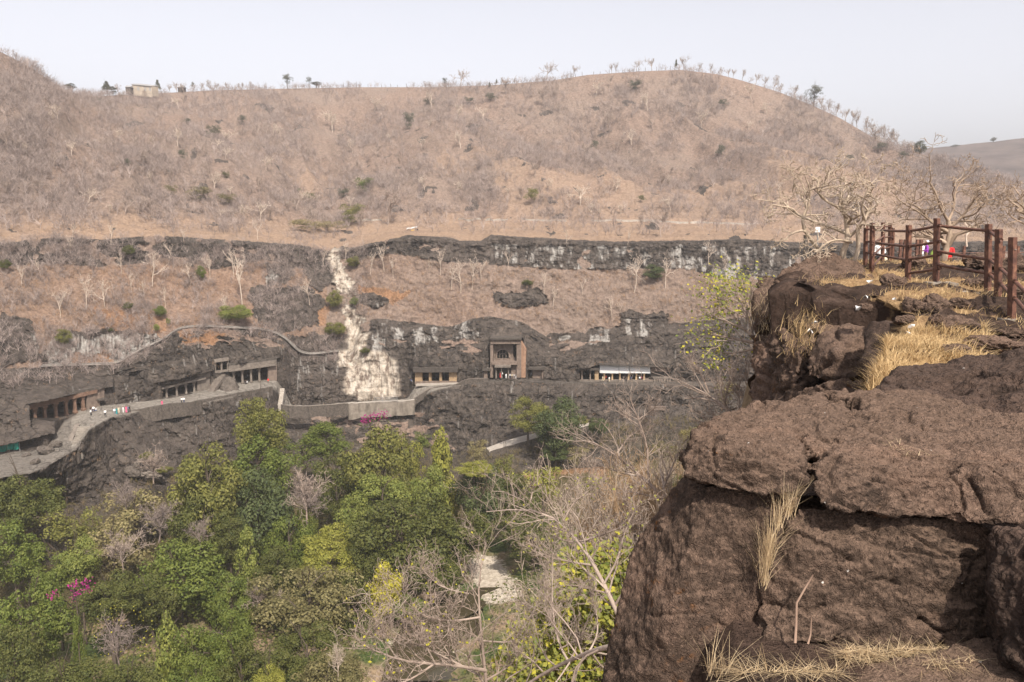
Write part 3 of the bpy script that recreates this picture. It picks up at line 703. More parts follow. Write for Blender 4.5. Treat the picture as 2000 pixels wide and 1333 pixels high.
rock('boulder', [blkD], 'dark upright rock cut off by the right edge, its left side in shadow', M_ROCKD, .013, 5, .03, 2.6, 31, .02, 1., .006)
blkE = pts((1428, 1258, 3.22), (1470, 1248, 3.24), (1560, 1262, 3.2), (1660, 1285, 3.12), (1400, 1340, 3.0), (1385, 1420, 2.9), (1560, 1330, 2.92), (1500, 1300, 3.02), (1660, 1345, 2.85), (1640, 1450, 2.7), (1450, 1450, 3.4), (1600, 1450, 3.4), (1450, 1300, 3.5))
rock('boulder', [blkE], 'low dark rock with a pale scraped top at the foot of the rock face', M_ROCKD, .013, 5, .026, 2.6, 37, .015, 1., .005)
blkG = pts((1650, 1305, 2.95), (1850, 1300, 2.95), (2060, 1310, 2.8), (1660, 1420, 2.6), (2060, 1450, 2.4), (1650, 1450, 3.2), (2060, 1450, 3.2), (1850, 1262, 3.02), (1930, 1240, 3.02), (1940, 1290, 2.9))
rock('boulder', [blkG], 'low weathered rock under the dry grass mat at the bottom', M_ROCK, .014, 5, .02, 2.4, 41, .01)
blkF = pts((1712, 757, 6.1), (1735, 738, 6.3), (1765, 718, 6.5), (1850, 708, 6.6), (1700, 775, 5.8), (1760, 775, 5.6), (1900, 800, 5.4), (1900, 720, 6.3), (1800, 760, 7.2), (1760, 800, 6.8))
blkF2 = pts((1840, 715, 6.6), (1890, 694, 6.6), (1960, 684, 6.5), (2020, 676, 6.4), (2120, 690, 6.2), (2120, 850, 5.0), (1990, 835, 5.0), (1880, 800, 5.4), (1840, 770, 5.7), (2000, 740, 5.6), (1900, 740, 7.4), (2100, 740, 7.4))
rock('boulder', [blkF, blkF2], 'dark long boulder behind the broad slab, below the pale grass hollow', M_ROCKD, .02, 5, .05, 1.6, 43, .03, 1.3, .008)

# the outcrop at the cliff edge below the railing: stacked blocks
rock('outcrop', [pts((1476, 548, 22.5), (1490, 540, 22.5), (1512, 536, 22.2), (1472, 575, 21.5), (1474, 650, 20.5), (1500, 640, 19.6), (1520, 600, 20.2), (1515, 560, 21.5), (1500, 560, 23.5), (1500, 650, 22.5), (1478, 700, 20.5))],
     'narrow dark rock pillar at the left corner of the cliff edge', M_ROCKB, .07, 4, .16, .55, 51, .08)
rock('outcrop', [pts((1512, 575, 21.), (1520, 545, 21.5), (1540, 515, 22.5), (1575, 502, 23.), (1625, 497, 23.5), (1668, 503, 23.5), (1690, 530, 22.), (1670, 560, 20.5), (1620, 590, 19.6), (1550, 600, 19.8), (1600, 540, 20.8), (1540, 560, 20.4), (1600, 600, 22.), (1660, 540, 24.5)),
                 pts((1565, 590, 20.), (1620, 560, 20.2), (1640, 575, 19.6), (1610, 605, 18.8), (1570, 612, 19.), (1600, 600, 20.5))],
     'domed brown rock cap at the cliff edge in front of the pale twisted tree', M_ROCKB, .055, 3, .2, .8, 53, .14)
rock('outcrop', [pts((1640, 545, 21.), (1700, 535, 21.), (1712, 560, 20.2), (1690, 580, 19.8), (1650, 575, 20.), (1660, 575, 21.4), (1700, 570, 21.4))], 'rounded rock beside the foot of the railing', M_ROCKB, .06, 4, .1, .8, 55, .06)
rock('outcrop', [pts((1474, 655, 19.5), (1520, 640, 18.6), (1560, 628, 18.2), (1590, 640, 17.5), (1600, 660, 16.6), (1560, 690, 16.2), (1550, 800, 15.6), (1470, 800, 17.8), (1472, 700, 18.8), (1510, 700, 17.4), (1500, 860, 16.6), (1590, 850, 16.2), (1600, 800, 18.), (1500, 700, 20.))],
     'crumbling dark rock column forming the left face of the cliff edge', M_ROCKB, .05, 2, .2, .9, 57, .14)
rock('outcrop', [pts((1578, 705, 15.6), (1598, 655, 16.), (1640, 636, 16.), (1692, 642, 15.6), (1700, 690, 15.), (1690, 730, 14.6), (1650, 752, 14.6), (1600, 745, 14.9), (1572, 735, 15.3), (1640, 690, 14.9), (1640, 700, 17.), (1690, 700, 16.6), (1600, 720, 17.))],
     'large smooth angular block in the middle of the cliff face', M_ROCKB, .045, 3, .08, .9, 59, .1)
rock('outcrop', [pts((1545, 800, 15.2), (1555, 765, 15.2), (1600, 748, 14.8), (1650, 752, 14.4), (1690, 745, 14.2), (1700, 800, 13.6), (1640, 850, 13.6), (1550, 850, 14.6), (1620, 800, 16.), (1690, 780, 15.6))],
     'cracked block at the foot of the cliff face above the broad boulder', M_ROCKB, .045, 2, .1, 1., 61, .14)
rock('outcrop', [pts((1688, 655, 14.2), (1700, 632, 14.4), (1742, 626, 14.), (1752, 640, 13.6), (1730, 690, 13.), (1712, 740, 12.6), (1690, 760, 12.8), (1684, 700, 13.6), (1720, 700, 15.), (1740, 650, 15.))],
     'dark wedge of rock leaning beside the grass hollow', M_ROCKD, .05, 4, .07, .8, 63, .05)
rock('outcrop', [pts((1545, 625, 18.), (1590, 598, 18.4), (1640, 600, 18.), (1660, 625, 17.), (1640, 650, 16.4), (1580, 655, 16.6), (1600, 640, 19.))], 'broken rock shelf with grass above the smooth angular block', M_ROCKB, .06, 3, .13, .8, 65, .08)

# ---------------------------------------------------------------- the ground by the railing
gy = np.concatenate([np.arange(2., 12, .12), np.arange(12, 36, .2), np.arange(36, 82, .8)])
gs = np.concatenate([np.arange(0, 8, .12), np.arange(8, 30, .3), np.arange(30, 90, 2.)])
SS, YY = np.meshgrid(gs, gy); XX = x_edge(YY) + SS
def top_z(x, y, s):
    z = np.interp(y, [0, 3., 6, 12, 16, 27, 50, 60, 66, 82], [-1.80, -1.80, -1.86, -1.84, -1.66, -1.64, -3.1, -3.6, -5.5, -12.])
    z = z - 4.2 * (1 - sstep(0., .4, s))
    return z
pp = np.stack([XX, YY, 0 * XX], -1)
lump = .16 * fbm(pp * .6, 4, 5) + .13 * (ridged(pp * .9, 4, 6) - 1) + .05 * fbm(pp * 3., 3, 7)
XX = XX + (1 - sstep(.3, 1.2, SS)) * sstep(9., 13., YY) * (.5 * fbm(np.stack([SS * 4, YY * .9, 0 * YY], -1), 4, 21) + .35 * (ridged(np.stack([SS * 5, YY * .5, 0 * YY], -1), 3, 22) - 1))
ZZ = top_z(XX, YY, SS) + lump * sstep(4., 7., YY)
ns, nv = len(gs), len(gy)
id2 = np.arange(ns * nv).reshape(nv, ns)
Q2 = np.stack([id2[:-1, :-1], id2[:-1, 1:], id2[1:, 1:], id2[1:, :-1]], -1).reshape(-1, 4)
grassm = sstep(-.05, .3, fbm(pp * .35, 3, 15) + .08) * sstep(.25, .5, SS)
def top_mat():
    t = NT('cliff top earth'); p = t.pos()
    n = t.noise(p, 3., 7., .65); n1 = t.noise(p, .5, 4.)
    rk_ = t.ramp(n, [(.3, (.035, .024, .019)), (.55, (.085, .055, .042)), (.75, (.16, .108, .082))])
    so_ = t.ramp(n, [(.3, (.24, .145, .075)), (.7, (.47, .31, .165))])
    g = t.math('ADD', t.attr('grass'), t.math('MULTIPLY', t.math('SUBTRACT', n, .5), 1.1))
    c = t.mix(t.ramp(g, [(.4, 0.), (.55, 1.)]), rk_, so_)
    nr = t.bump(n, .3, 1.); nr = t.bump(t.noise(p, 14., 5., .7), .08, 1., nr)
    return t.surf(c, .95, nr, .1)
link('ground', mesh('ground', np.stack([XX, YY, ZZ], -1).reshape(-1, 3), Q2, None, True, {'grass': grassm.ravel()}), top_mat())['kind'] = 'structure'
from mathutils.bvhtree import BVHTree
_bv = BVHTree.FromPolygons([Vector(a) for a in np.stack([XX, YY, ZZ], -1).reshape(-1, 3)], [tuple(int(i) for i in q) for q in Q2])
def top_at(x, y):
    h = _bv.ray_cast(Vector((x, y, 20)), Vector((0, 0, -1)))
    return h[0].z if h[0] is not None else -1.8

# loose rocks in the dry grass
LOOSE = [(1744, 570, 46, 26, 'dark flat rock amid golden grass left of the cap-like rocks'), (1720, 586, 30, 20, 'small rounded rock at the grass edge near the angular block'), (1790, 598, 52, 34, 'dark knobbly rock at the centre of the golden grass'),
         (1828, 590, 40, 28, 'dark rock with a hollow side beside the central knobbly rock'), (1745, 555, 50, 24, 'brown rock slab just below the corner of the railing'), (1836, 567, 60, 34, 'brown ridged rock under the tallest railing post'), (1880, 600, 54, 26, 'long dark rock lying right of the tallest post'),
         (1790, 525, 44, 30, 'dark boulder behind the railing between its two nearest corners'), (1838, 518, 50, 30, 'dark boulder behind the tallest post'), (1930, 517, 90, 34, 'long reddish boulder behind the railing at right'), (1990, 530, 60, 40, 'reddish boulder beside the last railing post'),
         (1700, 550, 34, 24, 'brown boulder between the two leftmost railing posts'), (1880, 645, 80, 40, 'wide dark rock above the pale grass hollow at right'), (1950, 660, 100, 40, 'broad rocky step near the right edge below the last post'), (1830, 650, 40, 34, 'dark rock at the left end of the rocky step'),
         (1770, 625, 40, 22, 'half-buried rock in the grass hollow'), (1985, 590, 60, 30, 'brown rock behind the railing near the right edge'), (1915, 555, 60, 24, 'low brown rock shelf beneath the second corner post'),
         (1690, 600, 26, 18, 'little rock amid grass near the cliff edge shelf'), (1735, 610, 40, 20, 'thin dark rock rib in the grass above the leaning wedge'), (1790, 508, 30, 26, 'pale sandy boulder behind the far railing posts'),
         (1870, 685, 70, 26, 'flat rock at the upper rim of the long dark boulder'), (1978, 640, 60, 22, 'small dark rocks at the foot of the last concrete footing')]
def unit_rock(seed):
    r = np.random.default_rng(seed)
    v = r.normal(size=(26, 3)); v /= np.linalg.norm(v, axis=1)[:, None]; v *= r.uniform(.75, 1.1, 26)[:, None]
    return rock_mesh([v * np.array([1, .8, .75])], .05, 2, .16, 1.3, seed, .07)
URK = [unit_rock(s) for s in (71, 72, 73, 74, 75, 76)]
for m_ in URK: m_.materials.append(M_ROCKB); m_.name = 'rock'
rr = random.Random(4)
for i, (px, py, w_, h_, lab) in enumerate(LOOSE):
    # stand the rock where the ground is seen at its foot
    Y = 15.
    for _ in range(6):
        q_ = P(px, py + h_ * .35, Y); zt = top_at(q_[0], q_[1]); Y = float(np.clip(Yz(py + h_ * .35, zt), 6, 45))
    q_ = P(px, py + h_ * .35, Y); ws = w_ * Y / F * .66; hs2 = h_ * Y / F * .72
    o = link('rock', URK[i % 6]); o.location = (q_[0], q_[1] + ws * .3, top_at(q_[0], q_[1]) + hs2 * .35)
    o.scale = (ws, ws * .8, hs2 * 1.2); o.rotation_euler = (rr.uniform(-.2, .2), rr.uniform(-.2, .2), rr.uniform(0, 6.28))
    tag(o, lab, 'rock', 'loose rocks in the dry grass by the railing')

# ---------------------------------------------------------------- dry grass
def straw(name, c0, c1):
    t = NT(name)
    c = t.mix(t.attr('tint'), c0, c1)
    return t.surf(c, .8, None, .2, 0., .35)
M_STRAW = straw('golden straw', (.34, .22, .10), (.66, .48, .26))
M_STRAWP = straw('pale straw', (.33, .23, .125), (.68, .53, .34))
def blades(base, length, width, lean, seed, up=1., k=3):
    """base (n,3) -> bent flat blades"""
    r = np.random.default_rng(seed); n = len(base)
    a = r.uniform(0, 2 * PI, n); L = length * r.uniform(.5, 1.2, n); ln = lean * r.uniform(.2, 1.3, n)
    dirh = np.stack([np.cos(a), np.sin(a), 0 * a], -1)
    side = np.stack([-np.sin(a + .6), np.cos(a + .6), 0 * a], -1)
    V = []
    for i in range(k):
        t = i / (k - 1)
        c = base + dirh * (L * ln * t ** 1.7)[:, None] + np.array([0, 0, 1.]) * (L * up * (t - .25 * ln * t * t))[:, None]
        w_ = width * (1 - t * .85)
        V += [c - side * w_ / 2, c + side * w_ / 2]
    V = np.stack(V, 1)
    b = np.arange(n)[:, None] * 2 * k
    Q = np.concatenate([b + np.array([[2 * i, 2 * i + 1, 2 * i + 3, 2 * i + 2]]) for i in range(k - 1)])
    tint = np.repeat(r.uniform(0, 1, n), 2 * k)
    return V.reshape(-1, 3), Q, tint
def tuft(name, base, length, width, lean, seed, mat, label=None, kind=None, up=1.):
    V, Q, t_ = blades(base, length, width, lean, seed, up)
    o0 = base.mean(0)
    o = link(name, mesh(name, V - o0, Q, None, False, {'tint': t_}), mat, None, o0)
    if kind: o['kind'] = kind
    else: tag(o, label, 'dry grass')
    return o
r = np.random.default_rng(12)
n = 60000
ss = r.uniform(.42, 26, n); yy = 8. + 24 * r.uniform(0, 1, n) ** .8; xx = x_edge(yy) + ss
dn = fbm(np.stack([xx, yy, 0 * xx], -1) * .35, 3, 15) + .08 + .25 * fbm(np.stack([xx, yy, 0 * xx], -1) * 2., 2, 5)
k_ = (dn > .02) & (r.uniform(0, 1, n) < np.where(ss > 9, .35, 1.))
# a thick mat of grass in the hollow in front
hx = r.uniform(0, 1, 9000); hy = r.uniform(0, 1, 9000)
hY = 8. + 4.5 * hy; hX = np.maximum(hY * (.455 + .15 * hx), x_edge(hY) + .42)
bx = np.concatenate([xx[k_], hX]); by = np.concatenate([yy[k_], hY])
bz = np.array([top_at(a, b) for a, b in zip(bx, by)]) - .02
tuft('dry_grass', np.stack([bx, by, bz], -1), .19, .013, 1.3, 3, M_STRAW, kind='stuff')
def scatter(n, plist, spread, seed):
    rr_ = np.random.default_rng(seed); a = np.array(plist, float)
    i = rr_.integers(0, len(a), n)
    return P(a[i, 0], a[i, 1], a[i, 2]) + rr_.normal(size=(n, 3)) * spread
tuft('grass_tuft', scatter(420, [(1490, 1140, 3.30), (1495, 1110, 3.32), (1505, 1070, 3.36), (1520, 1030, 3.40), (1540, 1005, 3.42), (1500, 1090, 3.32)], .014, 5)[:260], .18, .003, .6, 7, M_STRAWP, 'dry straw grass wedged upright in the vertical crack between the two rock walls')
tuft('grass_tuft', scatter(60, [(1405, 1330, 3.02), (1390, 1320, 3.05), (1420, 1325, 3.02)], .014, 6), .17, .003, .9, 9, M_STRAWP, 'sparse dry stalks growing at the left of the low dark rock')
r2 = np.random.default_rng(3)
bx_ = P(r2.uniform(1450, 1640, 1500), r2.uniform(1312, 1345, 1500), 2.93)
tuft('dry_grass', np.concatenate([bx_]), .07, .0035, 2.2, 11, M_STRAWP, kind='stuff', up=.35)
bx_ = P(r2.uniform(1640, 1860, 900), r2.uniform(1268, 1300, 900), 3.0)
tuft('dry_grass', P(r2.uniform(1800, 1960, 300), r2.uniform(1290, 1340, 300), 2.86), .06, .003, 2.2, 14, M_STRAWP, kind='stuff', up=.35)
tuft('dry_grass', bx_, .06, .003, 2.2, 13, M_STRAWP, kind='stuff', up=.35)
tuft('dry_grass', scatter(90, [(1770, 893, 3.62), (1790, 897, 3.6), (1755, 880, 3.66), (1740, 878, 3.68), (1810, 903, 3.58)], .02, 8), .06, .003, 1.6, 15, M_STRAWP, kind='stuff', up=.5)
tuft('grass_tuft', scatter(500, [(1505, 600, 19.4), (1500, 625, 19.2), (1520, 640, 18.6), (1490, 610, 19.6), (1535, 625, 18.8)], .26, 18)[:330], .30, .010, 1.1, 17, M_STRAWP, 'tall pale grass clump growing from the left corner of the cliff edge')
tuft('grass_tuft', scatter(700, [(1575, 640, 17.0), (1565, 660, 16.6), (1580, 660, 16.2), (1590, 640, 17.0), (1560, 675, 16.4)], .22, 19)[:450], .26, .010, 1.2, 19, M_STRAW, 'golden grass clump with litter in the recess of the cliff face')
tuft('grass_tuft', scatter(400, [(1600, 580, 18.9), (1615, 590, 18.6), (1630, 585, 18.6)], .18, 20), .26, .011, 1.0, 21, M_STRAW, 'golden grass clump below the domed rock cap')
# bare sticks standing against the rock face
def stick(label, pl, r0):
    a = np.array(pl, float); m = MB(); pp_ = P(a[:, 0], a[:, 1], a[:, 2])
    m.tube(pp_, np.linspace(r0, r0 * .6, len(pp_)), 6)
    return tag(m.obj('stick', flat_mat('dry twig', (.25, .165, .12)), None, True, origin=pp_[0]), label, 'stick')
stick('forked dry stick standing against the rock face', [(1553, 1256, 3.08), (1555, 1215, 3.1), (1556, 1178, 3.12), (1572, 1150, 3.14), (1588, 1123, 3.16)], .006)
stick('short broken twig beside the forked stick', [(1578, 1258, 3.06), (1583, 1240, 3.07), (1585, 1202, 3.1)], .0045)
# scraps of litter
M_PAPER = flat_mat('white litter', (.72, .70, .68), .6, .1)
LIT = [(1590, 632, 'white plastic scrap caught in golden grass of the cliff recess'), (1582, 650, 'lower of two plastic scraps in the cliff recess grass'), (1690, 582, 'flat white paper on the golden grass near the cliff edge'), (1745, 588, 'white paper scrap beside the knobbly rock'),
       (1740, 615, 'crumpled white bag in the grass above the leaning wedge'), (1780, 640, 'white paper at the lower rim of the grass'), (1772, 655, 'crumpled tissue low in the grass hollow'), (1865, 600, 'tan paper cup among rocks right of the tallest post'), (1675, 605, 'small white scrap by the little rock'),
       (1700, 553, 'white scrap under the leftmost railing footing'), (1895, 822, 'white bird dropping scrap on the long dark boulder')]
for i, (px, py, lab) in enumerate(LIT[:-1]):
    Y = 15.
    for _ in range(6):
        q_ = P(px, py, Y); Y = float(np.clip(Yz(py, top_at(q_[0], q_[1]) + .05), 8, 30))
    if i < 2: Y = 16.1
    q_ = P(px, py, Y); m = MB(); g_ = np.random.default_rng(i)
    a = np.linspace(0, 2 * PI, 7)[:-1]
    V = np.stack([np.cos(a) * .07, np.sin(a) * .05, g_.uniform(-.02, .07, 6)], -1) * g_.uniform(.8, 1.3)
    m.add(np.concatenate([V, V * .9 - [0, 0, .015], [[0, 0, .06]], [[0, 0, .03]]]), None, [(i_, (i_ + 1) % 6, 12) for i_ in range(6)] + [(6 + (i_ + 1) % 6, 6 + i_, 13) for i_ in range(6)])
    o = m.obj('litter', M_PAPER); o.location = q_; o.rotation_euler = (.3, .2, i)
    tag(o, lab, 'litter')
# ================================================================ rock-cut caves, walls and paths on the far side
def stone_mat(name, c0, c1, sc_=1.2, streak=.35):
    t = NT(name); p = t.pos(); ps = t.pos((1, 1, .25))
    n = t.noise(p, sc_, 6., .65); s = t.noise(ps, sc_ * .8, 6., .6)
    c = t.ramp(n, [(.3, c0), (.7, c1)])
    c = t.mix(t.math('MULTIPLY', t.ramp(s, [(.5, 0.), (.68, 1.)]), streak), c, tuple(a * .4 for a in c0))
    return t.surf(c, .92, t.bump(n, .15, .7), .12)
M_RED = stone_mat('red cave plaster', (.125, .075, .052), (.215, .132, .093))
M_OCH = stone_mat('ochre cave plaster', (.26, .175, .10), (.42, .295, .18), 1.2, .2)
M_GREYS = stone_mat('grey cut stone', (.115, .095, .08), (.215, .18, .15))
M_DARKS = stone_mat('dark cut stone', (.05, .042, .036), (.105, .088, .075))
M_PINK = stone_mat('pink cut stone', (.125, .092, .074), (.225, .172, .138))
M_WALLS = stone_mat('rubble wall', (.050, .041, .035), (.145, .12, .10), 2.2, .5)
M_CONC = stone_mat('stained concrete', (.145, .12, .096), (.27, .23, .19), .8, .6)
M_PAVE = stone_mat('paving', (.30, .26, .22), (.44, .39, .335), .8, .12)
M_DRAIN = stone_mat('cement drain', (.12, .105, .092), (.25, .225, .20), 1.5, .2)
M_SHUT = stone_mat('white shutter', (.56, .55, .54), (.68, .67, .66), .6, .05)
M_SIGN = flat_mat('white sign board', (.74, .73, .71), .6, .05)
M_STEEL = flat_mat('grey steel', (.26, .25, .24), .5, .15)

class Fac:
    """a vertical cut face through two floor points; picture positions are met on the face"""
    def __init__(s, a, b):
        s.A = P(*a); s.B = P(*b); d = s.B - s.A; d[2] = 0; s.L = np.linalg.norm(d); s.u = d / s.L
        s.n = np.array([s.u[1], -s.u[0], 0.])                # towards the gorge
    def at(s, px, py, w=0.):
        q = P(px, py, 1.)                                    # ray direction
        t = np.dot(s.A + s.n * w, s.n) / np.dot(q, s.n)
        return q * t
    def slab(s, m, quad, w0, w1):
        """quad tl, tr, br, bl in picture positions on the front plane w1, reaching back to w0"""
        f = [s.at(x, y, w1) for x, y in quad]
        b = [p - s.n * (w1 - w0) for p in f]
        V = [b[3], b[2], f[2], f[3], b[0], b[1], f[1], f[0]]
        m.add(V, [(0, 3, 2, 1), (4, 5, 6, 7), (0, 1, 5, 4), (1, 2, 6, 5), (2, 3, 7, 6), (3, 0, 4, 7)])
    def rect(s, m, x0, y0, x1, y1, w0, w1): s.slab(m, [(x0, y0), (x1, y0), (x1, y1), (x0, y1)], w0, w1)
    def pillar(s, name, px, yt, yb, wpx, mat, par, w=-.3, square=False):
        b = s.at(px, yb, w); t = s.at(px, yt, w); h = t[2] - b[2] + .12; r = wpx * b[1] / F / 2
        m = MB()
        m.lathe(b - [0, 0, .05], [(r * 1.35, 0), (r * 1.35, h * .13), (r * 1.02, h * .16), (r * .95, h * .5), (r * .9, h * .74), (r * 1.25, h * .78), (r * 1.05, h * .82), (r * 1.5, h * .88), (r * 1.9, h * .92), (r * 1.9, h * 1.0)],
                4 if square else 10, math.atan2(s.u[1], s.u[0]) + PI / 4)
        return m.obj(name, mat, par, not square)
def cave(name, a, b, label, cat='cave'):
    f = Fac(a, b); return f, empty(name, f.A, label, cat)

# the pillared hall at the left, its plaster reddish
f, c = cave('cave_temple', (62, 838, 174.5), (203, 791, 190.3), 'long pillared cave hall with reddish pillars behind the wide terrace at left')
m = MB(); f.slab(m, [(56, 784), (192, 756), (192, 762), (56, 792)], -1., .3); m.obj('eave', M_DARKS, c)
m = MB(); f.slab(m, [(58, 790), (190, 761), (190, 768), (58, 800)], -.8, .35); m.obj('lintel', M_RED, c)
for px, yt, yb in ((70, 797, 834), (89, 793, 826), (110, 787, 819), (130, 781, 813), (147, 776, 807), (163, 772, 802)):
    f.pillar('pillar', px, yt, yb, 7.5, M_RED, c, -.4, True)
m = MB(); f.slab(m, [(170, 764), (204, 757), (204, 791), (170, 801)], -.6, -.15); m.obj('end_wall', M_OCH if 0 else M_PINK, c)
m = MB(); f.slab(m, [(194, 781), (206, 778), (206, 781), (194, 784)], -.2, .9); m.obj('canopy', M_DARKS, c)
m = MB(); f.slab(m, [(197, 785), (204, 783), (204, 797), (197, 799)], -.1, .1); m.obj('doorway', flat_mat('painted doorway shade', (.02, .017, .015)), c)  # thin solid slab, the shade of the opening put into its colour
# the middle hall
f, c = cave('cave_temple', (317, 780, 206.3), (411, 763, 217.6), 'grey pillared cave hall left of the rock-cut stair')
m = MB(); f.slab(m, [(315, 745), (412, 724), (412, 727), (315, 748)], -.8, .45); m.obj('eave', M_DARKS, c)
m = MB(); f.slab(m, [(316, 748), (411, 727), (411, 736), (316, 758)], -.8, .4); m.obj('lintel', M_GREYS, c)
m = MB(); f.slab(m, [(317, 757), (402, 738), (402, 741), (317, 761)], -.8, .75); m.obj('cornice', M_GREYS, c)
for px, yt, yb in ((326, 758, 779), (346, 754, 775.5), (364, 750, 772.5), (380, 746, 769.5)):
    f.pillar('pillar', px, yt, yb, 4.6, M_GREYS, c, -.3)
m = MB(); f.slab(m, [(386, 744), (412, 735), (412, 763), (386, 769)], -.6, -.1); m.obj('end_wall', M_GREYS, c)
# the small upper window with its pillar
f, c = cave('rock_window', (420, 729, 219.3), (446, 725.5, 221.5), 'small square cave window with a middle pillar above the rock-cut stair', 'cave window')
m = MB(); f.slab(m, [(418, 703), (447, 699.5), (447, 705), (418, 709)], -.5, .5); m.obj('lintel', M_GREYS, c)
for px in (420.5, 433, 445.5):
    m = MB(); dy = (px - 420) * -.14; f.rect(m, px - 1.6, 706 + dy, px + 1.6, 727 + dy, -.5, 0.); m.obj('pillar', M_GREYS, c)
m = MB(); f.slab(m, [(418, 726), (447, 722.5), (447, 726), (418, 730)], -.5, .5); m.obj('sill', M_GREYS, c)
# the right-hand hall of the left terrace
f, c = cave('cave_temple', (449, 753.5, 221.5), (541, 743.5, 232.3), 'grey pillared cave hall right of the rock-cut stair under a straight cornice')
m = MB(); f.slab(m, [(447, 711), (541, 699), (541, 703), (447, 715)], -.8, .5); m.obj('eave', M_DARKS, c)
m = MB(); f.slab(m, [(448, 715), (540, 703), (540, 712), (448, 724)], -.8, .5); m.obj('lintel', M_GREYS, c)
m = MB(); f.slab(m, [(448, 723), (540, 711.5), (540, 714.5), (448, 727)], -.8, 1.); m.obj('cornice', M_GREYS, c)
for px, yt, yb in ((457, 725, 752), (474, 722, 750.5), (491, 720, 748.5), (507, 718, 746.8)):
    f.pillar('pillar', px, yt, yb, 4.6, M_GREYS, c, -.3)
m = MB(); f.slab(m, [(524, 716), (541, 713), (541, 744), (524, 746)], -.6, -.1); m.obj('end_wall', M_PINK, c)
# an unfinished niche
f, c = cave('rock_niche', (252, 747, 202.5), (280, 744, 205.5), 'shallow unfinished rock niche above the path wall, left of the middle halls', 'cave niche')
m = MB(); f.slab(m, [(250, 727), (262, 725.5), (262, 746), (250, 747)], -.5, -.1); m.obj('pier', M_DARKS, c)
m = MB(); f.slab(m, [(250, 744), (282, 741), (282, 746), (250, 749)], -.5, .4); m.obj('sill', M_PINK, c)
# the ochre hall with three openings
f, c = cave('cave_temple', (810, 753, 248.7), (892, 750, 244.6), 'cave with three dark openings in an ochre wall under a fringed rock brow')
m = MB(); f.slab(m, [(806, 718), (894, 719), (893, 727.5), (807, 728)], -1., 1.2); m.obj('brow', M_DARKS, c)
for i, (x0, x1) in enumerate(((810.5, 824), (837.5, 842), (858.3, 862.3), (877, 891.5))):
    m = MB(); f.rect(m, x0, 727, x1, 747, -.9, -.1); m.obj('pillar' if i in (1, 2) else 'wall', M_OCH, c)
m = MB(); f.slab(m, [(810, 745.5), (892, 745), (892, 750), (810, 752)], -.9, 0.); m.obj('sill', M_PINK, c)
m = MB(); f.slab(m, [(812, 751), (892, 749), (892, 753), (812, 755)], -.5, 1.2); m.obj('step', M_PAVE, c)
# the chaitya front with its horseshoe window
f, c = cave('chaitya_facade', (956, 742, 243.3), (1027, 740, 242.), 'tall carved temple front with a horseshoe arch window', 'temple front')
m = MB(); f.slab(m, [(956, 660.5), (1018, 660.5), (1018, 664), (956, 664)], -3., 1.2); m.obj('eave', M_DARKS, c)
m = MB(); f.slab(m, [(957, 664), (1017, 664), (1016, 672), (958, 672.5)], -3., .5); m.obj('cornice', M_PINK, c)
m = MB(); f.rect(m, 957.5, 672, 963, 738, -3., .2); m.obj('pier', M_PINK, c)
m = MB(); f.rect(m, 1009, 672, 1018, 738, -3., .2); m.obj('pier', M_PINK, c)
m = MB(); f.slab(m, [(1017.5, 668), (1027, 684), (1026.5, 738), (1017.5, 738)], -3., -.3); sw = m.obj('side_wall', stone_mat('orange plaster', (.21, .122, .08), (.34, .21, .14)), c)
m = MB(); f.rect(m, 1018.3, 695, 1021.5, 705, -.35, -.1); m.obj('window', flat_mat('painted window shade', (.02, .017, .015)), sw)  # no hole here: near-black block painted as the shade inside a window
# wall round the arch
cx, cy, rx, ry = 982., 695., 11., 12.
m = MB(); na = 20
arc = [(cx + rx * math.cos(PI * (1 - i / na)) * (1.05 if 2 < i < na - 2 else 1), cy - ry * math.sin(PI * i / na)) for i in range(na + 1)]
arc = [(cx - rx, 701.)] + arc + [(cx + rx, 701.)]
def rim(x, y):
    t_ = min(20 / max(1e-6, abs(x - cx)), 22 / max(1e-6, abs(y - cy)))
    return cx + (x - cx) * t_ if abs(x - cx) > 1e-6 else cx, cy + (y - cy) * t_
out = [(962., 702.)] + [(min(1010., max(962., rim(x, y)[0])), max(672., rim(x, y)[1])) for x, y in arc[1:-1]] + [(1010., 702.)]
for wv_ in (-2.2,):
    k_ = len(arc); Vf = [f.at(x, y, wv_) for x, y in arc] + [f.at(x, y, wv_) for x, y in out]
    Vb = [v - f.n * .5 for v in Vf]
    m.add(Vf + Vb, [(i, i + 1, k_ + i + 1, k_ + i) for i in range(k_ - 1)] + [(2 * k_ + i + 1, 2 * k_ + i, i, i + 1) for i in range(k_ - 1)])
wl = m.obj('front_wall', M_PINK, c)
m = MB(); f.rect(m, 962, 701, 1010, 708, -2.7, -1.9); m.obj('balcony', M_PINK, c)
m = MB()
m.tube([f.at(x, y, -2.1) for x, y in [(cx - rx - 2.5, 700)] + [(cx + (rx + 1) * 1.06 * math.cos(PI * (1 - i / 16)), cy - (ry + 1) * math.sin(PI * i / 16)) for i in range(17)] + [(cx + rx + 2.5, 700)]], .24, 6)
m.obj('arch', M_PINK, c, True)
m = MB()
for x0, y0, x1, y1 in ((cx, 683.5, cx, 701), (cx - 6, 686, cx - 6, 701), (cx + 6, 686, cx + 6, 701)): m.tube([f.at(x0, y0, -2.6), f.at(x1, y1, -2.6)], .1, 5)
m.tube([f.at(cx + 7 * math.cos(PI * i / 8), 697 - 6.5 * math.sin(PI * i / 8), -2.6) for i in range(9)], .1, 5)
m.obj('window_grille', M_GREYS, c)
m = MB(); f.slab(m, [(961, 707), (1010, 707), (1011, 713), (961, 713)], -3., .9); m.obj('lower_cornice', M_PINK, c)
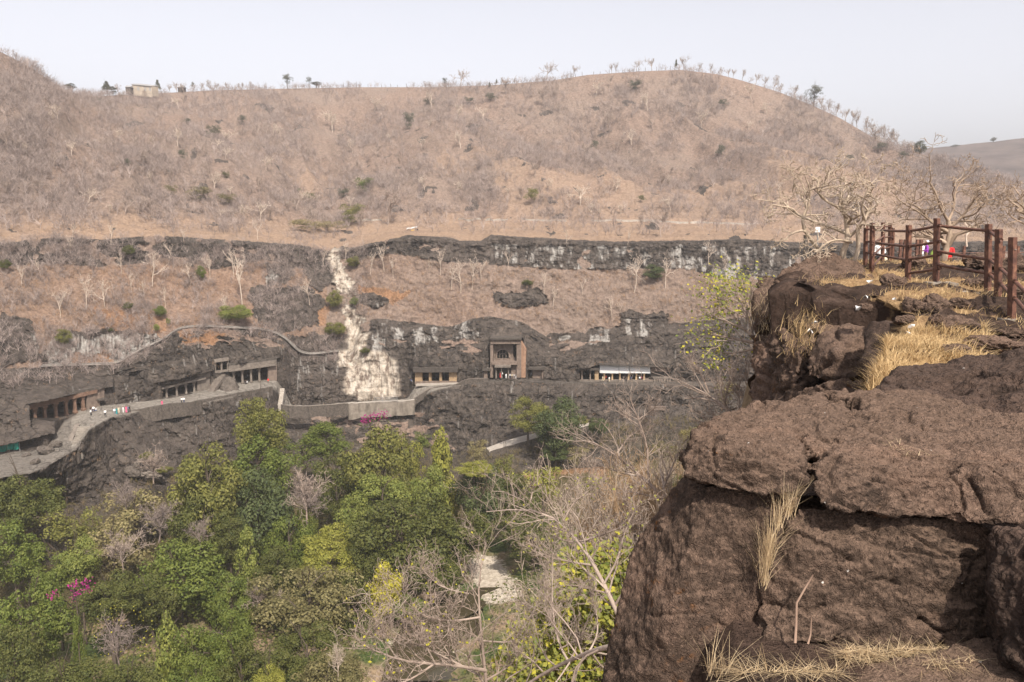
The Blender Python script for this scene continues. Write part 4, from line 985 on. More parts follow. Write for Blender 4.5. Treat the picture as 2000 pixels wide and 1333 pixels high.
m = MB(); f.slab(m, [(966, 714.5), (997, 714.5), (997, 718.5), (966, 718.5)], -2., 2.2); m.obj('porch_roof', M_GREYS, c)
for px in (969, 979.5, 993): f.pillar('pillar', px, 718, 740, 3., M_GREYS, c, 1.2)
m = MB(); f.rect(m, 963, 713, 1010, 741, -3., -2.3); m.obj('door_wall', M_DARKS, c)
m = MB(); f.rect(m, 998, 713, 1009, 741, -2.2, -.6); m.obj('carved_panel', M_PINK, c)
# the two little side cells
f, c = cave('rock_cell', (943, 743, 243.6), (957, 742.5, 243.3), 'small ochre doorway cell just left of the tall temple front', 'cave cell')
m = MB(); f.slab(m, [(942, 720), (958, 720), (958, 725), (942, 725)], -1., .8); m.obj('brow', M_DARKS, c)
m = MB(); f.rect(m, 945, 724, 952, 742, -.8, -.1); m.obj('wall', M_PINK, c)
f, c = cave('rock_cell', (1031, 742, 241.9), (1063, 741.5, 240.9), 'small pink walled cell just right of the tall temple front', 'cave cell')
m = MB(); f.slab(m, [(1032, 718), (1062, 718), (1062, 723), (1032, 723)], -1., .8); m.obj('brow', M_DARKS, c)
m = MB(); f.rect(m, 1040, 722, 1059, 740, -1.6, -.9); m.obj('wall', M_PINK, c)
m = MB(); f.rect(m, 1058, 722, 1061, 740, -1.6, 0.); m.obj('pier', M_PINK, c)
# the long shuttered cave
f, c = cave('cave_temple', (1132, 747.5, 238.), (1312, 747.5, 233.4), 'long cave front closed above with white shutters over a row of pillars')
m = MB(); f.slab(m, [(1132, 720), (1171, 720), (1171, 724), (1132, 724)], -1., .8); m.obj('brow', M_DARKS, c)
m = MB(); f.slab(m, [(1170, 710), (1312, 716.5), (1312, 718.5), (1170, 713)], -1., 1.5); m.obj('eave', M_DARKS, c)
for x0, x1 in ((1171.5, 1208.5), (1209.2, 1229.5), (1230.2, 1270)):
    m = MB(); yt = lambda x: 713.5 + (x - 1171) * .016
    f.slab(m, [(x0, yt(x0)), (x1, yt(x1)), (x1, 729.8), (x0, 729)], -.1, .1); m.obj('shutter', M_SHUT, c)
for px, wp in ((1136.5, 3.), (1152.5, 3.)): f.pillar('pillar', px, 723, 744, wp, M_PINK, c, -.3)
m = MB(); f.rect(m, 1161.5, 722, 1169, 744, -1.2, -.1); m.obj('pier', M_OCH, c)
for px in (1180, 1195.5, 1210.5, 1227.5, 1242.5, 1257.5): f.pillar('pillar', px, 728.5, 744.5, 4., M_OCH, c, -.5)
m = MB(); f.rect(m, 1132, 743, 1276, 747.5, -1.2, .2); m.obj('plinth', M_GREYS, c)
m = MB(); f.slab(m, [(1272, 717), (1311, 719), (1311, 727), (1272, 726)], -1., -.2); bm_ = m.obj('beam', M_PINK, c)
m = MB(); f.rect(m, 1273, 716, 1277.5, 727, -.3, 0.); m.obj('plaster_patch', M_OCH, bm_)
m = MB(); f.slab(m, [(1271, 727), (1311, 728), (1311, 739), (1271, 738)], -1.6, -.8); m.obj('lower_wall', M_DARKS, c)
m = MB()
for i in range(7): f.rect(m, 1277 + i * 5, 739, 1280.5 + i * 5, 749, .2, .7)
f.rect(m, 1275, 737, 1312, 740, .1, .8)
m.obj('balustrade', M_GREYS, c)
# square hole and the doorway below
f, c = cave('rock_window', (1228, 777, 235.), (1247, 777, 234.5), 'square dark opening in the rock below the shuttered cave', 'cave window')
m = MB(); f.slab(m, [(1227, 759), (1248, 759), (1246, 762), (1229, 762)], -.6, .3); m.obj('lintel', M_DARKS, c)
m = MB(); f.slab(m, [(1230, 775), (1245, 775), (1246, 778), (1229, 778)], -.6, .3); m.obj('sill', M_GREYS, c)
f, c = cave('rock_doorway', (1267, 821, 224.6), (1291, 820, 224.), 'low doorway with a pale frame at the foot of the rock under the shuttered cave', 'doorway')
m = MB(); f.rect(m, 1266, 795, 1300, 802, -.6, .4); m.obj('lintel', M_PINK, c)
m = MB(); f.rect(m, 1268, 802, 1276, 820, -.6, -.1); m.obj('jamb', M_OCH, c)
m = MB(); f.rect(m, 1278.5, 803, 1281, 818, -.5, 0.); m.obj('door_leaf', M_SIGN, c)
m = MB(); f.rect(m, 1286, 802, 1290, 820, -.6, -.1); m.obj('jamb', M_GREYS, c)
def board(px0_, py0_, px1_, py1_, Y, label):
    a = P(px0_, py1_, Y); b = P(px1_, py0_, Y); m = MB()
    c = empty('sign', [a[0], Y, a[2] - .5], label, 'sign')
    m.box(a, (b[0] - a[0], 0, 0), (0, .08, 0), (0, 0, b[2] - a[2])); m.obj('board', M_SIGN, c)
    m = MB(); m.cbox([(a[0] + b[0]) / 2, Y + .13, a[2] - .5], .1, .1, b[2] - a[2] + .5); m.obj('post', M_STEEL, c)
board(1179, 748.5, 1184.5, 753, 234.6, 'small white sign board under the left part of the shuttered cave')
board(1282, 751, 1287.5, 755.8, 231.5, 'small white sign board under the right end of the shuttered cave')

# ---------------------------------------------------------------- rock mass and the rock-cut stair between the halls
rock('outcrop', [pts((432, 738, 219), (445, 734, 219), (458, 738, 218), (468, 764, 216), (462, 769, 214.5), (440, 772, 212.5), (430, 770, 213.5), (425, 768, 216), (450, 745, 216.5), (440, 750, 222), (465, 768, 222), (430, 770, 220))],
     'dark bulky rock beside the rock-cut stair on the left terrace', M_WALLS, .4, 3, .7, .16, 81, .3)
M_STEP = stone_mat('worn stone steps', (.17, .145, .12), (.29, .255, .215))
def stairs(name, label, lo, hi, n, wl, depth, mat=None):
    """lo, hi: (px left, px right, py, Y); n steps as solid blocks"""
    a0, a1 = P(lo[0], lo[2], lo[3]), P(lo[1], lo[2], lo[3]); b0, b1 = P(hi[0], hi[2], hi[3]), P(hi[1], hi[2], hi[3])
    m = MB()
    for i in range(n):
        t0, t1 = i / n, (i + 1) / n
        p0 = a0 + (b0 - a0) * t0; p1 = a1 + (b1 - a1) * t0; q0 = a0 + (b0 - a0) * t1; q1 = a1 + (b1 - a1) * t1
        z = p0[2] + (b0[2] - a0[2]) / n
        V = [[p0[0], p0[1], z - depth], [p1[0], p1[1], z - depth], [q1[0], q1[1], z - depth], [q0[0], q0[1], z - depth]]
        V += [[v[0], v[1], z] for v in V]
        m.add(V, [(0, 3, 2, 1), (4, 5, 6, 7), (0, 1, 5, 4), (1, 2, 6, 5), (2, 3, 7, 6), (3, 0, 4, 7)])
    return tag(m.obj(name, mat or M_PAVE, None, origin=a0), label, 'stairs')
stairs('stairs', 'rock-cut stair climbing to the small upper window', (406, 418, 764, 214.), (424, 440, 731, 220.5), 12, 2, 1.2, M_GREYS)
stairs('stairs', 'broad stone stair down from the left terrace to the lower court', (138, 160, 879, 165.0), (153, 178, 833, 170.3), 11, 2, 2.4, M_STEP)
stairs('stairs', 'short stair stepping down from the terrace to the middle path', (540, 551, 792, 222.), (545, 556, 759, 232.), 9, 2, 2.)

rock('outcrop', [pts((-60, 826, 166), (0, 822, 170), (50, 822, 173), (80, 832, 173), (96, 850, 170.5), (60, 861, 167.5), (20, 868, 165), (-60, 876, 160), (-60, 830, 176), (60, 828, 184), (90, 840, 182), (40, 850, 180))],
     'dark overhanging rock roof above the green shade cloth', M_WALLS, .4, 3, .6, .2, 83, .3)
rock('outcrop', [pts((92, 850, 172), (112, 846, 174), (138, 852, 173.5), (138, 866, 170), (120, 886, 167), (100, 888, 166), (90, 870, 168.5), (110, 850, 178), (136, 856, 178), (100, 880, 173))],
     'dark rock mass left of the broad stair', M_WALLS, .4, 2, .7, .22, 85, .3)
def resample(a, k):
    a = np.asarray(a, float); d = np.r_[0, np.cumsum(np.linalg.norm(np.diff(a, axis=0), axis=1))]
    t = np.linspace(0, d[-1], k); q_ = np.stack([np.interp(t, d, a[:, i]) for i in range(3)], -1)
    for _ in range(2): q_[1:-1] = .25 * q_[:-2] + .5 * q_[1:-1] + .25 * q_[2:]
    return q_
# ---------------------------------------------------------------- walls along the path
def wall(name, label, pl, th, h, mat, cat='wall', cap=None, capmat=None, dz=0.):
    a = np.array(pl, float); Q = P(a[:, 0], a[:, 1], a[:, 2]); Q[:, 2] += dz
    nq = max(len(Q), int(np.linalg.norm(np.diff(Q, axis=0), axis=1).sum() / 1.1)); Q = resample(Q, nq)
    Q += np.stack([.22 * fbm(Q * .5, 3, 3), .22 * fbm(Q * .5, 3, 4), .16 * fbm(Q * .9, 3, 5)], -1)
    h = h * (1 + .15 * fbm(Q * .3, 2, 6)) if np.isscalar(h) else h
    d = np.gradient(Q[:, :2], axis=0); d /= np.linalg.norm(d, axis=1)[:, None]; nn = np.stack([d[:, 1], -d[:, 0]], -1)
    k = len(Q); hh = np.broadcast_to(np.asarray(h, float), (k,))
    def ring(off0, off1, z0, z1):
        V = []
        for i in range(k):
            for o_, z_ in ((off0, z0[i]), (off1, z0[i]), (off1, z1[i]), (off0, z1[i])):
                V.append([Q[i, 0] + nn[i, 0] * o_, Q[i, 1] + nn[i, 1] * o_, z_])
        Qd = [(i * 4 + j, i * 4 + (j + 1) % 4, i * 4 + 4 + (j + 1) % 4, i * 4 + 4 + j) for i in range(k - 1) for j in range(4)] + [(3, 2, 1, 0), (4 * k - 4, 4 * k - 3, 4 * k - 2, 4 * k - 1)]
        return V, [q[::-1] for q in Qd]
    c = empty(name, Q[0] - [0, 0, hh[0]], label, cat)
    m = MB(); m.add(*ring(-th / 2, th / 2, Q[:, 2] - hh, Q[:, 2])); m.obj('wall_body', mat, c)
    if cap:
        m = MB(); m.add(*ring(-th / 2 - .08, th / 2 + .08, Q[:, 2] + .003, Q[:, 2] + cap)); m.obj('coping', capmat or M_PAVE, c)
    return c
def yl(px, d=0.):
    return float(np.interp(px, NPX, lout[1])) + d
wall('retaining_wall', 'dark rubble parapet following the broad stair up to the terrace', [(150, 890, 164.), (160, 879, 165.8), (169, 858, 168.4), (178, 838, 170.4), (190, 826, 178.), (204, 817, 185.)], .7, 2.4, M_WALLS, dz=.6, cap=.12, capmat=M_GREYS)
wall('retaining_wall', 'wall running on the left side of the broad stair', [(134, 880, 166.5), (141, 862, 168.8), (148, 843, 171.), (152, 836, 172.5)], .8, 2.2, M_WALLS, dz=.8, cap=.1, capmat=M_GREYS)
wall('retaining_wall', 'long dark retaining wall under the left terrace edge', [(204, 817, 186.), (222, 812, 187.2), (262, 806, 188.6), (300, 799, 190.6), (338, 792, 194.), (367, 791, 197.), (400, 785, 202.), (430, 779, 206.), (470, 771, 211.), (531, 759.5, 220.)], .6, 3.6, M_WALLS, dz=.6)
wall('retaining_wall', 'stone wall under the middle path left of the concrete stretch', [(549, 793, 221.), (565, 796, 222.), (600, 797, 224.), (640, 794, 228.), (679, 791, 233.)], .5, 3.4, M_WALLS, dz=.35, cap=.1, capmat=M_GREYS)
wall('retaining_wall', 'water-stained concrete retaining wall below the cream rock stain', [(680, 791, 233.1), (720, 789, 236.), (770, 787, 237.), (800, 786, 237.4), (809, 783, 238.)], .7, 4.6, M_CONC, dz=.4, cap=.15)
wall('parapet_wall', 'light parapet climbing beside the steps to the ochre hall', [(808, 781, 238.4), (826, 770, 239.6), (840, 760, 241.4), (856, 757.5, 241.7), (890, 755, 241.4), (906, 743.5, 241.), (930, 742, 241.), (952, 741, 240.9)], .45, 2.0, M_WALLS, dz=.3, cap=.12, capmat=M_GREYS)
wall('parapet_wall', 'low wall along the ledge between the temple front and the shuttered cave', [(1028, 745, 239.6), (1062, 745, 238.6), (1100, 749, 236.4), (1131, 750, 236.)], .5, 1.6, M_DARKS, dz=.25)
wall('parapet_wall', 'low dark wall along the ledge in front of the shuttered cave', [(1134, 751, 235.6), (1200, 751.5, 234.), (1312, 753, 231.)], .5, 2.2, M_DARKS, dz=.2, cap=.1, capmat=M_GREYS)
# the lower path to the right with its wall
def strip(name, label, L_, R_, mat, th=.5, kind=None, dz=.15):
    a = np.array(L_, float); b = np.array(R_, float); A_ = P(a[:, 0], a[:, 1], a[:, 2]); B_ = P(b[:, 0], b[:, 1], b[:, 2])
    A_[:, 2] += dz; B_[:, 2] = A_[:, 2]; k = len(a)
    V = np.concatenate([A_, B_, A_ - [0, 0, th], B_ - [0, 0, th]])
    Q = []
    for i in range(k - 1):
        Q += [(i, k + i, k + i + 1, i + 1), (2 * k + i, 2 * k + i + 1, 3 * k + i + 1, 3 * k + i), (i, i + 1, 2 * k + i + 1, 2 * k + i), (k + i, 3 * k + i, 3 * k + i + 1, k + i + 1)]
    Q += [(0, 2 * k, 3 * k, k), (k - 1, 2 * k - 1, 4 * k - 1, 3 * k - 1)]
    m = MB(); m.add(V, Q); o = m.obj(name, mat)
    if kind: o['kind'] = kind
    return o
strip('path', '', [(950, 877, 218.5), (985, 864, 218.5), (1020, 854, 218.5), (1058, 846, 218.5), (1100, 838, 218.5), (1150, 828, 219.0)], [(956, 884, 214.5), (990, 874, 213.5), (1025, 863, 213.0), (1062, 852, 213.0), (1104, 844, 213.5), (1152, 833, 214.5)], M_PAVE, 3., 'structure', .3)
wall('retaining_wall', 'wall under the lower footpath beside the dark round tree', [(956, 884, 214.1), (990, 874, 213.3), (1025, 863.5, 212.7), (1062, 853, 212.7), (1104, 844, 213.2), (1152, 833, 214.1)], .5, 5., M_WALLS, dz=.2)
# the cement drain that skirts the brow above the caves
dl = [(72, 716), (110, 714), (150, 713), (190, 712), (228, 712), (244, 702), (262, 690), (282, 680), (300, 672), (318, 664), (332, 654), (345, 643), (365, 639), (400, 637), (435, 639), (470, 641), (500, 642), (525, 645), (552, 656), (566, 668), (578, 682), (592, 691), (612, 692), (630, 690), (648, 687), (664, 686)]
m = MB(); dp = []
for px, py in dl:
    g_ = ground_at(px, py, 8.2, 9.4); dp.append(P(px, py, g_.y - .9))
dp = np.array(dp); kk = np.linspace(0, len(dp) - 1, 110); dp = np.stack([np.interp(kk, np.arange(len(dp)), dp[:, i]) for i in range(3)], -1)
for i in range(3): dp[:, i] = np.convolve(np.pad(dp[:, i], 3, mode='edge'), np.ones(7) / 7, 'valid')
for o_, z_, r_ in ((.6, 0., .2), (-.5, .2, .2)):
    m.tube(dp + np.array([0, -o_, z_]), r_, 7)
m.tube(dp + np.array([0, .05, -.12]), .34, 6)
tag(m.obj('drain_channel', M_DRAIN, None, True, origin=dp[0]), 'pale cement drain channel arching over the brow above the left caves', 'drain')
# steel railing on the concrete wall
c = empty('guard_rail', P(731, 786, 236.3), 'grey steel guard rail on the concrete wall below the cream rock stain', 'railing')
for i, (x_, y_) in enumerate(((732, 787), (747, 786.5), (762, 786), (776, 785.5))):
    b_ = P(x_, y_, 236.3); m = MB(); m.cbox(b_, .1, .1, 1.75); m.obj('post', M_STEEL, c)
for k in range(3):
    m = MB(); m.tube([P(732, 787, 236.3) + [0, -.08, .6 + k * .5], P(776, 785.5, 236.3) + [0, -.08, .6 + k * .5]], .055, 5); m.obj('rail', M_STEEL, c)
# green shade cloth in the lower court
c = empty('shade_cloth', P(0, 892, 163.5), 'green shade cloth stretched on poles in front of the lowest cave at the left edge', 'shade cloth')
m = MB(); kx = np.linspace(-22, 36, 14)
Vt = np.array([[P(x, 864 - (x + 6) * .17 + .8 * math.sin(x * .3), 164.5 + .25 * math.sin(x * .4)), P(x, 884 - (x + 6) * .17 + 1.2 * math.sin(x * .25), 164.2 + .35 * math.sin(x * .5))] for x in kx])
V = Vt.reshape(-1, 3); V = np.concatenate([V, V + [0, .05, 0]]); k2 = len(kx) * 2
m.add(V, [(2 * i, 2 * i + 1, 2 * i + 3, 2 * i + 2) for i in range(13)] + [(k2 + 2 * i + 2, k2 + 2 * i + 3, k2 + 2 * i + 1, k2 + 2 * i) for i in range(13)])
m.obj('cloth', flat_mat('green netting', (.018, .20, .15), .8, .2, 1.5), c)
for x_ in (-4, 16, 36):
    m = MB(); a_ = P(x_, 858 - (x_ + 6) * .17, 164.7); m.tube([a_, a_ - [0, 0, 4.2]], .07, 6); m.obj('pole', M_STEEL, c)
# fallen stones of the lower court
for i, (px, py, s_, lab) in enumerate(((96, 884, 1.9, 'grey boulder at the mouth of the lowest cave'), (112, 872, 1.5, 'rounded stone left of the broad stair foot'), (74, 905, 1.2, 'small boulder lying on the lower court'), (54, 888, .9, 'small stone beside the green shade cloth'),
                                       (300, 905, 2.6, 'big dark boulder fallen below the long retaining wall'), (262, 925, 2.0, 'boulder below the long retaining wall, left of the big dark one'), (300, 938, 3.4, 'pale flat slab of rock above the bare grey shrubs'), (275, 905, 1.6, 'pale stone beside the big dark fallen boulder'))):
    g_ = ground_at(px, py, 9.5, 13.5); o = link('boulder', bpy.data.meshes.get('fallen rock') or URK[i % 6].copy()); o.data.name = 'fallen stone'
    o.data.materials.clear(); o.data.materials.append(M_GREYS if i in (6, 7) else M_WALLS)
    o.location = g_ + Vector((0, -.5, s_ * .2)); o.scale = (s_ * 1.2, s_, s_ * .8 * (.6 if i == 6 else 1)); o.rotation_euler = (0, .1 * i, i * 1.3); tag(o, lab, 'boulder')
# ================================================================ plants
def grow(Pp, R, levels, seed):
    """Pp (B,k,3), R (B,k): parent limbs; returns a list of (P,R) per level, each level growing from the last"""
    r = np.random.default_rng(seed); out = [(Pp, R)]; k = 5
    for L in levels:
        B = len(Pp); n = L['n']
        t = r.uniform(L.get('t0', .3), L.get('t1', 1.), (B, n)); kk = Pp.shape[1]
        if L.get('tip', 1): t[:, 0] = .97
        f = t * (kk - 1); i = np.minimum(f.astype(int), kk - 2); w_ = (f - i)[..., None]
        bi = np.arange(B)[:, None]
        base = Pp[bi, i] * (1 - w_) + Pp[bi, i + 1] * w_
        rad = R[bi, i] * (1 - w_[..., 0]) + R[bi, i + 1] * w_[..., 0]
        tan = Pp[bi, i + 1] - Pp[bi, i]; tan /= np.linalg.norm(tan, axis=-1, keepdims=True) + 1e-9
        plen = np.linalg.norm(np.diff(Pp, axis=1), axis=-1).sum(1)[:, None]
        rv = r.normal(size=(B, n, 3)); rv -= (rv * tan).sum(-1, keepdims=True) * tan; rv /= np.linalg.norm(rv, axis=-1, keepdims=True) + 1e-9
        a = np.radians(r.uniform(L['a0'], L['a1'], (B, n)))[..., None]
        d = tan * np.cos(a) + rv * np.sin(a) + np.array([0, 0, L.get('up', .2)])
        d /= np.linalg.norm(d, axis=-1, keepdims=True)
        ln = plen * L['len'] * r.uniform(.6, 1.25, (B, n)) * (1.15 - .45 * t)
        if 'max' in L: ln = np.minimum(ln, L['max'] * r.uniform(.7, 1.1, (B, n)))
        pts_ = [base]; dd = d
        for s_ in range(k - 1):
            dd = dd + r.normal(size=dd.shape) * L.get('curl', .25) + np.array([0, 0, L.get('lift', .05)])
            dd /= np.linalg.norm(dd, axis=-1, keepdims=True)
            pts_.append(pts_[-1] + dd * (ln / (k - 1))[..., None])
        Pp = np.stack(pts_, 2).reshape(-1, k, 3)
        r0 = np.minimum(rad * L['r'], rad * .95).reshape(-1, 1)
        R = r0 * np.linspace(1, L.get('taper', .45), k)[None]
        R = np.maximum(R, L.get('rmin', 0.))
        out.append((Pp, R))
    return out
def limbs_mesh(name, lv, sides, origin=(0, 0, 0), smooth_=True):
    V = []; Q = []; T = []; n = 0
    for (Pp, R), s_ in zip(lv, sides):
        v, q_ = tubes(Pp, R, s_); V.append(v); Q.append(q_ + n); n += len(v)
        rr_ = np.random.default_rng(len(v)).uniform(0, 1, len(Pp)); T.append(np.repeat(rr_, v.shape[0] // len(Pp)))
    return mesh(name, np.concatenate(V) - np.asarray(origin), np.concatenate(Q), None, smooth_, {'tint': np.concatenate(T)})
def leaf_quads(c, size, nrm, seed, fold=.0):
    """diamond leaves at c (n,3), facing roughly along nrm"""
    r = np.random.default_rng(seed); n = len(c)
    N = nrm + r.normal(size=(n, 3)) * .42; N /= np.linalg.norm(N, axis=1, keepdims=True) + 1e-9
    a = np.cross(N, r.normal(size=(n, 3))); a /= np.linalg.norm(a, axis=1, keepdims=True) + 1e-9
    b = np.cross(N, a); s_ = (np.asarray(size) * r.uniform(.6, 1.35, n))[:, None]
    V = np.stack([c - a * s_ * .6, c - b * s_ * .42 + N * s_ * .1, c + a * s_ * .6, c + b * s_ * .42 + N * s_ * .1], 1).reshape(-1, 3)
    Q = np.arange(n * 4).reshape(n, 4)
    return V, Q, np.repeat(r.uniform(0, 1, n), 4)
def bark(name, c0, c1):
    t = NT(name)
    p = t.pos(); n = t.noise(p, 4., 5.)
    c = t.mix(t.attr('tint'), c0, c1)
    c = t.mix(t.ramp(n, [(.35, 0.), (.65, .55)]), c, tuple(a * .6 for a in c0))
    return t.surf(c, .85, None, .15)
M_TWIG = bark('pale twig bark', (.28, .21, .17), (.45, .36, .30))
M_TWIGP = bark('white bark', (.50, .40, .32), (.66, .54, .44))
M_TWIGG = bark('grey twig bark', (.20, .155, .135), (.34, .27, .235))
M_TWIGO = bark('warm twig bark', (.34, .22, .13), (.52, .37, .23))
M_TRUNK = bark('brown trunk bark', (.075, .055, .04), (.13, .10, .08))
def leafm(name, c0, c1, tr=.28):
    t = NT(name); p = t.pos()
    # whole sprays differ in leaf colour: young leaves, old leaves
    n = t.noise(p, .55, 3.)
    f = t.math('ADD', t.math('MULTIPLY', t.attr('tint'), .6), t.math('SUBTRACT', n, .3), True)
    return t.surf(t.mix(f, c0, c1), .6, None, .25, 0., tr)
LEAF = {
    'dark': leafm('dark olive leaf', (0.041, 0.055, 0.012), (0.140, 0.138, 0.035)),
    'green': leafm('green leaf', (0.056, 0.087, 0.015), (0.183, 0.201, 0.040)),
    'bright': leafm('bright green leaf', (0.096, 0.131, 0.026), (0.270, 0.271, 0.065)),
    'yellow': leafm('yellow leaf', (0.268, 0.242, 0.022), (0.513, 0.450, 0.052)),
    'lime': leafm('lime leaf', (0.146, 0.160, 0.026), (0.348, 0.319, 0.065)),
    'brown': leafm('bronze green leaf', (0.073, 0.083, 0.019), (0.232, 0.213, 0.052)),
    'tan': leafm('tan flowered leaf', (0.073, 0.071, 0.025), (0.268, 0.224, 0.098)),
    'blue': leafm('dull dark leaf', (0.041, 0.060, 0.021), (0.116, 0.132, 0.046)),
    'straw': leafm('straw leaf', (0.146, 0.132, 0.052), (0.329, 0.265, 0.124)),
    'magenta': leafm('magenta bract', (.26, .010, .12), (.42, .03, .22)),
    'hill': leafm('dusty hill leaf', (.06, .065, .038), (.14, .14, .085)),
}
def crown_mesh(seed, shape='round', n=10500, leaf=.0235, nclump=58):
    """a crown 1 wide and 1 high standing on z=0; returns leaf mesh"""
    r = np.random.default_rng(seed)
    C_ = []; rad = []
    while len(C_) < nclump:
        d = r.normal(size=3); d /= np.linalg.norm(d)
        if shape == 'round': rr_ = r.uniform(.45, 1.) ** .6; p = d * rr_ * np.array([.36, .36, .36]) + [0, 0, .55]; s_ = r.uniform(.07, .16)
        elif shape == 'flat': rr_ = r.uniform(.35, 1.) ** .6; p = d * rr_ * np.array([.42, .42, .26]) + [0, 0, .62]; s_ = r.uniform(.06, .13)
        elif shape == 'cone':
            z = r.uniform(.05, .95); a = r.uniform(0, 2 * PI); w_ = .36 * (1 - z) ** .8 + .05; p = np.array([math.cos(a) * w_ * r.uniform(.3, 1), math.sin(a) * w_ * r.uniform(.3, 1), z]); s_ = .06 + .11 * (1 - z)
        else: rr_ = r.uniform(.2, 1.); p = d * rr_ * np.array([.42, .42, .42]) + [0, 0, .52]; s_ = r.uniform(.06, .14)
        C_.append(p); rad.append(s_)
    C_ = np.array(C_); rad = np.array(rad)
    w_ = rad ** 2; i = r.choice(nclump, n, p=w_ / w_.sum())
    d = r.normal(size=(n, 3)); d[:, 2] += .35; d /= np.linalg.norm(d, axis=1)[:, None]
    sq = np.array([1, 1, .75 if shape != 'cone' else .9])
    rr_ = rad[i] * (.55 + .5 * r.uniform(0, 1, n) ** .5) * (1 + .35 * fbm(d * 2.2 + C_[i] * 9, 2, seed))
    c = C_[i] + d * rr_[:, None] * sq * .92
    c = c * (1 + .28 * np.stack([fbm(C_[i] * 2.1 + 5 * k_, 2, seed + k_) for k_ in range(3)], -1) * np.array([1, 1, .6]))
    V, Q, t_ = leaf_quads(c, leaf, d + np.array([0, 0, .35]), seed + 1)
    return mesh('crown', V, Q, None, False, {'tint': t_})
def trunk_mesh(seed):
    lv = grow(resample([(0, 0, 0), (.02, .01, .25), (-.01, .02, .5), (.02, 0, .8)], 6)[None], np.linspace(.035, .012, 6)[None],
              [dict(n=9, t0=.25, a0=25, a1=60, len=.5, r=.55, curl=.2, up=.3), dict(n=4, a0=20, a1=55, len=.5, r=.5, curl=.3, up=.2)], seed)
    return limbs_mesh('trunk', lv, (7, 5, 3))
CR = {'round': [crown_mesh(s, 'round') for s in (1, 2, 3, 12, 13)], 'flat': [crown_mesh(s, 'flat', 12000, .02, 70) for s in (4, 5, 14)], 'cone': [crown_mesh(s, 'cone', 6500, .032, 46) for s in (6, 7, 15)],
      'loose': [crown_mesh(s, 'loose', 2600, .026, 40) for s in (8, 9)], 'column': [crown_mesh(11, 'cone', 5000, .03, 50)]}
for v_ in CR.values():
    for m_ in v_: m_.materials.append(LEAF['green'])
TR = [trunk_mesh(s) for s in (1, 2, 3)]
for m_ in TR: m_.materials.append(M_TRUNK)
rt = random.Random(21)
def omat(o, m_):
    o.material_slots[0].link = 'OBJECT'; o.material_slots[0].material = m_
def leafy(px, top, wpx, hpx, Y, kind, shape, label, name='tree', cat='tree', group='trees crowding the valley floor', zg=None, trunk=True):
    """crown spans rows top..top+hpx and wpx columns at distance Y; the trunk reaches the ground"""
    t_ = P(px, top, Y); b_ = P(px, top + hpx, Y); w_ = wpx * Y / F
    H = t_[2] - b_[2]
    if zg is None:
        g1 = floor_z(t_[0], Y); zg = g1
    zg = min(zg, b_[2] - .3)
    e = empty(name, (t_[0], Y, zg), label, cat, group if cat == 'tree' else None)
    c = link('crown', rt.choice(CR[shape])); c.parent = e; omat(c, LEAF[kind])
    c.location = (0, 0, b_[2] - zg - .04 * H); c.scale = (w_ * 1.16, w_ * 1.16, H * 1.06); c.rotation_euler = (0, 0, rt.uniform(0, 6.28))
    if trunk:
        k_ = link('trunk', rt.choice(TR)); k_.parent = e; hh = b_[2] - zg + .75 * H
        k_.scale = (max(w_ * .9, hh * .35),) * 2 + (hh / .8,); k_.rotation_euler = (0, 0, rt.uniform(0, 6.28))
    return e
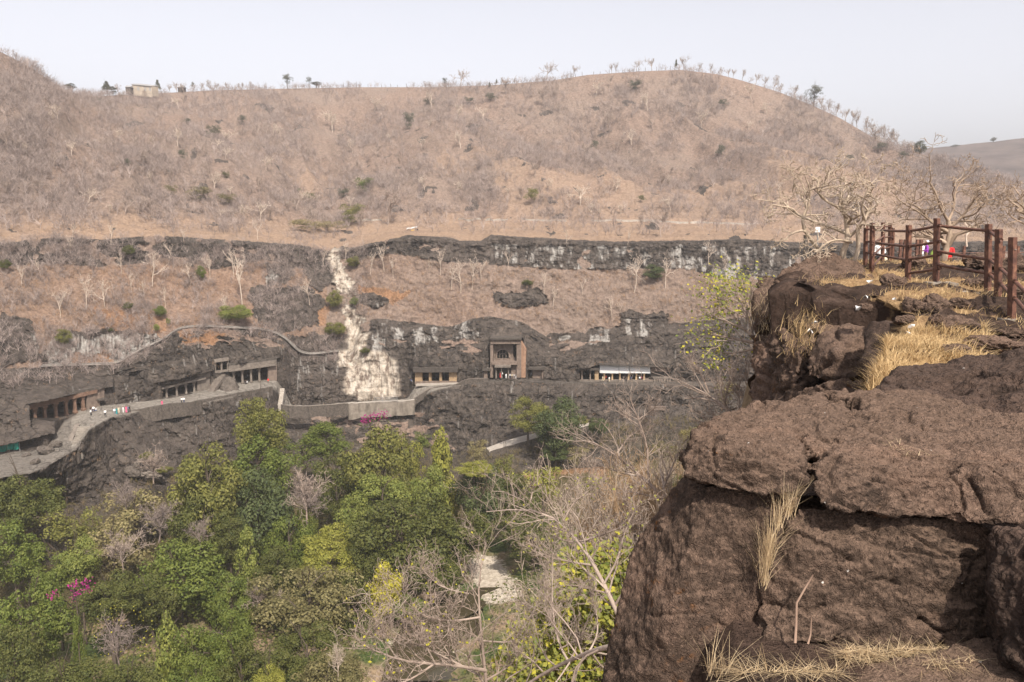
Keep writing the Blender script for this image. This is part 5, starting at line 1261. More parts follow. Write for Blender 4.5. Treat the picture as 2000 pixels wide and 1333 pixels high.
VT = [  # px, top row, width, rows, distance, leaf, shape, label
    (505, 772, 96, 100, 176, 'brown', 'round', 'tall bronze-tinged tree rising in front of the terrace retaining wall'),
    (498, 850, 120, 110, 172, 'green', 'round', 'full green tree directly beneath the tall bronze-tinged one'),
    (638, 824, 92, 80, 188, 'green', 'round', 'round mid-green tree under the concrete wall'),
    (590, 845, 100, 80, 186, 'green', 'loose', 'loose green tree left of the round mid-green one'),
    (742, 822, 140, 150, 178, 'brown', 'round', 'big yellowish-green tree topped by the magenta bougainvillea'),
    (800, 850, 66, 110, 184, 'lime', 'loose', 'slender lime tree between the big yellowish-green tree and the bamboo'),
    (858, 838, 80, 130, 176, 'lime', 'cone', 'bright yellow-green bamboo-like tree with a pointed top'),
    (835, 915, 80, 80, 170, 'bright', 'round', 'leafy bright shoot at the foot of the pointed bamboo-like tree'),
    (400, 862, 140, 160, 158, 'brown', 'round', 'large bronze-green tree in front of the dark rock, left of centre'),
    (395, 960, 120, 110, 152, 'dark', 'round', 'dark tree below the large bronze-green one'),
    (500, 930, 130, 150, 160, 'blue', 'round', 'dull dark green tree between the bronze-green and the bare greyish tree'),
    (560, 1000, 90, 110, 156, 'green', 'round', 'mid-green tree under the bare greyish tree'),
    (655, 880, 90, 110, 176, 'dark', 'round', 'dark tree right behind the bare greyish tree'),
    (745, 930, 110, 80, 164, 'bright', 'round', 'light green tree with hanging leaves at the centre'),
    (690, 965, 70, 90, 160, 'bright', 'round', 'narrow bright green tree left of the light hanging-leaved one'),
    (785, 970, 200, 150, 152, 'dark', 'flat', 'very wide dark olive tree with a domed crown above the stream'),
    (900, 985, 130, 110, 156, 'dark', 'flat', 'dark olive tree right of the widest domed one'),
    (940, 905, 100, 95, 172, 'blue', 'round', 'dark green tree behind the yellow-green creeper patch'),
    (925, 902, 70, 26, 168, 'lime', 'flat', 'low yellow-green creeper-covered crown near the footpath wall'),
    (1010, 930, 110, 90, 170, 'dark', 'round', 'dark tree beneath the reddish grassy slope'),
    (1040, 1000, 110, 90, 158, 'dark', 'flat', 'dark tree half hidden by white twigs right of the stream'),
    (985, 880, 60, 70, 178, 'brown', 'loose', 'thin bronze tree at the end of the footpath wall'),
    (935, 855, 56, 50, 196, 'straw', 'loose', 'straw-coloured thin tree left of the footpath'),
    (1060, 905, 90, 60, 176, 'lime', 'loose', 'sparse lime tree on the reddish grassy slope'),
    (645, 1020, 96, 70, 154, 'lime', 'round', 'yellow-green tree at the middle of the valley'),
    (640, 1075, 120, 60, 148, 'lime', 'flat', 'spreading yellow-green tree just below the other yellow-green one'),
    (590, 990, 56, 80, 160, 'bright', 'round', 'small bright upright tree under the bare greyish tree'),
    (485, 1030, 72, 110, 146, 'bright', 'cone', 'pale green pointed tree left of the spreading yellow-green one'),
    (600, 1098, 190, 150, 134, 'tan', 'flat', 'large olive tree covered with tan flower heads'),
    (745, 1102, 88, 96, 138, 'yellow', 'round', 'bright yellow tree beside the stream'),
    (690, 1130, 100, 110, 136, 'dark', 'round', 'dark shrub-like tree between the tan-flowered and the yellow tree'),
    (450, 1115, 100, 110, 134, 'green', 'round', 'olive-green tree left of the tan-flowered one'),
    (510, 1130, 90, 90, 136, 'tan', 'loose', 'thin greyish tree with bare twigs beside the tan-flowered one'),
    (350, 1050, 160, 120, 138, 'green', 'round', 'broad olive-green tree with a rounded top, left part of the valley'),
    (290, 1120, 100, 90, 130, 'dark', 'round', 'dark tree left below the broad olive-green one'),
    (45, 925, 140, 110, 142, 'dark', 'flat', 'dark spreading tree under the lower court at the left edge'),
    (130, 985, 120, 80, 138, 'brown', 'loose', 'brownish loose tree right of the dark spreading tree at the left edge'),
    (20, 1020, 110, 100, 134, 'green', 'round', 'green tree at the left edge below the dark spreading one'),
    (150, 1055, 80, 70, 130, 'bright', 'round', 'bright green tree above the bougainvillea'),
    (105, 1085, 90, 70, 128, 'green', 'round', 'green tree just left of the bright one above the bougainvillea'),
    (215, 1000, 150, 110, 142, 'straw', 'loose', 'straw-brown tangle of thin trees left of the broad olive-green tree'),
    (260, 945, 130, 90, 152, 'straw', 'loose', 'pale straw-brown thicket under the dark rock'),
    (55, 1140, 130, 130, 114, 'green', 'round', 'big dark-leaved tree at the lower left edge'),
    (20, 1215, 110, 130, 108, 'dark', 'round', 'very dark tree in the lower left corner'),
    (148, 1195, 46, 150, 106, 'green', 'column', 'narrow column of creeper-covered trunk at lower left'),
    (210, 1125, 120, 70, 122, 'dark', 'round', 'dark round bush right below the bougainvillea'),
    (325, 1195, 90, 150, 104, 'bright', 'cone', 'bright green pointed tree near the bottom left of centre'),
    (385, 1230, 110, 120, 104, 'green', 'round', 'green tree right of the bright pointed tree near the bottom'),
    (120, 1295, 170, 90, 92, 'dark', 'flat', 'low olive crown at the bottom edge, left'),
    (250, 1300, 120, 90, 92, 'dark', 'round', 'dark crown at the bottom edge under the yellow-flowered bare tree'),
    (440, 1195, 100, 110, 116, 'green', 'round', 'small-leaved green tree under the olive-green one'),
    (470, 1260, 120, 110, 100, 'dark', 'round', 'dark tree at the bottom edge left of the lime bush'),
    (522, 1296, 60, 60, 94, 'lime', 'round', 'lime green bush at the bottom edge'),
    (600, 1225, 150, 100, 108, 'dark', 'flat', 'dark olive tree below the tan-flowered one'),
    (640, 1280, 140, 100, 98, 'tan', 'flat', 'olive tree at the bottom edge behind white twigs'),
    (380, 1290, 90, 90, 96, 'green', 'round', 'dense green bush at the bottom edge under the bright pointed tree'),
    (1090, 782, 108, 108, 205, 'blue', 'round', 'dark round tree standing alone by the footpath'),
    (1032, 780, 84, 72, 212, 'brown', 'round', 'olive-brown tree left of the dark round tree'),
    (1170, 815, 44, 40, 208, 'blue', 'round', 'small dark bush right of the dark round tree on the footpath'),
    (1085, 872, 60, 30, 202, 'blue', 'round', 'dark low bush at the foot of the dark round tree'),
    (1140, 812, 50, 26, 220, 'brown', 'loose', 'faint olive shrub above the footpath wall'),
    (910, 1046, 66, 34, 158, 'bright', 'flat', 'low fresh green shrub on the far bank of the stream'),
    (790, 1160, 80, 44, 138, 'green', 'flat', 'low green shrub on the near bank below the yellow tree'),
    (820, 840, 60, 60, 205, 'green', 'loose', 'faint green shrub on the dark rock above the bamboo-like tree'),
    (445, 1015, 70, 70, 150, 'dark', 'round', 'dark infill tree left of the pale pointed tree'),
    (540, 1070, 80, 70, 146, 'dark', 'round', 'dark tree between the pale pointed and the spreading yellow-green tree'),
    (720, 1050, 80, 80, 148, 'dark', 'round', 'dark green tree at the left foot of the widest domed one'),
    (850, 1080, 120, 70, 146, 'dark', 'flat', 'dark overhanging tree right above the stream'),
    (1130, 870, 60, 40, 204, 'straw', 'loose', 'straw-coloured shrub on the reddish slope right of the dark round tree'),
]
for px, tp, wp, hp, Y, kd, shp, lab in VT:
    zg = None
    if Y > 182:
        zg = ground_at(px, tp + hp, 9.5).z
    big = Y < 182 and shp != 'column'
    leafy(px, tp, wp * (1.16 if big else 1), hp * (1.38 if big else 1), Y, kd, shp, lab, zg=zg)
# bougainvillea sprays: blossom over a little green
def bougain(plist, label, n, seed, spread, lf=.32):
    rr_ = np.random.default_rng(seed); a = np.array(plist, float); i = rr_.integers(0, len(a), n)
    c = P(a[i, 0], a[i, 1], a[i, 2]) + rr_.normal(size=(n, 3)) * spread
    o0 = c.mean(0); e = empty('bougainvillea', o0 - [0, 0, 6.], label, 'bougainvillea')
    V, Q, t_ = leaf_quads(c - o0 + [0, 0, 6.], lf, rr_.normal(size=(n, 3)) + [0, -.4, .6], seed)
    link('blossom', mesh('blossom', V, Q, None, False, {'tint': t_}), LEAF['magenta'], e)
    n2 = n // 2; c = P(a[i[:n2], 0], a[i[:n2], 1] + 8, a[i[:n2], 2] + .4) + rr_.normal(size=(n2, 3)) * spread * 1.3
    V, Q, t_ = leaf_quads(c - o0 + [0, 0, 6.], lf, rr_.normal(size=(n2, 3)) + [0, 0, .6], seed + 1)
    link('leaves', mesh('leaves', V, Q, None, False, {'tint': t_}), LEAF['green'], e)
    lv = grow(resample([(0, 0, 0), (.3, .2, 3), (0, 0, 6)], 6)[None], np.linspace(.14, .06, 6)[None], [dict(n=7, a0=20, a1=60, len=.5, r=.5)], seed)
    link('trunk', limbs_mesh('trunk', lv, (5, 4)), M_TRUNK, e)
bougain([(716, 818, 177), (728, 814, 177), (740, 811, 177), (752, 809, 177), (710, 822, 177)], 'magenta bougainvillea crowning the big yellowish-green tree', 190, 5, .5)
bougain([(140, 1148, 112), (148, 1142, 112), (152, 1158, 112), (168, 1145, 112), (172, 1150, 112), (144, 1165, 112), (102, 1166, 112), (106, 1160, 112), (168, 1135, 112)], 'magenta bougainvillea sprays above the lower left dark tree', 190, 6, .33, .24)

# bare trees in the valley
BARE = {}
def bare_mesh(seed, spread=55, n1=9, n2=6, n3=4, curl=.3, r0=.02, sides=(6, 4, 3, 3), trunk_h=.35, rmin=.0022):
    """a leafless tree about 1 high and 1 wide"""
    r = np.random.default_rng(seed)
    tr_ = resample([(0, 0, 0), (r.uniform(-.03, .03), r.uniform(-.03, .03), trunk_h * .5), (r.uniform(-.06, .06), r.uniform(-.06, .06), trunk_h)], 6)[None]
    lv = grow(tr_, np.linspace(r0, r0 * .8, 6)[None], [dict(n=n1, t0=.55, a0=15, a1=spread, len=1.35, r=.72, curl=curl * .8, up=.25, taper=.5),
              dict(n=n2, t0=.25, a0=20, a1=60, len=.5, r=.6, curl=curl, up=.12, taper=.5), dict(n=n3, t0=.2, a0=20, a1=65, len=.5, r=.6, curl=curl, up=.1, rmin=rmin)], seed)
    k_ = 1 / max(float(p_[..., 2].max()) for p_, _ in lv)
    return limbs_mesh('branches', [(p_ * k_, r_ * k_ ** .5) for p_, r_ in lv], sides)
BM_ = [bare_mesh(s, 68, 12, 8, 7, .34, .012, (6, 4, 3, 3), .25, .0022) for s in (31, 32, 33)]
for m_ in BM_: m_.materials.append(M_TWIG)
def bare(px, py, hpx, Y, mats, label, group=None, name='bare_tree', meshes=None, wide=1., z=None):
    b_ = P(px, py, Y)
    o = link(name, rt.choice(meshes or BM_)); h_ = hpx * Y / F
    o.location = b_; o.scale = (h_ * wide, h_ * wide, h_); o.rotation_euler = (0, 0, rt.uniform(0, 6.28)); omat(o, mats)
    return tag(o, label, 'bare tree', group)
bare(600, 1025, 125, 158, M_TWIG, 'greyish leafless tree with a rounded crown in the middle of the green trees', wide=1.05)
bare(600, 1020, 90, 160, M_TWIGG, 'smaller leafless tree inside the greyish rounded one', wide=1.2)
bare(310, 1060, 95, 140, M_TWIGG, 'bare grey tree left of the large bronze-green tree')
bare(390, 1075, 70, 140, M_TWIGG, 'bare purplish-grey tree below the large bronze-green tree')
bare(240, 1130, 110, 132, M_TWIG, 'bare straw-coloured tree with slender upright stems at left')
bare(250, 1010, 80, 150, M_TWIGG, 'bare brownish thicket tree under the dark rock at left')
bare(235, 1310, 120, 100, M_TWIGG, 'bare tree dotted with yellow flowers near the bottom left')
bare(300, 945, 90, 168, M_TWIG, 'slim bare sapling against the dark rock under the terrace')
bare(520, 1200, 90, 134, M_TWIG, 'thin bare tree beside the tan-flowered olive tree')
bare(660, 1330, 90, 96, M_TWIGP, 'thin white dead stem at the bottom edge among olive crowns', wide=.5)
# yellow flowers on the bare tree
rr_ = np.random.default_rng(77); c = P(rr_.uniform(180, 300, 130), rr_.uniform(1175, 1290, 130), rr_.uniform(98, 103, 130))
V, Q, t_ = leaf_quads(c, .2, rr_.normal(size=(130, 3)), 78)
o0 = c.mean(0); o_ = tag(link('flower_foliage', mesh('flower_foliage', V - o0, Q, None, False, {'tint': t_}), LEAF['yellow'], None, o0), 'yellow flowers scattered over the bare tree near the bottom left', 'flowers', None, 'stuff')
# undergrowth that closes the valley floor
n = 70000; r = np.random.default_rng(91)
uy = r.uniform(70, 205, n); ux = r.uniform(-.72, .12, n) * uy
w_ = np.exp(-((ux - stream_x(uy) - 1) / 9.) ** 2)
k_ = (r.uniform(0, 1, n) > w_ * 1.6) & (fbm(np.stack([ux, uy, 0 * ux], -1) * .1, 3, 3) > -.35)
ux, uy = ux[k_], uy[k_]
uz = np.maximum(-2.4 - drop(x_edge(uy) - ux), -74.5)
hgt = 1.2 + 1.6 * np.clip(fbm(np.stack([ux, uy, 0 * ux], -1) * .22, 3, 8) + .4, 0, 1.5)
V, Q, t_ = leaf_quads(np.stack([ux, uy, uz + r.uniform(.0, 1, len(ux)) * hgt * 1.6], -1), .42, np.broadcast_to([0, -.3, 1.], (len(ux), 3)), 93)
link('undergrowth', mesh('undergrowth', V, Q, None, False, {'tint': t_}), LEAF['dark'])['kind'] = 'stuff'
# ================================================================ dry scrub and trees of the hillsides
def scrub_mat(name, c0, c1):
    t = NT(name); return t.surf(t.mix(t.attr('tint'), c0, c1), .9, None, .1, 0., .15)
M_SCRUB = scrub_mat('bare scrub twigs', (.15, .113, .098), (.43, .35, .31))
M_DRYB = scrub_mat('dry bush twigs', (.22, .13, .075), (.46, .31, .20))
def ribbon_tree(seed, n1, n2, wid):
    """a small leafless shrub 1 high, each twig a bent ribbon"""
    r = np.random.default_rng(seed)
    st = resample([(0, 0, 0), (r.uniform(-.04, .04), r.uniform(-.04, .04), .15), (0, 0, .26)], 6)[None]
    lv = grow(st, np.full((1, 6), wid), [dict(n=n1, t0=.1, a0=20, a1=70, len=2.2, r=.8, curl=.22, up=.35), dict(n=n2, t0=.2, a0=25, a1=65, len=.55, r=.7, curl=.3, up=.2)], seed)
    Pp = np.concatenate([p_[:, [0, p_.shape[1] // 2, -1]] for p_, _ in lv]); lev = np.concatenate([np.full(len(p_), q_) for q_, (p_, _) in enumerate(lv)])
    k_ = 1 / Pp[..., 2].max(); Pp = Pp * k_
    w_ = np.array([1.2, .8, .5])[np.minimum(lev, 2)][:, None] * np.array([1, .75, .3]) * wid
    t_ = Pp[:, 2] - Pp[:, 0]; sd = np.cross(t_, r.normal(size=t_.shape)); sd /= np.linalg.norm(sd, axis=1, keepdims=True) + 1e-9
    V = np.stack([Pp - sd[:, None] * w_[..., None], Pp + sd[:, None] * w_[..., None]], 2)      # (S,3,2,3)
    S = len(V); b_ = np.arange(S)[:, None] * 6
    Q = np.concatenate([b_ + np.array([[0, 1, 3, 2]]), b_ + np.array([[2, 3, 5, 4]])])
    return V.reshape(-1, 3), Q, np.repeat(r.uniform(0, 1, S), 6)
RT = [ribbon_tree(401 + i, 8, 5, .011) for i in range(5)]
def scrub(name, w, n, per, length, width, lean, seed, mat, spread=.5):
    """n small shrubs over the ground, as one mesh"""
    r = np.random.default_rng(seed); ww = (w / w.sum()).ravel()
    ix = r.choice(len(ww), n, p=ww); b = G.reshape(-1, 3)[ix] + r.normal(size=(n, 3)) * np.array([.6, .6, .05]) - [0, 0, .15]
    VV = []; QQ = []; TT = []; off = 0
    which = r.integers(0, len(RT), n)
    for k_, (tv, tq, tt) in enumerate(RT):
        bb = b[which == k_]; m_ = len(bb)
        if not m_: continue
        a = r.uniform(0, 2 * PI, m_); s_ = length * r.uniform(.45, 1.3, m_); wd = s_ * r.uniform(.9, 1.5, m_)
        x = tv[None, :, 0] * np.cos(a)[:, None] - tv[None, :, 1] * np.sin(a)[:, None]; y = tv[None, :, 0] * np.sin(a)[:, None] + tv[None, :, 1] * np.cos(a)[:, None]
        VV.append((np.stack([x * wd[:, None], y * wd[:, None], tv[None, :, 2] * s_[:, None]], -1) + bb[:, None]).reshape(-1, 3))
        QQ.append((tq[None] + (np.arange(m_) * len(tv))[:, None, None]).reshape(-1, 4) + off); off += m_ * len(tv)
        TT.append(np.clip(r.uniform(0, .65, m_)[:, None] + .4 * tt[None], 0, 1).ravel())
    o = link(name, mesh(name, np.concatenate(VV), np.concatenate(QQ), None, False, {'tint': np.concatenate(TT)}), mat); o['kind'] = 'stuff'
    return o
dens = .42 + 1.5 * fbm(np.stack([px0 * .010, py0 * .018, 0 * px0], -1), 4, 5) + .3 * fbm(np.stack([px0 * .05, py0 * .08, 0 * px0], -1), 3, 6)
dens = np.clip(dens + .12, .06, 1.1)
wh = dens * (g2 > 1.9) * (g2 < 5.75) * (1 - .62 * np.clip(meadow, 0, 1)) * sstep(1.9, 2.05, g2)
scrub('scrub', wh, 19000, 13, 4.4, .032, .75, 201, M_SCRUB, .7)
ws_ = (g2 > 7) * (g2 < 9.1) * (1 - rockm) * (fallm < .2) * np.clip(dens + .2, .1, 1.2)
scrub('dry_bushes', ws_, 5200, 12, 1.5, .05, .9, 205, M_DRYB, .5)
wu = (g2 > 5.9) * (g2 < 9.2) * (px0 < 720) * (1 - fallm) * np.clip(dens, .05, 1)
scrub('undergrowth_twigs', wu, 3000, 12, 3.2, .03, .7, 207, M_SCRUB, .6)
wv = (g2 > 12.0) * (g2 < 14.) * np.clip(dens + .3, .1, 1.2)
scrub('slope_brush', wv, 3000, 12, 2.0, .06, .9, 209, scrub_mat('greenish brush', (.09, .075, .03), (.26, .20, .09)), .6)
wl = (g2 > 9.) * (g2 < 12.2) * (1 - ledgem) * (1 - cavem) * (fbm(np.stack([px0 * .03, py0 * .05, 0 * px0], -1), 3, 15) > .18)
scrub('rock_tufts', wl, 1300, 9, .9, .05, 1., 211, M_DRYB, .4)

HB = [bare_mesh(s, 58, 9, 6, 4, .3, .017, (4, 3, 3, 3), .28, .0048) for s in (41, 42, 43, 44)]
SB = [bare_mesh(s, 45, 6, 5, 3, .34, .016, (5, 4, 3, 3), .5, .0045) for s in (45, 46, 47, 48)]
for m_ in HB + SB: m_.materials.append(M_TWIGG)
def hill_tree(px, py, hpx, mats, label, group, meshes, lo=0, hi=99, wide=1.05):
    g_ = ground_at(px, py, lo, hi); o = link('bare_tree', rt.choice(meshes))
    h_ = rt.uniform(.85, 1.3) * hpx * g_.y / F; o.location = g_ - Vector((0, 0, .15)); o.scale = (h_ * wide, h_ * wide, h_); o.rotation_euler = (rt.uniform(-.12, .12), rt.uniform(-.12, .12), rt.uniform(0, 6.28)); omat(o, mats)
    return tag(o, label, 'bare tree', group)
ZN = [((0, 300), (200, 440), 42, 'leafless grey tree on the steep left spur of the hill'), ((300, 640), (210, 435), 34, 'leafless grey tree in the hollow left of the hill'),
      ((640, 960), (200, 425), 30, 'leafless grey tree on the middle of the long hillside'), ((960, 1340), (165, 425), 34, 'leafless grey tree on the hillside below the rounded summit'),
      ((1340, 1760), (190, 430), 34, 'leafless grey tree on the right shoulder of the hill')]
for (xa, xb), (ya, yb), n, lab in ZN:
    k_ = 0
    while k_ < n:
        x_ = rt.uniform(xa, xb); y_ = rt.uniform(ya, yb)
        if y_ < np.interp(x_, NPX, sky[0]) + 14: continue
        hill_tree(x_, y_, rt.uniform(17, 32), rt.choice([M_TWIG, M_TWIGP, M_TWIG]), lab, lab.replace('leafless grey tree', 'leafless grey trees'), HB, 2., 5.); k_ += 1
# white-stemmed trees between the two cliffs
SLT = [(40, 560, 52), (83, 540, 45), (140, 500, 45), (120, 620, 70), (170, 606, 58), (205, 602, 54), (238, 536, 48), (255, 570, 44), (283, 584, 50), (300, 560, 80), (325, 602, 44), (338, 512, 44), (372, 560, 46), (410, 545, 50), (440, 620, 58), (455, 540, 54), (472, 596, 100), (505, 470, 46),
       (360, 478, 36), (140, 470, 40), (215, 478, 42), (605, 594, 48), (632, 520, 36), (677, 512, 40), (722, 536, 48), (751, 532, 66), (770, 545, 36), (838, 532, 36), (862, 536, 46), (884, 566, 56), (899, 572, 76), (922, 567, 72), (941, 546, 36), (990, 526, 44), (1063, 574, 38),
       (1082, 602, 54), (1139, 577, 42), (1240, 572, 92), (1300, 562, 70), (1382, 518, 54), (1392, 552, 42), (1420, 546, 46), (1196, 622, 48), (1212, 616, 34), (1105, 480, 36), (1225, 480, 30)]
for i, (px, py, h_) in enumerate(SLT):
    lab = 'white-stemmed leafless tree on the rough slope left of the cream rock stain' if px < 640 else 'white-stemmed leafless tree on the tan slope right of the cream rock stain'
    hill_tree(px, py, h_, M_TWIGP, lab, lab.replace('leafless tree', 'leafless trees'), SB, 5.6, 9.2, .75)
for px, py, h_, lab in ((1290, 462, 60, 'big twiggy bare tree standing on the meadow behind the upper cliff'), (1255, 448, 34, 'dark crooked tree on the meadow left of the big twiggy one'), (760, 440, 60, 'pale twiggy tree on the meadow above the upper cliff, left of the stall'), (705, 446, 42, 'pale twiggy tree beside the olive bush above the cream rock stain'),
                         (600, 446, 40, 'bare tree left of the olive bush above the cream rock stain'), (1045, 350, 38, 'forked white tree in the tan clearing of the hill'), (18, 300, 50, 'white forked tree standing out on the left spur')):
    hill_tree(px, py, h_, M_TWIG, lab, None, HB, 2, 6.2, 1.)
# skyline trees
SKB = [(232, 181, 12), (333, 178, 12), (345, 178, 14), (360, 177, 12), (378, 176, 13), (393, 175, 13), (412, 174, 13), (424, 173, 14), (444, 172, 9), (462, 171, 11), (471, 171, 8), (490, 170, 9), (497, 170, 8),
       (898, 165, 26), (1068, 154, 24), (1120, 143, 24), (1193, 138, 16), (1204, 137, 13), (1241, 135, 14), (1273, 133, 26), (1335, 132, 28), (1365, 135, 12), (1386, 138, 11), (1412, 142, 14), (1423, 144, 16), (1432, 146, 15), (1452, 152, 17), (1475, 158, 14), (1495, 165, 16), (1511, 170, 24), (1523, 175, 16),
       (1553, 186, 27), (1604, 210, 20), (1617, 216, 18), (1634, 224, 22), (1652, 233, 20), (1665, 240, 22), (1673, 245, 26), (1692, 256, 26), (1705, 262, 20), (1716, 266, 26), (1728, 272, 26), (1740, 279, 26), (1752, 285, 24), (1765, 291, 22), (1772, 296, 24), (1785, 301, 20)]
for px, py, h_ in SKB:
    lab = ('small bare tree on the skyline above the hollow at left' if px < 600 else 'bare tree on the skyline along the middle of the ridge' if px < 1300 else 'bare tree on the descending right skyline of the hill')
    hill_tree(px, py + 5, h_ + 5, M_TWIG, lab, lab.replace('bare tree', 'bare trees'), HB, 1.6, 3.2, .85)
for px, py, h_, w_, shp, lab in ((138, 178, 15, 20, 'round', 'dark bush on the skyline where the left spur meets the ridge'), (207, 181, 24, 17, 'cone', 'purplish pointed tree on the skyline left of the long shed'), (218, 181, 13, 18, 'round', 'low round bush on the skyline left of the long shed'), (307, 179, 24, 13, 'cone', 'dark pointed tree touching the right end of the long shed'),
                                 (376, 176, 18, 8, 'loose', 'small dark green tree in the row of bare skyline trees'), (560, 170, 28, 24, 'loose', 'tallest dark green tree on the left skyline'), (603, 169, 21, 12, 'loose', 'leaning green tree right of the tallest skyline tree'), (618, 169, 9, 20, 'round', 'low bush at the foot of the leaning skyline tree'),
                                 (868, 167, 17, 13, 'loose', 'dark leafy tree on the middle skyline'), (956, 172, 12, 6, 'cone', 'little green bush on the brow of the middle ridge'), (970, 165, 11, 5, 'cone', 'thin dark green sapling on the middle skyline'), (1321, 133, 18, 7, 'cone', 'thin dark sapling beside the bare summit tree'),
                                 (1592, 207, 46, 40, 'loose', 'tall umbrella-shaped tree on the right skyline'), (1797, 312, 38, 26, 'round', 'dark tree at the foot of the right skyline'), (1941, 272, 12, 13, 'round', 'lone round tree on the far distant ridge')):
    if px > 1900: continue
    g_ = ground_at(px, py + 3, 1.6, 4); leafy(px, py - h_ * .95, w_, h_ * .75, g_.y, 'hill', shp, lab, 'hill_tree', 'tree', None, g_.z)
GS = [(417, 272, 26, 30, 'hill', 'largest dark tree in the hollow of the left hillside'), (472, 245, 20, 22, 'hill', 'dark tree upper right of the largest one in the hollow'), (366, 244, 14, 14, 'hill', 'small dark bush in the hollow under the long shed'), (189, 203, 17, 14, 'hill', 'dark bush high on the left spur below the skyline'), (355, 314, 18, 24, 'hill', 'dark bush low in the left hollow'),
      (248, 328, 12, 20, 'hill', 'dim green bush on the lower left spur'), (440, 350, 16, 16, 'dark', 'small dark bush left of the yellowish thickets'), (332, 385, 26, 26, 'tan', 'yellow-leaved small tree in the dry thicket at left'), (392, 395, 46, 34, 'tan', 'broad yellowish thicket tree in the dry scrub at left'), (440, 402, 40, 26, 'tan', 'second yellowish thicket right of the broad one'),
      (582, 378, 12, 12, 'green', 'tiny bright green bush above the cream rock stain at left'), (603, 396, 26, 22, 'dark', 'dark bush right below the tiny bright one'), (672, 388, 26, 22, 'hill', 'greyish green bush left of the leafy hillside tree'), (713, 378, 38, 34, 'green', 'leafy green hillside tree above the cream rock stain'), (690, 440, 52, 46, 'brown', 'round olive bush just above the top of the cream rock stain'),
      (640, 455, 60, 26, 'straw', 'yellow-green low bush left of the round olive bush'), (590, 452, 60, 26, 'straw', 'second yellow-green low bush further left of the olive bush'), (797, 256, 26, 40, 'hill', 'tall greyish tree in the middle of the long hillside'), (835, 208, 20, 18, 'hill', 'dim bush under the middle of the ridge'), (918, 205, 22, 16, 'hill', 'dim bush under the right part of the level ridge'),
      (958, 200, 24, 20, 'hill', 'dim bush at the left foot of the rounded summit'), (1243, 178, 28, 24, 'hill', 'dark bush under the rounded summit'), (1162, 296, 18, 24, 'hill', 'dark bush in the middle of the hill below the summit'), (1409, 310, 18, 30, 'hill', 'dark slim bush in the tan clearing at right'), (1412, 214, 20, 22, 'hill', 'dim green bush on the upper right hillside'),
      (1253, 396, 16, 16, 'dark', 'small dark bush on the meadow edge below the summit'), (1040, 400, 30, 36, 'brown', 'thin dark tree over the black rocks of the lower hill'), (1722, 298, 26, 22, 'hill', 'dim bush on the lower right shoulder'), (1660, 315, 18, 14, 'hill', 'small bush on the lower right shoulder near clearing'), (1765, 312, 20, 18, 'hill', 'dark bush near the foot of the right skyline'),
      (222, 186, 14, 10, 'hill', 'low bush on the brow left of the shed')]
for px, py, w_, h_, kd, lab in GS:
    g_ = ground_at(px, py, 1.9, 6); leafy(px, py - h_, w_ * 1.2, h_ * .9, g_.y, kd, 'loose', lab, 'bush', 'bush', None, g_.z, trunk=False)
SS_ = [(460, 634, 66, 40, 'bright', 'brightest green bush above the drain channel over the left halls'), (312, 622, 26, 26, 'green', 'green bush left above the arched drain channel'), (305, 650, 14, 18, 'bright', 'small bright bush hugging the drain channel'), (328, 636, 10, 14, 'bright', 'tiny bright bush at the bend of the drain channel'), (250, 502, 26, 22, 'dark', 'dark bush on the left upper cliff'),
       (392, 548, 20, 28, 'green', 'green bush under the left upper cliff'), (250, 608, 22, 18, 'dark', 'dark bush in the rough left slope'), (124, 676, 32, 32, 'brown', 'olive bush on the striped rock at left'), (652, 606, 34, 38, 'brown', 'olive bush left of the narrow part of the cream stain'), (692, 600, 22, 20, 'green', 'green bush in the middle of the cream stain'),
       (712, 692, 22, 12, 'dark', 'dark green bush on the lip of the cream stain'), (1276, 550, 42, 32, 'blue', 'dark green bush below the striped upper cliff'), (8, 530, 22, 24, 'dark', 'dark bush at the left edge under the upper cliff'), (655, 662, 44, 34, 'brown', 'olive bush left of the lower cream stain'), (690, 525, 30, 24, 'brown', 'yellowish bush right of the top of the cream stain'),
       (215, 650, 12, 10, 'green', 'little green bush above the striped rock'), (1030, 560, 26, 14, 'dark', 'grey-green bush over the dark rock patch on the tan slope'), (285, 900, 30, 16, 'brown', 'grass-green bush among fallen rocks under the long wall'), (320, 925, 36, 14, 'brown', 'low green bush beside the pale flat slab')]
for px, py, w_, h_, kd, lab in SS_:
    g_ = ground_at(px, py, 5.6, 13); leafy(px, py - h_, w_, h_ * .95, g_.y - .6, kd, 'round', lab, 'bush', 'bush', None, g_.z, trunk=False)

# ================================================================ trees on our own side
def hero(name, label, limbs, levels, seed, mat, sides, base=None, cat='bare tree', thin_=1.):
    """limbs: list of ([(px,py,Y)...], r0, r1)"""
    K = 9; Pp = []; R = []
    for pl, r0, r1 in limbs:
        a = np.array(pl, float); Pp.append(resample(P(a[:, 0], a[:, 1], a[:, 2]), K)); R.append(np.linspace(r0, r1, K) * thin_)
    lv = grow(np.array(Pp), np.array(R), levels, seed)
    o0 = Pp[0][0]; e = empty(name, o0, label, cat)
    link('trunk', limbs_mesh('trunk', lv[:1], sides[:1], o0), mat, e)
    link('branches', limbs_mesh('branches', lv[1:], sides[1:], o0), mat, e)
    return e, lv
TW = [dict(n=14, t0=.15, a0=25, a1=75, len=.42, r=.5, curl=.26, up=.35, lift=.08, max=1.25), dict(n=8, t0=.2, a0=20, a1=60, len=.55, r=.55, curl=.3, up=.25, lift=.08, rmin=.003), dict(n=3, t0=.3, a0=20, a1=60, len=.5, r=.6, curl=.3, up=.2, rmin=.0025)]
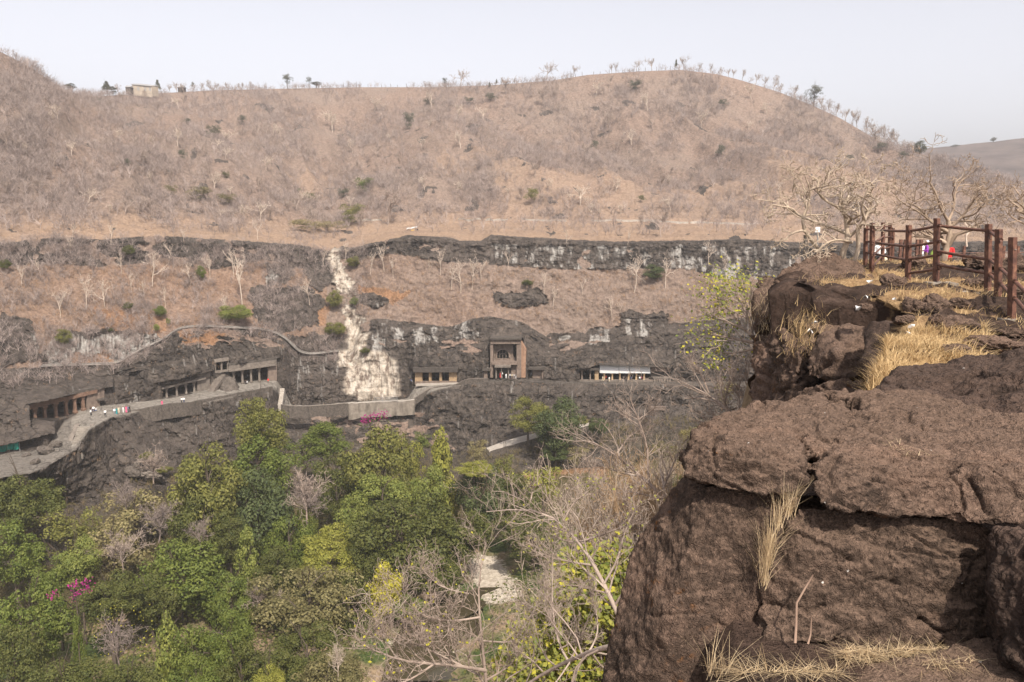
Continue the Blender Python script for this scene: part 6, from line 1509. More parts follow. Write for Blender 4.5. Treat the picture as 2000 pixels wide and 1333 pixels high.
e1, lv1 = hero('bare_tree', 'nearest bare tree spreading pale twigs over the stream at the bottom', [
    ([(962, 1420, 13), (948, 1330, 13), (942, 1260, 13), (940, 1205, 13), (930, 1165, 13.2), (922, 1145, 13.3), (936, 1120, 13.4), (946, 1095, 13.5), (948, 1062, 13.6)], .055, .01),
    ([(948, 1310, 13), (905, 1302, 12.6), (850, 1296, 12.2), (780, 1296, 12), (700, 1255, 11.6)], .05, .01), ([(936, 1206, 13), (887, 1216, 12.8), (847, 1212, 12.6), (812, 1200, 12.4), (790, 1170, 12.2), (770, 1150, 12)], .028, .007),
    ([(915, 1160, 13.2), (890, 1155, 13), (860, 1147, 12.8), (835, 1125, 12.6), (820, 1105, 12.5)], .02, .006), ([(943, 1252, 13), (1000, 1257, 13.2), (1055, 1235, 13.4), (1080, 1215, 13.6)], .024, .007),
    ([(900, 1302, 12.6), (880, 1250, 12.5), (870, 1190, 12.4)], .022, .006), ([(780, 1296, 12), (760, 1260, 12), (735, 1242, 11.8), (704, 1250, 11.5)], .02, .006), ([(850, 1296, 12.2), (800, 1330, 11.8), (740, 1345, 11.5)], .03, .008),
    ([(1000, 1257, 13.2), (1040, 1200, 13.3), (1060, 1150, 13.5)], .02, .006), ([(905, 1302, 12.6), (840, 1270, 12.4), (770, 1240, 12.2), (740, 1205, 12)], .026, .006), ([(850, 1296, 12.2), (820, 1240, 12.1), (800, 1215, 12)], .02, .006), ([(948, 1330, 13), (1000, 1300, 12.9), (1030, 1240, 12.9)], .03, .007)],
    TW, 301, M_TWIG, (8, 5, 4, 3), thin_=.72)
hero('bare_tree', 'bare tree reaching in from the right over the vine, with one thick pale limb', [
    ([(1260, 1252, 9.6), (1200, 1258, 10), (1150, 1274, 11), (1100, 1296, 12), (1030, 1328, 12.6), (980, 1380, 13)], .06, .03), ([(1110, 1292, 11.9), (1090, 1265, 12.2), (1082, 1220, 12.3), (1077, 1180, 12.4), (1080, 1085, 12.5)], .03, .007),
    ([(1150, 1274, 11), (1170, 1240, 11.2), (1165, 1190, 11.4), (1150, 1160, 11.6)], .022, .006), ([(1092, 1268, 12.1), (1130, 1250, 12), (1170, 1235, 11.8)], .018, .005), ([(1060, 1312, 12.3), (1040, 1290, 12.4), (1010, 1270, 12.6)], .02, .006)],
    TW, 303, M_TWIG, (8, 5, 3, 3), thin_=.72)
e2, lv2 = hero('bare_tree', 'large bare tree with a long slanting limb left of the rock wall', [
    ([(1235, 1262, 14), (1200, 1185, 14.6), (1165, 1105, 15.2), (1139, 1057, 15.6), (1100, 1018, 16), (1070, 993, 16.2), (1037, 977, 16.4), (1016, 990, 16.5), (980, 1016, 16.6), (950, 1000, 16.7)], .075, .01), ([(1037, 977, 16.4), (1040, 960, 16.5), (1047, 928, 16.6)], .02, .006),
    ([(1139, 1057, 15.6), (1190, 1040, 15.4), (1240, 1020, 15)], .04, .01), ([(1165, 1105, 15.2), (1120, 1100, 15.5), (1060, 1085, 15.8), (1015, 1062, 16)], .035, .008), ([(1200, 1185, 14.6), (1240, 1120, 14.4), (1270, 1060, 14.2)], .04, .01), ([(1100, 1018, 16), (1120, 980, 16.2), (1165, 950, 16.4)], .03, .008),
    ([(1139, 1057, 15.6), (1110, 1060, 15.8), (1070, 1040, 16)], .03, .007), ([(1180, 1140, 14.9), (1210, 1090, 14.9), (1220, 1030, 15), (1250, 980, 15)], .035, .008), ([(1190, 1160, 14.8), (1150, 1150, 15), (1110, 1140, 15.2), (1075, 1150, 15.4)], .028, .007)],
    TW, 305, M_TWIG, (8, 5, 4, 3), thin_=.72)
T30 = [dict(n=16, t0=.2, a0=25, a1=70, len=.45, r=.55, curl=.26, up=.3, max=2.2), dict(n=6, t0=.2, a0=20, a1=60, len=.5, r=.55, curl=.3, up=.25, rmin=.006), dict(n=3, t0=.3, a0=20, a1=60, len=.5, r=.6, curl=.3, up=.2, rmin=.005)]
hero('bare_tree', 'pale many-limbed bare tree below the shuttered cave, left of the boulder', [
    ([(1345, 1010, 27), (1290, 965, 28.5), (1250, 931, 29.5), (1205, 886, 30), (1180, 872, 30), (1150, 862, 30.3)], .10, .02), ([(1268, 945, 29), (1262, 910, 29.3), (1268, 880, 29.5), (1255, 840, 29.7), (1247, 820, 29.9), (1230, 778, 30)], .05, .012), ([(1205, 886, 30), (1230, 850, 30.2), (1262, 835, 30.5)], .04, .012),
    ([(1290, 965, 28.5), (1310, 920, 28.5), (1330, 870, 28.4)], .05, .012), ([(1250, 931, 29.5), (1200, 920, 29.6), (1160, 905, 29.8)], .045, .012), ([(1300, 975, 28.3), (1250, 965, 28.8), (1190, 950, 29.2), (1150, 930, 29.6)], .045, .012), ([(1247, 820, 29.9), (1275, 800, 30), (1290, 780, 30)], .02, .008), ([(1247, 830, 29.9), (1215, 810, 30), (1200, 800, 30.2)], .02, .008)],
    T30, 307, M_TWIG, (7, 5, 3, 3))
hero('bare_tree', 'twisted bare tree at the left face of the cliff edge, below the yellow-leaved shrub', [
    ([(1470, 845, 25), (1440, 815, 26.2), (1415, 797, 27), (1384, 768, 27.6), (1352, 757, 28.), (1334, 747, 28.4)], .08, .018), ([(1415, 797, 27), (1420, 760, 27.3), (1440, 720, 27.6)], .04, .012), ([(1384, 768, 27.6), (1370, 730, 27.9), (1350, 705, 28.1)], .035, .012), ([(1440, 815, 26.2), (1400, 830, 26.8), (1350, 820, 27.4)], .04, .012),
    ([(1460, 832, 25.5), (1465, 770, 25.8), (1456, 700, 26)], .04, .012), ([(1440, 815, 26.2), (1445, 770, 26.6), (1425, 735, 27)], .035, .012)], T30, 309, M_TWIG, (7, 5, 3, 3))
# the yellow-leaved shrub on the cliff edge
e5, lv5 = hero('leafy_shrub', 'yellow and green leaved shrub leaning out from the left corner of the cliff edge', [
    ([(1480, 665, 22.2), (1447, 636, 22.8), (1418, 628, 23.2), (1390, 620, 23.5)], .06, .014), ([(1480, 672, 22.2), (1429, 660, 22.8), (1376, 652, 23.4)], .05, .012), ([(1470, 655, 22.4), (1455, 600, 22.6), (1430, 570, 22.9)], .04, .012), ([(1447, 636, 22.8), (1420, 600, 23), (1400, 575, 23.2)], .035, .01), ([(1470, 660, 22.4), (1468, 600, 22.6), (1455, 560, 22.7)], .035, .01),
    ([(1475, 680, 22.3), (1440, 690, 22.8), (1400, 690, 23.2)], .035, .01)], [dict(n=12, t0=.2, a0=25, a1=75, len=.75, r=.5, curl=.28, up=.3, max=1.2), dict(n=4, t0=.2, a0=20, a1=60, len=.5, r=.55, curl=.3, up=.2, rmin=.005)], 311, M_TWIG, (7, 5, 3), cat='shrub')
def leaf_on(e, lv, n, size, seed, mats, spread=.06, sel=-1):
    r = np.random.default_rng(seed); pts_ = lv[sel][0][:, 2:].reshape(-1, 3); c = pts_[r.integers(0, len(pts_), n)] + r.normal(size=(n, 3)) * spread - np.array(e.location)
    for nm, m_, sl_ in mats:
        cc = c[int(sl_[0] * n):int(sl_[1] * n)]
        V, Q, t_ = leaf_quads(cc, size, np.broadcast_to([.2, -.5, .8], (len(cc), 3)), seed + 1); link(nm, mesh(nm, V, Q, None, False, {'tint': t_}), m_, e)
leaf_on(e5, lv5, 1300, .075, 313, [('leaves', LEAF['bright'], (0, .65)), ('yellow_leaves', LEAF['yellow'], (.65, 1.))], .16)
leaf_on(e1, lv1, 160, .045, 315, [('leaves', LEAF['yellow'], (0, 1.))], .02)
leaf_on(e2, lv2, 320, .05, 317, [('leaves', LEAF['lime'], (0, 1.))], .03)
# the big-leaved vine on the near slope
r = np.random.default_rng(331); vp = [(1020, 1330, 24), (1050, 1290, 24), (1090, 1240, 24), (1130, 1200, 23), (1160, 1160, 23), (1180, 1130, 23), (1110, 1300, 22), (1160, 1280, 21), (1180, 1220, 22), (1060, 1330, 23), (1120, 1170, 25), (1160, 1330, 20), (1200, 1180, 22), (1140, 1120, 25), (1090, 1180, 25), (1000, 1340, 24), (1170, 1100, 24)]
e6, lv6 = hero('vine_shrub', 'big-leaved yellow-green vine tumbling down the slope beside the rock wall', [([(1210, 1380, 21), (1180, 1300, 22), (1150, 1220, 22.6), (1140, 1140, 23)], .05, .01), ([(1180, 1400, 21), (1110, 1330, 23), (1060, 1290, 23.6), (1020, 1300, 24)], .05, .01), ([(1180, 1300, 22), (1130, 1250, 23), (1085, 1200, 24)], .03, .01), ([(1230, 1300, 20), (1210, 1200, 21.4), (1180, 1120, 22.5)], .03, .01), ([(1150, 1400, 20), (1100, 1360, 21.5), (1060, 1330, 22.5)], .03, .01)],
                [dict(n=14, t0=.15, a0=30, a1=80, len=.4, r=.55, curl=.3, up=.2, max=1.3), dict(n=6, t0=.2, a0=20, a1=60, len=.6, r=.55, curl=.3, up=.1, rmin=.004)], 333, M_TWIG, (6, 4, 3), cat='shrub')
leaf_on(e6, lv6, 6500, .14, 335, [('leaves', LEAF['bright'], (0, .4)), ('young_leaves', LEAF['lime'], (.4, .85)), ('yellow_leaves', LEAF['yellow'], (.85, 1.))], .3)
# tangled bare shrubs down the slope below the outcrop
BSH = [bare_mesh(s, 72, 13, 9, 8, .26, .0052, (5, 3, 3, 3), .16, .0010) for s in (51, 52, 53)]
for m_ in BSH: m_.materials.append(M_TWIG)
M_TWIGT = bark('tan twig bark', (.34, .265, .205), (.52, .42, .34))
nb = 0; rb = random.Random(8)
while nb < 150:
    py = rb.uniform(840, 1230); px = rb.uniform(np.interp(py, [840, 1000, 1230], [1230, 1165, 1085]), np.interp(py, [840, 930, 1050, 1230], [1480, 1345, 1300, 1240])); Y = rb.uniform(24, 58)
    q_ = P(px, py, Y); s_ = x_edge(Y) - q_[0]
    if s_ < 1.2: continue
    z = float(max(-2.4 - drop(s_), -74.)); h_ = q_[2] - z
    if not 3. < h_ < 15.: continue
    o = link('bare_shrub', rb.choice(BSH)); o.location = (q_[0], Y, z - .2); o.scale = (max(h_ * .62, 2.6), max(h_ * .62, 2.6), h_); o.rotation_euler = (0, 0, rb.uniform(0, 6.28)); omat(o, rb.choice([M_TWIGT, M_TWIGO, M_TWIGT]))
    tag(o, 'tangled leafless shrub on the slope left of the rocks we stand on', 'bare shrub', 'tangled leafless shrubs on the slope below the outcrop'); nb += 1
for px, py, w_, h_, Y, kd, lab in ((1345, 830, 60, 60, 62, 'straw', 'straw-yellow bush just left of the broad boulder'), (1300, 860, 70, 50, 66, 'tan', 'rusty low bush left of the straw-yellow one by the boulder'), (1420, 740, 50, 50, 52, 'straw', 'straw bush below the yellow-leaved shrub'), (1240, 960, 60, 50, 50, 'green', 'green bush amid white twigs left of the boulder'),
                              (1320, 920, 36, 50, 40, 'green', 'small green bush tucked against the left end of the boulder'), (1150, 1000, 60, 40, 52, 'lime', 'lime bush amid white twigs above the slanting limb')):
    q_ = P(px, py + h_, Y); leafy(px, py, w_, h_, Y, kd, 'loose', lab, 'bush', 'bush', None, q_[2], trunk=False)

# dry brush carpeting our side of the gorge
r = np.random.default_rng(351); n = 9000
by_ = r.uniform(16, 95, n); bs_ = r.uniform(1., 48, n) ** 1.0; bx_ = x_edge(by_) - bs_
ok_ = bx_ / by_ > -.16; bx_, by_, bs_ = bx_[ok_], by_[ok_], bs_[ok_]
b0 = np.stack([bx_, by_, -2.4 - drop(bs_) + .2], -1); per = 11
base = np.repeat(b0, per, 0) + r.normal(size=(len(b0) * per, 3)) * np.array([.35, .35, .1])
V, Q, t_ = blades(base, 2.0, .026, .8, 353)
tone = np.clip(np.repeat(r.uniform(0, .6, len(b0)), per) + r.uniform(0, .4, len(base)), 0, 1)
link('dry_brush', mesh('dry_brush', V, Q, None, False, {'tint': np.repeat(tone, 6)}), scrub_mat('pale dry brush', (.24, .165, .10), (.52, .40, .28)))['kind'] = 'stuff'
# pale twisted trees behind the cliff edge
TWI = [dict(n=5, t0=.45, a0=25, a1=70, len=.75, r=.72, curl=.42, up=.25, lift=.02, max=1.0, taper=.6), dict(n=4, t0=.35, a0=25, a1=75, len=.75, r=.68, curl=.5, up=.15, taper=.55), dict(n=3, t0=.35, a0=25, a1=75, len=.65, r=.66, curl=.5, up=.1, rmin=.009, taper=.6), dict(n=3, t0=.4, a0=25, a1=70, len=.6, r=.7, curl=.45, up=.1, rmin=.008, taper=.7)]
hero('bare_tree', 'pale twisted tree with many gnarled limbs at the cliff edge left of the railing', [
    ([(1648, 515, 23.6), (1638, 492, 23.5), (1664, 474, 23.4), (1650, 452, 23.5), (1658, 428, 23.5), (1645, 405, 23.5)], .12, .06), ([(1612, 508, 23.9), (1596, 482, 23.9), (1572, 455, 23.9), (1562, 430, 24), (1578, 405, 24)], .085, .045),
    ([(1668, 510, 23.2), (1682, 480, 23.2), (1668, 455, 23.1), (1690, 430, 23), (1700, 405, 23)], .08, .04), ([(1650, 455, 23.5), (1622, 440, 23.7), (1600, 442, 23.8), (1580, 425, 23.9), (1550, 420, 24), (1530, 395, 24)], .065, .03), ([(1656, 430, 23.5), (1640, 402, 23.3), (1612, 396, 23.3), (1590, 375, 23.4), (1600, 350, 23.4)], .055, .03),
    ([(1664, 474, 23.4), (1640, 468, 23.2), (1615, 472, 23.), (1598, 490, 23)], .05, .025), ([(1690, 430, 23), (1680, 405, 22.8), (1690, 385, 22.7), (1700, 360, 22.7)], .045, .022), ([(1645, 405, 23.5), (1660, 385, 23.7), (1655, 360, 23.8), (1640, 345, 23.8)], .045, .02)], TWI, 341, bark('cream bark', (.35, .27, .195), (.54, .435, .335)), (9, 6, 5, 4, 3), thin_=.85)
MB2 = bark('tan bark', (.27, .195, .14), (.43, .33, .245))
hero('bare_tree', 'twisted leafless tree with a thick trunk behind the tallest railing post', [
    ([(1838, 545, 31), (1842, 510, 31), (1850, 480, 31), (1858, 455, 31), (1852, 432, 31)], .17, .10), ([(1856, 455, 31), (1835, 445, 31), (1812, 430, 31), (1800, 405, 31.2), (1770, 395, 31.3)], .08, .035), ([(1855, 445, 31), (1880, 425, 31), (1895, 400, 31), (1910, 380, 31)], .085, .035), ([(1852, 432, 31), (1835, 405, 30.8), (1830, 380, 30.6), (1815, 355, 30.5)], .07, .03),
    ([(1852, 432, 31), (1865, 405, 31.4), (1862, 375, 31.6), (1880, 350, 31.6)], .07, .03), ([(1820, 435, 31), (1790, 410, 30.6), (1765, 400, 30.4), (1750, 385, 30.3)], .05, .02), ([(1880, 425, 31), (1905, 420, 30.6), (1925, 395, 30.4)], .05, .02)], [dict(TWI[0], max=1.3)] + TWI[1:], 343, MB2, (9, 6, 5, 4, 3), thin_=.85)
hero('bare_tree', 'leafless pale tree entering at the right edge behind the railing', [([(2055, 500, 29), (2030, 450, 29), (2010, 420, 29), (1985, 410, 29)], .09, .04), ([(2020, 435, 29), (2000, 405, 28.8), (1980, 390, 28.7)], .05, .02), ([(2030, 450, 29), (2005, 440, 28.7), (1975, 425, 28.6)], .05, .02)], TWI, 345, MB2, (8, 6, 5, 3, 3))
hero('bare_tree', 'small pale bare tree far behind the railing, between post and right edge', [([(1888, 482, 60), (1886, 460, 60), (1892, 445, 60), (1880, 430, 60)], .08, .03), ([(1888, 460, 60), (1900, 445, 60), (1905, 430, 60)], .05, .02)], [dict(TWI[0], max=1.2), TWI[1]], 347, M_TWIGP, (5, 4, 3))
# ================================================================ railing, people, buildings
def rust_mat():
    t = NT('rusty painted steel'); p = t.pos(obj=True)
    n = t.noise(p, 9., 6., .65)
    c = t.ramp(n, [(.35, (.06, .027, .019)), (.55, (.125, .056, .037)), (.72, (.25, .125, .07))])
    return t.surf(c, .6, t.bump(n, .01, .6), .35)
M_RUST = rust_mat()
M_FOOT = stone_mat('railing footing', (.16, .13, .105), (.30, .26, .22), 6., .3)
POST = [  # px, top row, foot row, distance
    ('a', 1691.5, 436.5, 524, 25.9), ('b', 1704, 436.5, 536, 22.6), ('c', 1725, 435, 512, 30.), ('d', 1738.5, 436, 511, 31.5), ('e', 1744, 446, 512, 33.), ('f', 1775, 440, 549, 19.8),
    ('g', 1830, 426.6, 545, 18.4), ('h', 1931, 438, 565, 17.1), ('i', 1951, 448, 587, 15.7), ('j', 1978, 463.5, 618, 14.1)]
PX = {}
def railing(label, keys, rails, r=.033):
    """posts with their rails; rails: list of (key0, frac0, key1, frac1), fraction of the post height"""
    k0 = keys[0]; pp_ = [p_ for p_ in POST if p_[0] == k0][0]
    e = empty('railing', P(pp_[1], pp_[3], pp_[4]), label, 'railing')
    for n_, px, t_, b_, Y in POST:
        tp = P(px, t_, Y); bt = P(px - 1, b_, Y); bt[2] -= .15; PX[n_] = (bt + [0, 0, .15], tp)
        if n_ not in keys: continue
        s_ = .0525; m = MB(); ca, sa = math.cos(.35), math.sin(.35)
        ax = np.array([ca, sa, 0]) * 2 * s_; ay = np.array([-sa, ca, 0]) * 2 * s_
        m.box(bt - ax / 2 - ay / 2, ax, ay, tp - bt)
        o = m.obj('post', M_RUST, e)
        bv = o.modifiers.new('b', 'BEVEL'); bv.width = .008; bv.segments = 2
        if n_ in 'hj' : 
            m = MB(); c_ = bt + (tp - bt) * (.80 if n_ == 'h' else .86); c_ = c_ + np.array([.012, -.0525, 0]) * 1.1
            m.lathe(c_ - [0, 0, .012], [(.001, 0), (.016, .004), (.02, .012), (.016, .02), (.001, .024)], 8); m.obj('bolt', M_FOOT, e)
    for a_, fa, b_, fb in rails:
        A_ = PX[a_][0] + (PX[a_][1] - PX[a_][0]) * fa if isinstance(a_, str) else P(*a_)
        B_ = PX[b_][0] + (PX[b_][1] - PX[b_][0]) * fb if isinstance(b_, str) else P(*b_)
        d = (B_ - A_) / np.linalg.norm(B_ - A_); A_ = A_ - d * .12; B_ = B_ + d * .12
        off = np.array([0, -.06, 0]); m = MB()
        mid_ = [A_ + (B_ - A_) * t + off + np.array([0, 0, -.012 * math.sin(PI * t)]) for t in (0, .25, .5, .75, 1)]
        m.tube(mid_, r, 8); m.obj('rail', M_RUST, e, True)
    return e
railing('rust-brown steel railing of square posts and round rails zigzagging along the cliff top', 'abfghij',
        [('a', .87, 'f', .89), ('a', .60, 'f', .62), ('a', .36, 'f', .37), ('f', .90, 'g', .88), ('f', .63, 'g', .62), ('f', .40, 'g', .40), ('f', .15, 'g', .17),
         ('g', .88, 'h', .90), ('g', .46, 'h', .46), ('g', .235, 'h', .245), ('h', .89, 'i', .86), ('h', .46, 'i', .46), ('h', .235, 'i', .25),
         ('i', .46, 'j', .46), ('i', .25, 'j', .245), ('j', .46, (2010, 580, 12.9), 0), ('j', .245, (2012, 620, 12.8), 0)])
railing('farther rusty railing running away behind the zigzag one', 'cde', [('b', .88, 'c', .90), ('b', .62, 'c', .66), ('b', .38, 'c', .44), ('b', .16, 'c', .22), ('c', .9, 'd', .92), ('c', .62, 'd', .66), ('c', .35, 'd', .38), ('d', .92, 'e', .95), ('d', .66, 'e', .7)], .03)
# concrete footings under the posts
for i, (px, py, Y, sx_, sy_, sz, lab) in enumerate(((1717, 541, 22.4, .5, .35, .25, 'small grey concrete footing between the two leftmost railing posts'), (1838, 551, 18.2, .62, .4, .22, 'concrete footing right of the foot of the tallest post'), (1915, 571, 16.8, .7, .45, .42, 'big grey concrete block at the second corner post'),
                                                (1943, 594, 15.5, .62, .4, .38, 'weathered concrete block at the third corner post'), (1990, 622, 14.1, .75, .5, .3, 'flat concrete slab under the last railing post'), (1726, 514, 29.6, .8, .4, .25, 'pale concrete footing of the farther railing'))):
    b_ = P(px, py, Y); me = remesh([[b_ + np.array([x * sx_ / 2, y * sy_ / 2, z]) for x in (-1, 1) for y in (-1, 1) for z in (-sz - .3, 0)]], .03, 2)
    v = np.empty(len(me.vertices) * 3, np.float32); me.vertices.foreach_get('co', v); v = v.reshape(-1, 3) + .02 * np.stack([fbm(v.reshape(-1, 3) * 5 + k_ * 9, 3, i) for k_ in range(3)], -1)
    me.vertices.foreach_set('co', (v - b_).astype(np.float32).ravel()); me.update(); me.name = 'footing'
    tag(link('concrete_footing', me, M_FOOT, None, b_), lab, 'footing')
# thin railing on the path beyond
e = empty('railing', P(1835, 520, 42), 'thin distant railing along the path behind the people', 'railing')
for px in (1756, 1764, 1772, 1788, 1795, 1880, 1957, 1985):
    Y = 42 if px > 1800 else 38; a_ = P(px, 524, Y); m = MB(); m.cbox(a_, .12, .12, 1.15 if px > 1800 else 1.35); m.obj('post', M_RUST, e)
for py in (494.5, 504.5): 
    m = MB(); m.tube([P(1838, py, 42), P(2060, py - 1, 42)], .025, 6); m.obj('rail', M_RUST, e)
for py in (478, 490, 502):
    m = MB(); m.tube([P(1752, py + 3, 38), P(1800, py, 38)], .025, 6); m.obj('rail', M_RUST, e)
# notice and posts among the twisted limbs
c = empty('sign', P(1597, 505, 26), 'small white notice board on a pole between the twisted tree limbs', 'sign')
m = MB(); a_ = P(1592.5, 454, 26); m.box(a_, (.15, 0, 0), (0, .02, 0), (0, 0, .165)); m.obj('board', M_SIGN, c)
m = MB(); m.tube([P(1597, 510, 26.05), P(1597, 446, 26.05)], .018, 6); m.obj('pole', M_STEEL, c)
c = empty('post', P(1572, 510, 25.2), 'short pale concrete post left of the twisted tree', 'post'); m = MB(); m.cbox(P(1572, 500, 25.2), .09, .09, .62, .2); m.obj('shaft', M_FOOT, c)
m = MB(); m.cbox(P(1572, 500, 25.2) + [0, 0, .62], .11, .11, .03, .2); m.obj('cap', M_FOOT, c)

# ---------------------------------------------------------------- people
def ball(c, r, n=14, sq=(1, 1, 1)):
    c = np.asarray(c, float); i = np.arange(n) + .5; ph = np.arccos(1 - 2 * i / n); th = PI * (1 + 5 ** .5) * i
    return c + r * np.stack([np.cos(th) * np.sin(ph), np.sin(th) * np.sin(ph), np.cos(ph)], -1) * np.array(sq)
def cap_(a, b, r0, r1, sq=(1, 1, 1)): return np.concatenate([ball(a, r0, 14, sq), ball(b, r1, 14, sq)])
def figure(pose, seed=0):
    """returns hull lists for skin, top, bottom, hair; facing -y, height about 1.68"""
    if pose == 'sit':
        hip = .42; kn = [(.10, -.42, .46), (-.10, -.42, .44)]; ft = [(.10, -.44, .05), (-.10, -.40, .05)]; dz = -.42
    elif pose == 'walk':
        hip = .86; kn = [(.09, -.16, .47), (-.09, .06, .46)]; ft = [(.09, -.22, .05), (-.09, .28, .07)]; dz = 0
    else:
        hip = .88; kn = [(.10, -.02, .47), (-.10, -.01, .47)]; ft = [(.11, -.03, .05), (-.11, 0, .05)]; dz = 0
    H = lambda z: z + dz if pose == 'sit' else z
    sh = H(1.38); hands = {'stand': [(.25, -.05, .78), (-.25, -.04, .80)], 'walk': [(.25, .16, .84), (-.24, -.20, .86)], 'sit': [(.16, -.36, .52), (-.16, -.34, .52)], 'carry': [(.16, -.34, 1.0), (-.16, -.34, 1.0)], 'sari': [(.18, -.2, .95), (-.24, -.04, .8)]}[pose]
    elb = [tuple(np.array([.25 * s, .03, sh - .28])) for s in (1, -1)]
    skin = [ball((0, -.02, H(1.57)), .10, 22, (.82, .95, 1.18)), cap_((0, 0, sh), (0, -.01, H(1.5)), .055, .05), ball((0, -.115, H(1.555)), .022, 10), np.concatenate([ball((.085, -.01, H(1.56)), .022, 8, (.5, 1, 1.3)), ball((-.085, -.01, H(1.56)), .022, 8, (.5, 1, 1.3))])]
    for s in (0, 1):
        x = 1 if s == 0 else -1
        skin += [cap_((.18 * x, 0, sh - .02), elb[s], .052, .042), cap_(elb[s], hands[s], .042, .03), cap_(hands[s], np.array(hands[s]) + [0, -.02, -.08], .035, .022, (.6, 1, 1)), cap_((.09 * x, 0, hip), kn[s], .085, .06), cap_(kn[s], ft[s], .058, .038), cap_(ft[s], np.array(ft[s]) + [0, -.15, -.015], .042, .032)]
    skin += [cap_((0, 0, hip), (0, 0, sh - .1), .13, .14, (1.1, .7, 1))]
    top = [cap_((0, 0, hip + .06), (0, 0, sh - .14), .155, .165, (1.12, .78, 1)), cap_((.15, 0, sh - .03), (-.15, 0, sh - .03), .075, .075)]
    for s in (0, 1): top += [cap_(((.18, -.18)[s], 0, sh - .03), elb[s], .07, .06), cap_(elb[s], np.array(elb[s]) * .5 + np.array(hands[s]) * .5, .058, .048)]
    if pose in ('sari',):
        bot = [np.concatenate([ball((0, 0, hip + .05), .16, 16, (1.1, .8, 1)), ball((0, 0, .10), .23, 20, (1.05, .9, .4))])]
    else:
        bot = [cap_((.07, 0, hip + .02), (-.07, 0, hip + .02), .125, .125, (1, .85, 1))]
        for s in (0, 1):
            x = 1 if s == 0 else -1
            bot += [cap_((.09 * x, 0, hip), kn[s], .105, .078), cap_(kn[s], np.array(ft[s]) + [0, .01, .06], .076, .06)]
    hair = [ball((0, .02, H(1.61)), .105, 22, (.86, 1., 1.05))]
    if pose == 'sari': hair += [cap_((0, .09, H(1.56)), (0, .09, H(1.35)), .05, .03)]
    return skin, top, bot, hair
FIG = {}
for ps in ('stand', 'walk', 'sit', 'carry', 'sari'):
    sets = figure('stand' if 0 else ps) if ps != 'carry' else figure('carry')
    FIG[ps] = []
    for hl, nm in zip(sets, ('person', 'top', 'bottom', 'hair')):
        me = remesh([np.asarray(h_) for h_ in hl], .022, 3 if nm == 'person' else 4)
        me.polygons.foreach_set('use_smooth', np.ones(len(me.polygons), bool)); me.name = nm; FIG[ps].append(me)
CL = {'white': (.72, .71, .69), 'black': (.02, .02, .022), 'teal': (.02, .22, .24), 'pink': (.62, .10, .20), 'red': (.55, .03, .03), 'cream': (.62, .52, .36), 'blue': (.06, .10, .25), 'grey': (.20, .20, .21), 'purple': (.27, .05, .36), 'brown': (.16, .10, .065), 'orange': (.6, .22, .05), 'green': (.18, .25, .05), 'navy': (.02, .03, .08)}
CLM = {k: flat_mat(k + ' cloth', v, .9, .12, 6.) for k, v in CL.items()}
M_SKIN = flat_mat('brown skin', (.26, .14, .085), .6, .06); M_HAIR = flat_mat('black hair', (.012, .010, .009), .6, .1)
for ps in FIG:
    for me, m_ in zip(FIG[ps], (M_SKIN, CLM['white'], CLM['navy'], M_HAIR)): me.materials.append(m_)
def person(p_, pose, top, bot, rz, label, hair=None, group=None, s_=1.):
    sk, tp, bt, hr = FIG[pose]
    o = link('person', sk); o.location = p_; o.rotation_euler = (0, 0, rz); o.scale = (s_,) * 3; tag(o, label, 'person', group)
    for nm, me, m_ in (('shirt' if pose != 'sari' else 'blouse', tp, CLM[top]), ('trousers' if pose != 'sari' else 'sari', bt, CLM[bot]), ('hair', hr, CLM[hair] if hair else M_HAIR)):
        c = link(nm, me); c.parent = o; omat(c, m_)
    return o
# the man with a white cap beyond the railing, a green bag at his side
pm = person(P(1807, 523, 50), 'carry', 'purple', 'brown', -2.0, 'person in a purple top and white cap walking behind the railing', 'white')
m = MB(); pb = P(1822, 500, 50.2); me = remesh([ball(pb, .26, 30, (.8, .6, 1.2)), ball(pb + [0, 0, .25], .12, 14)], .03, 3); me.name = 'bag'
tag(link('bag', me, CLM['green']), 'olive green sack carried beside the person in purple', 'bag')
person(P(1797, 524, 51), 'walk', 'white', 'grey', .4, 'person in white and grey just left of the purple one behind the railing')
person(P(1851, 521, 44), 'sit', 'red', 'brown', 2.6, 'seated person in a red top behind the railing', s_=1.05)
person(P(1716, 519, 40), 'sit', 'white', 'black', -.5, 'seated person in white seen between the far railing posts')
me = remesh([ball(P(1728, 508, 40), .14, 20, (1, .8, 1.3))], .03, 2); me.name = 'bag'; tag(link('bag', me, CLM['cream']), 'yellowish bag beside the seated person in white', 'bag')
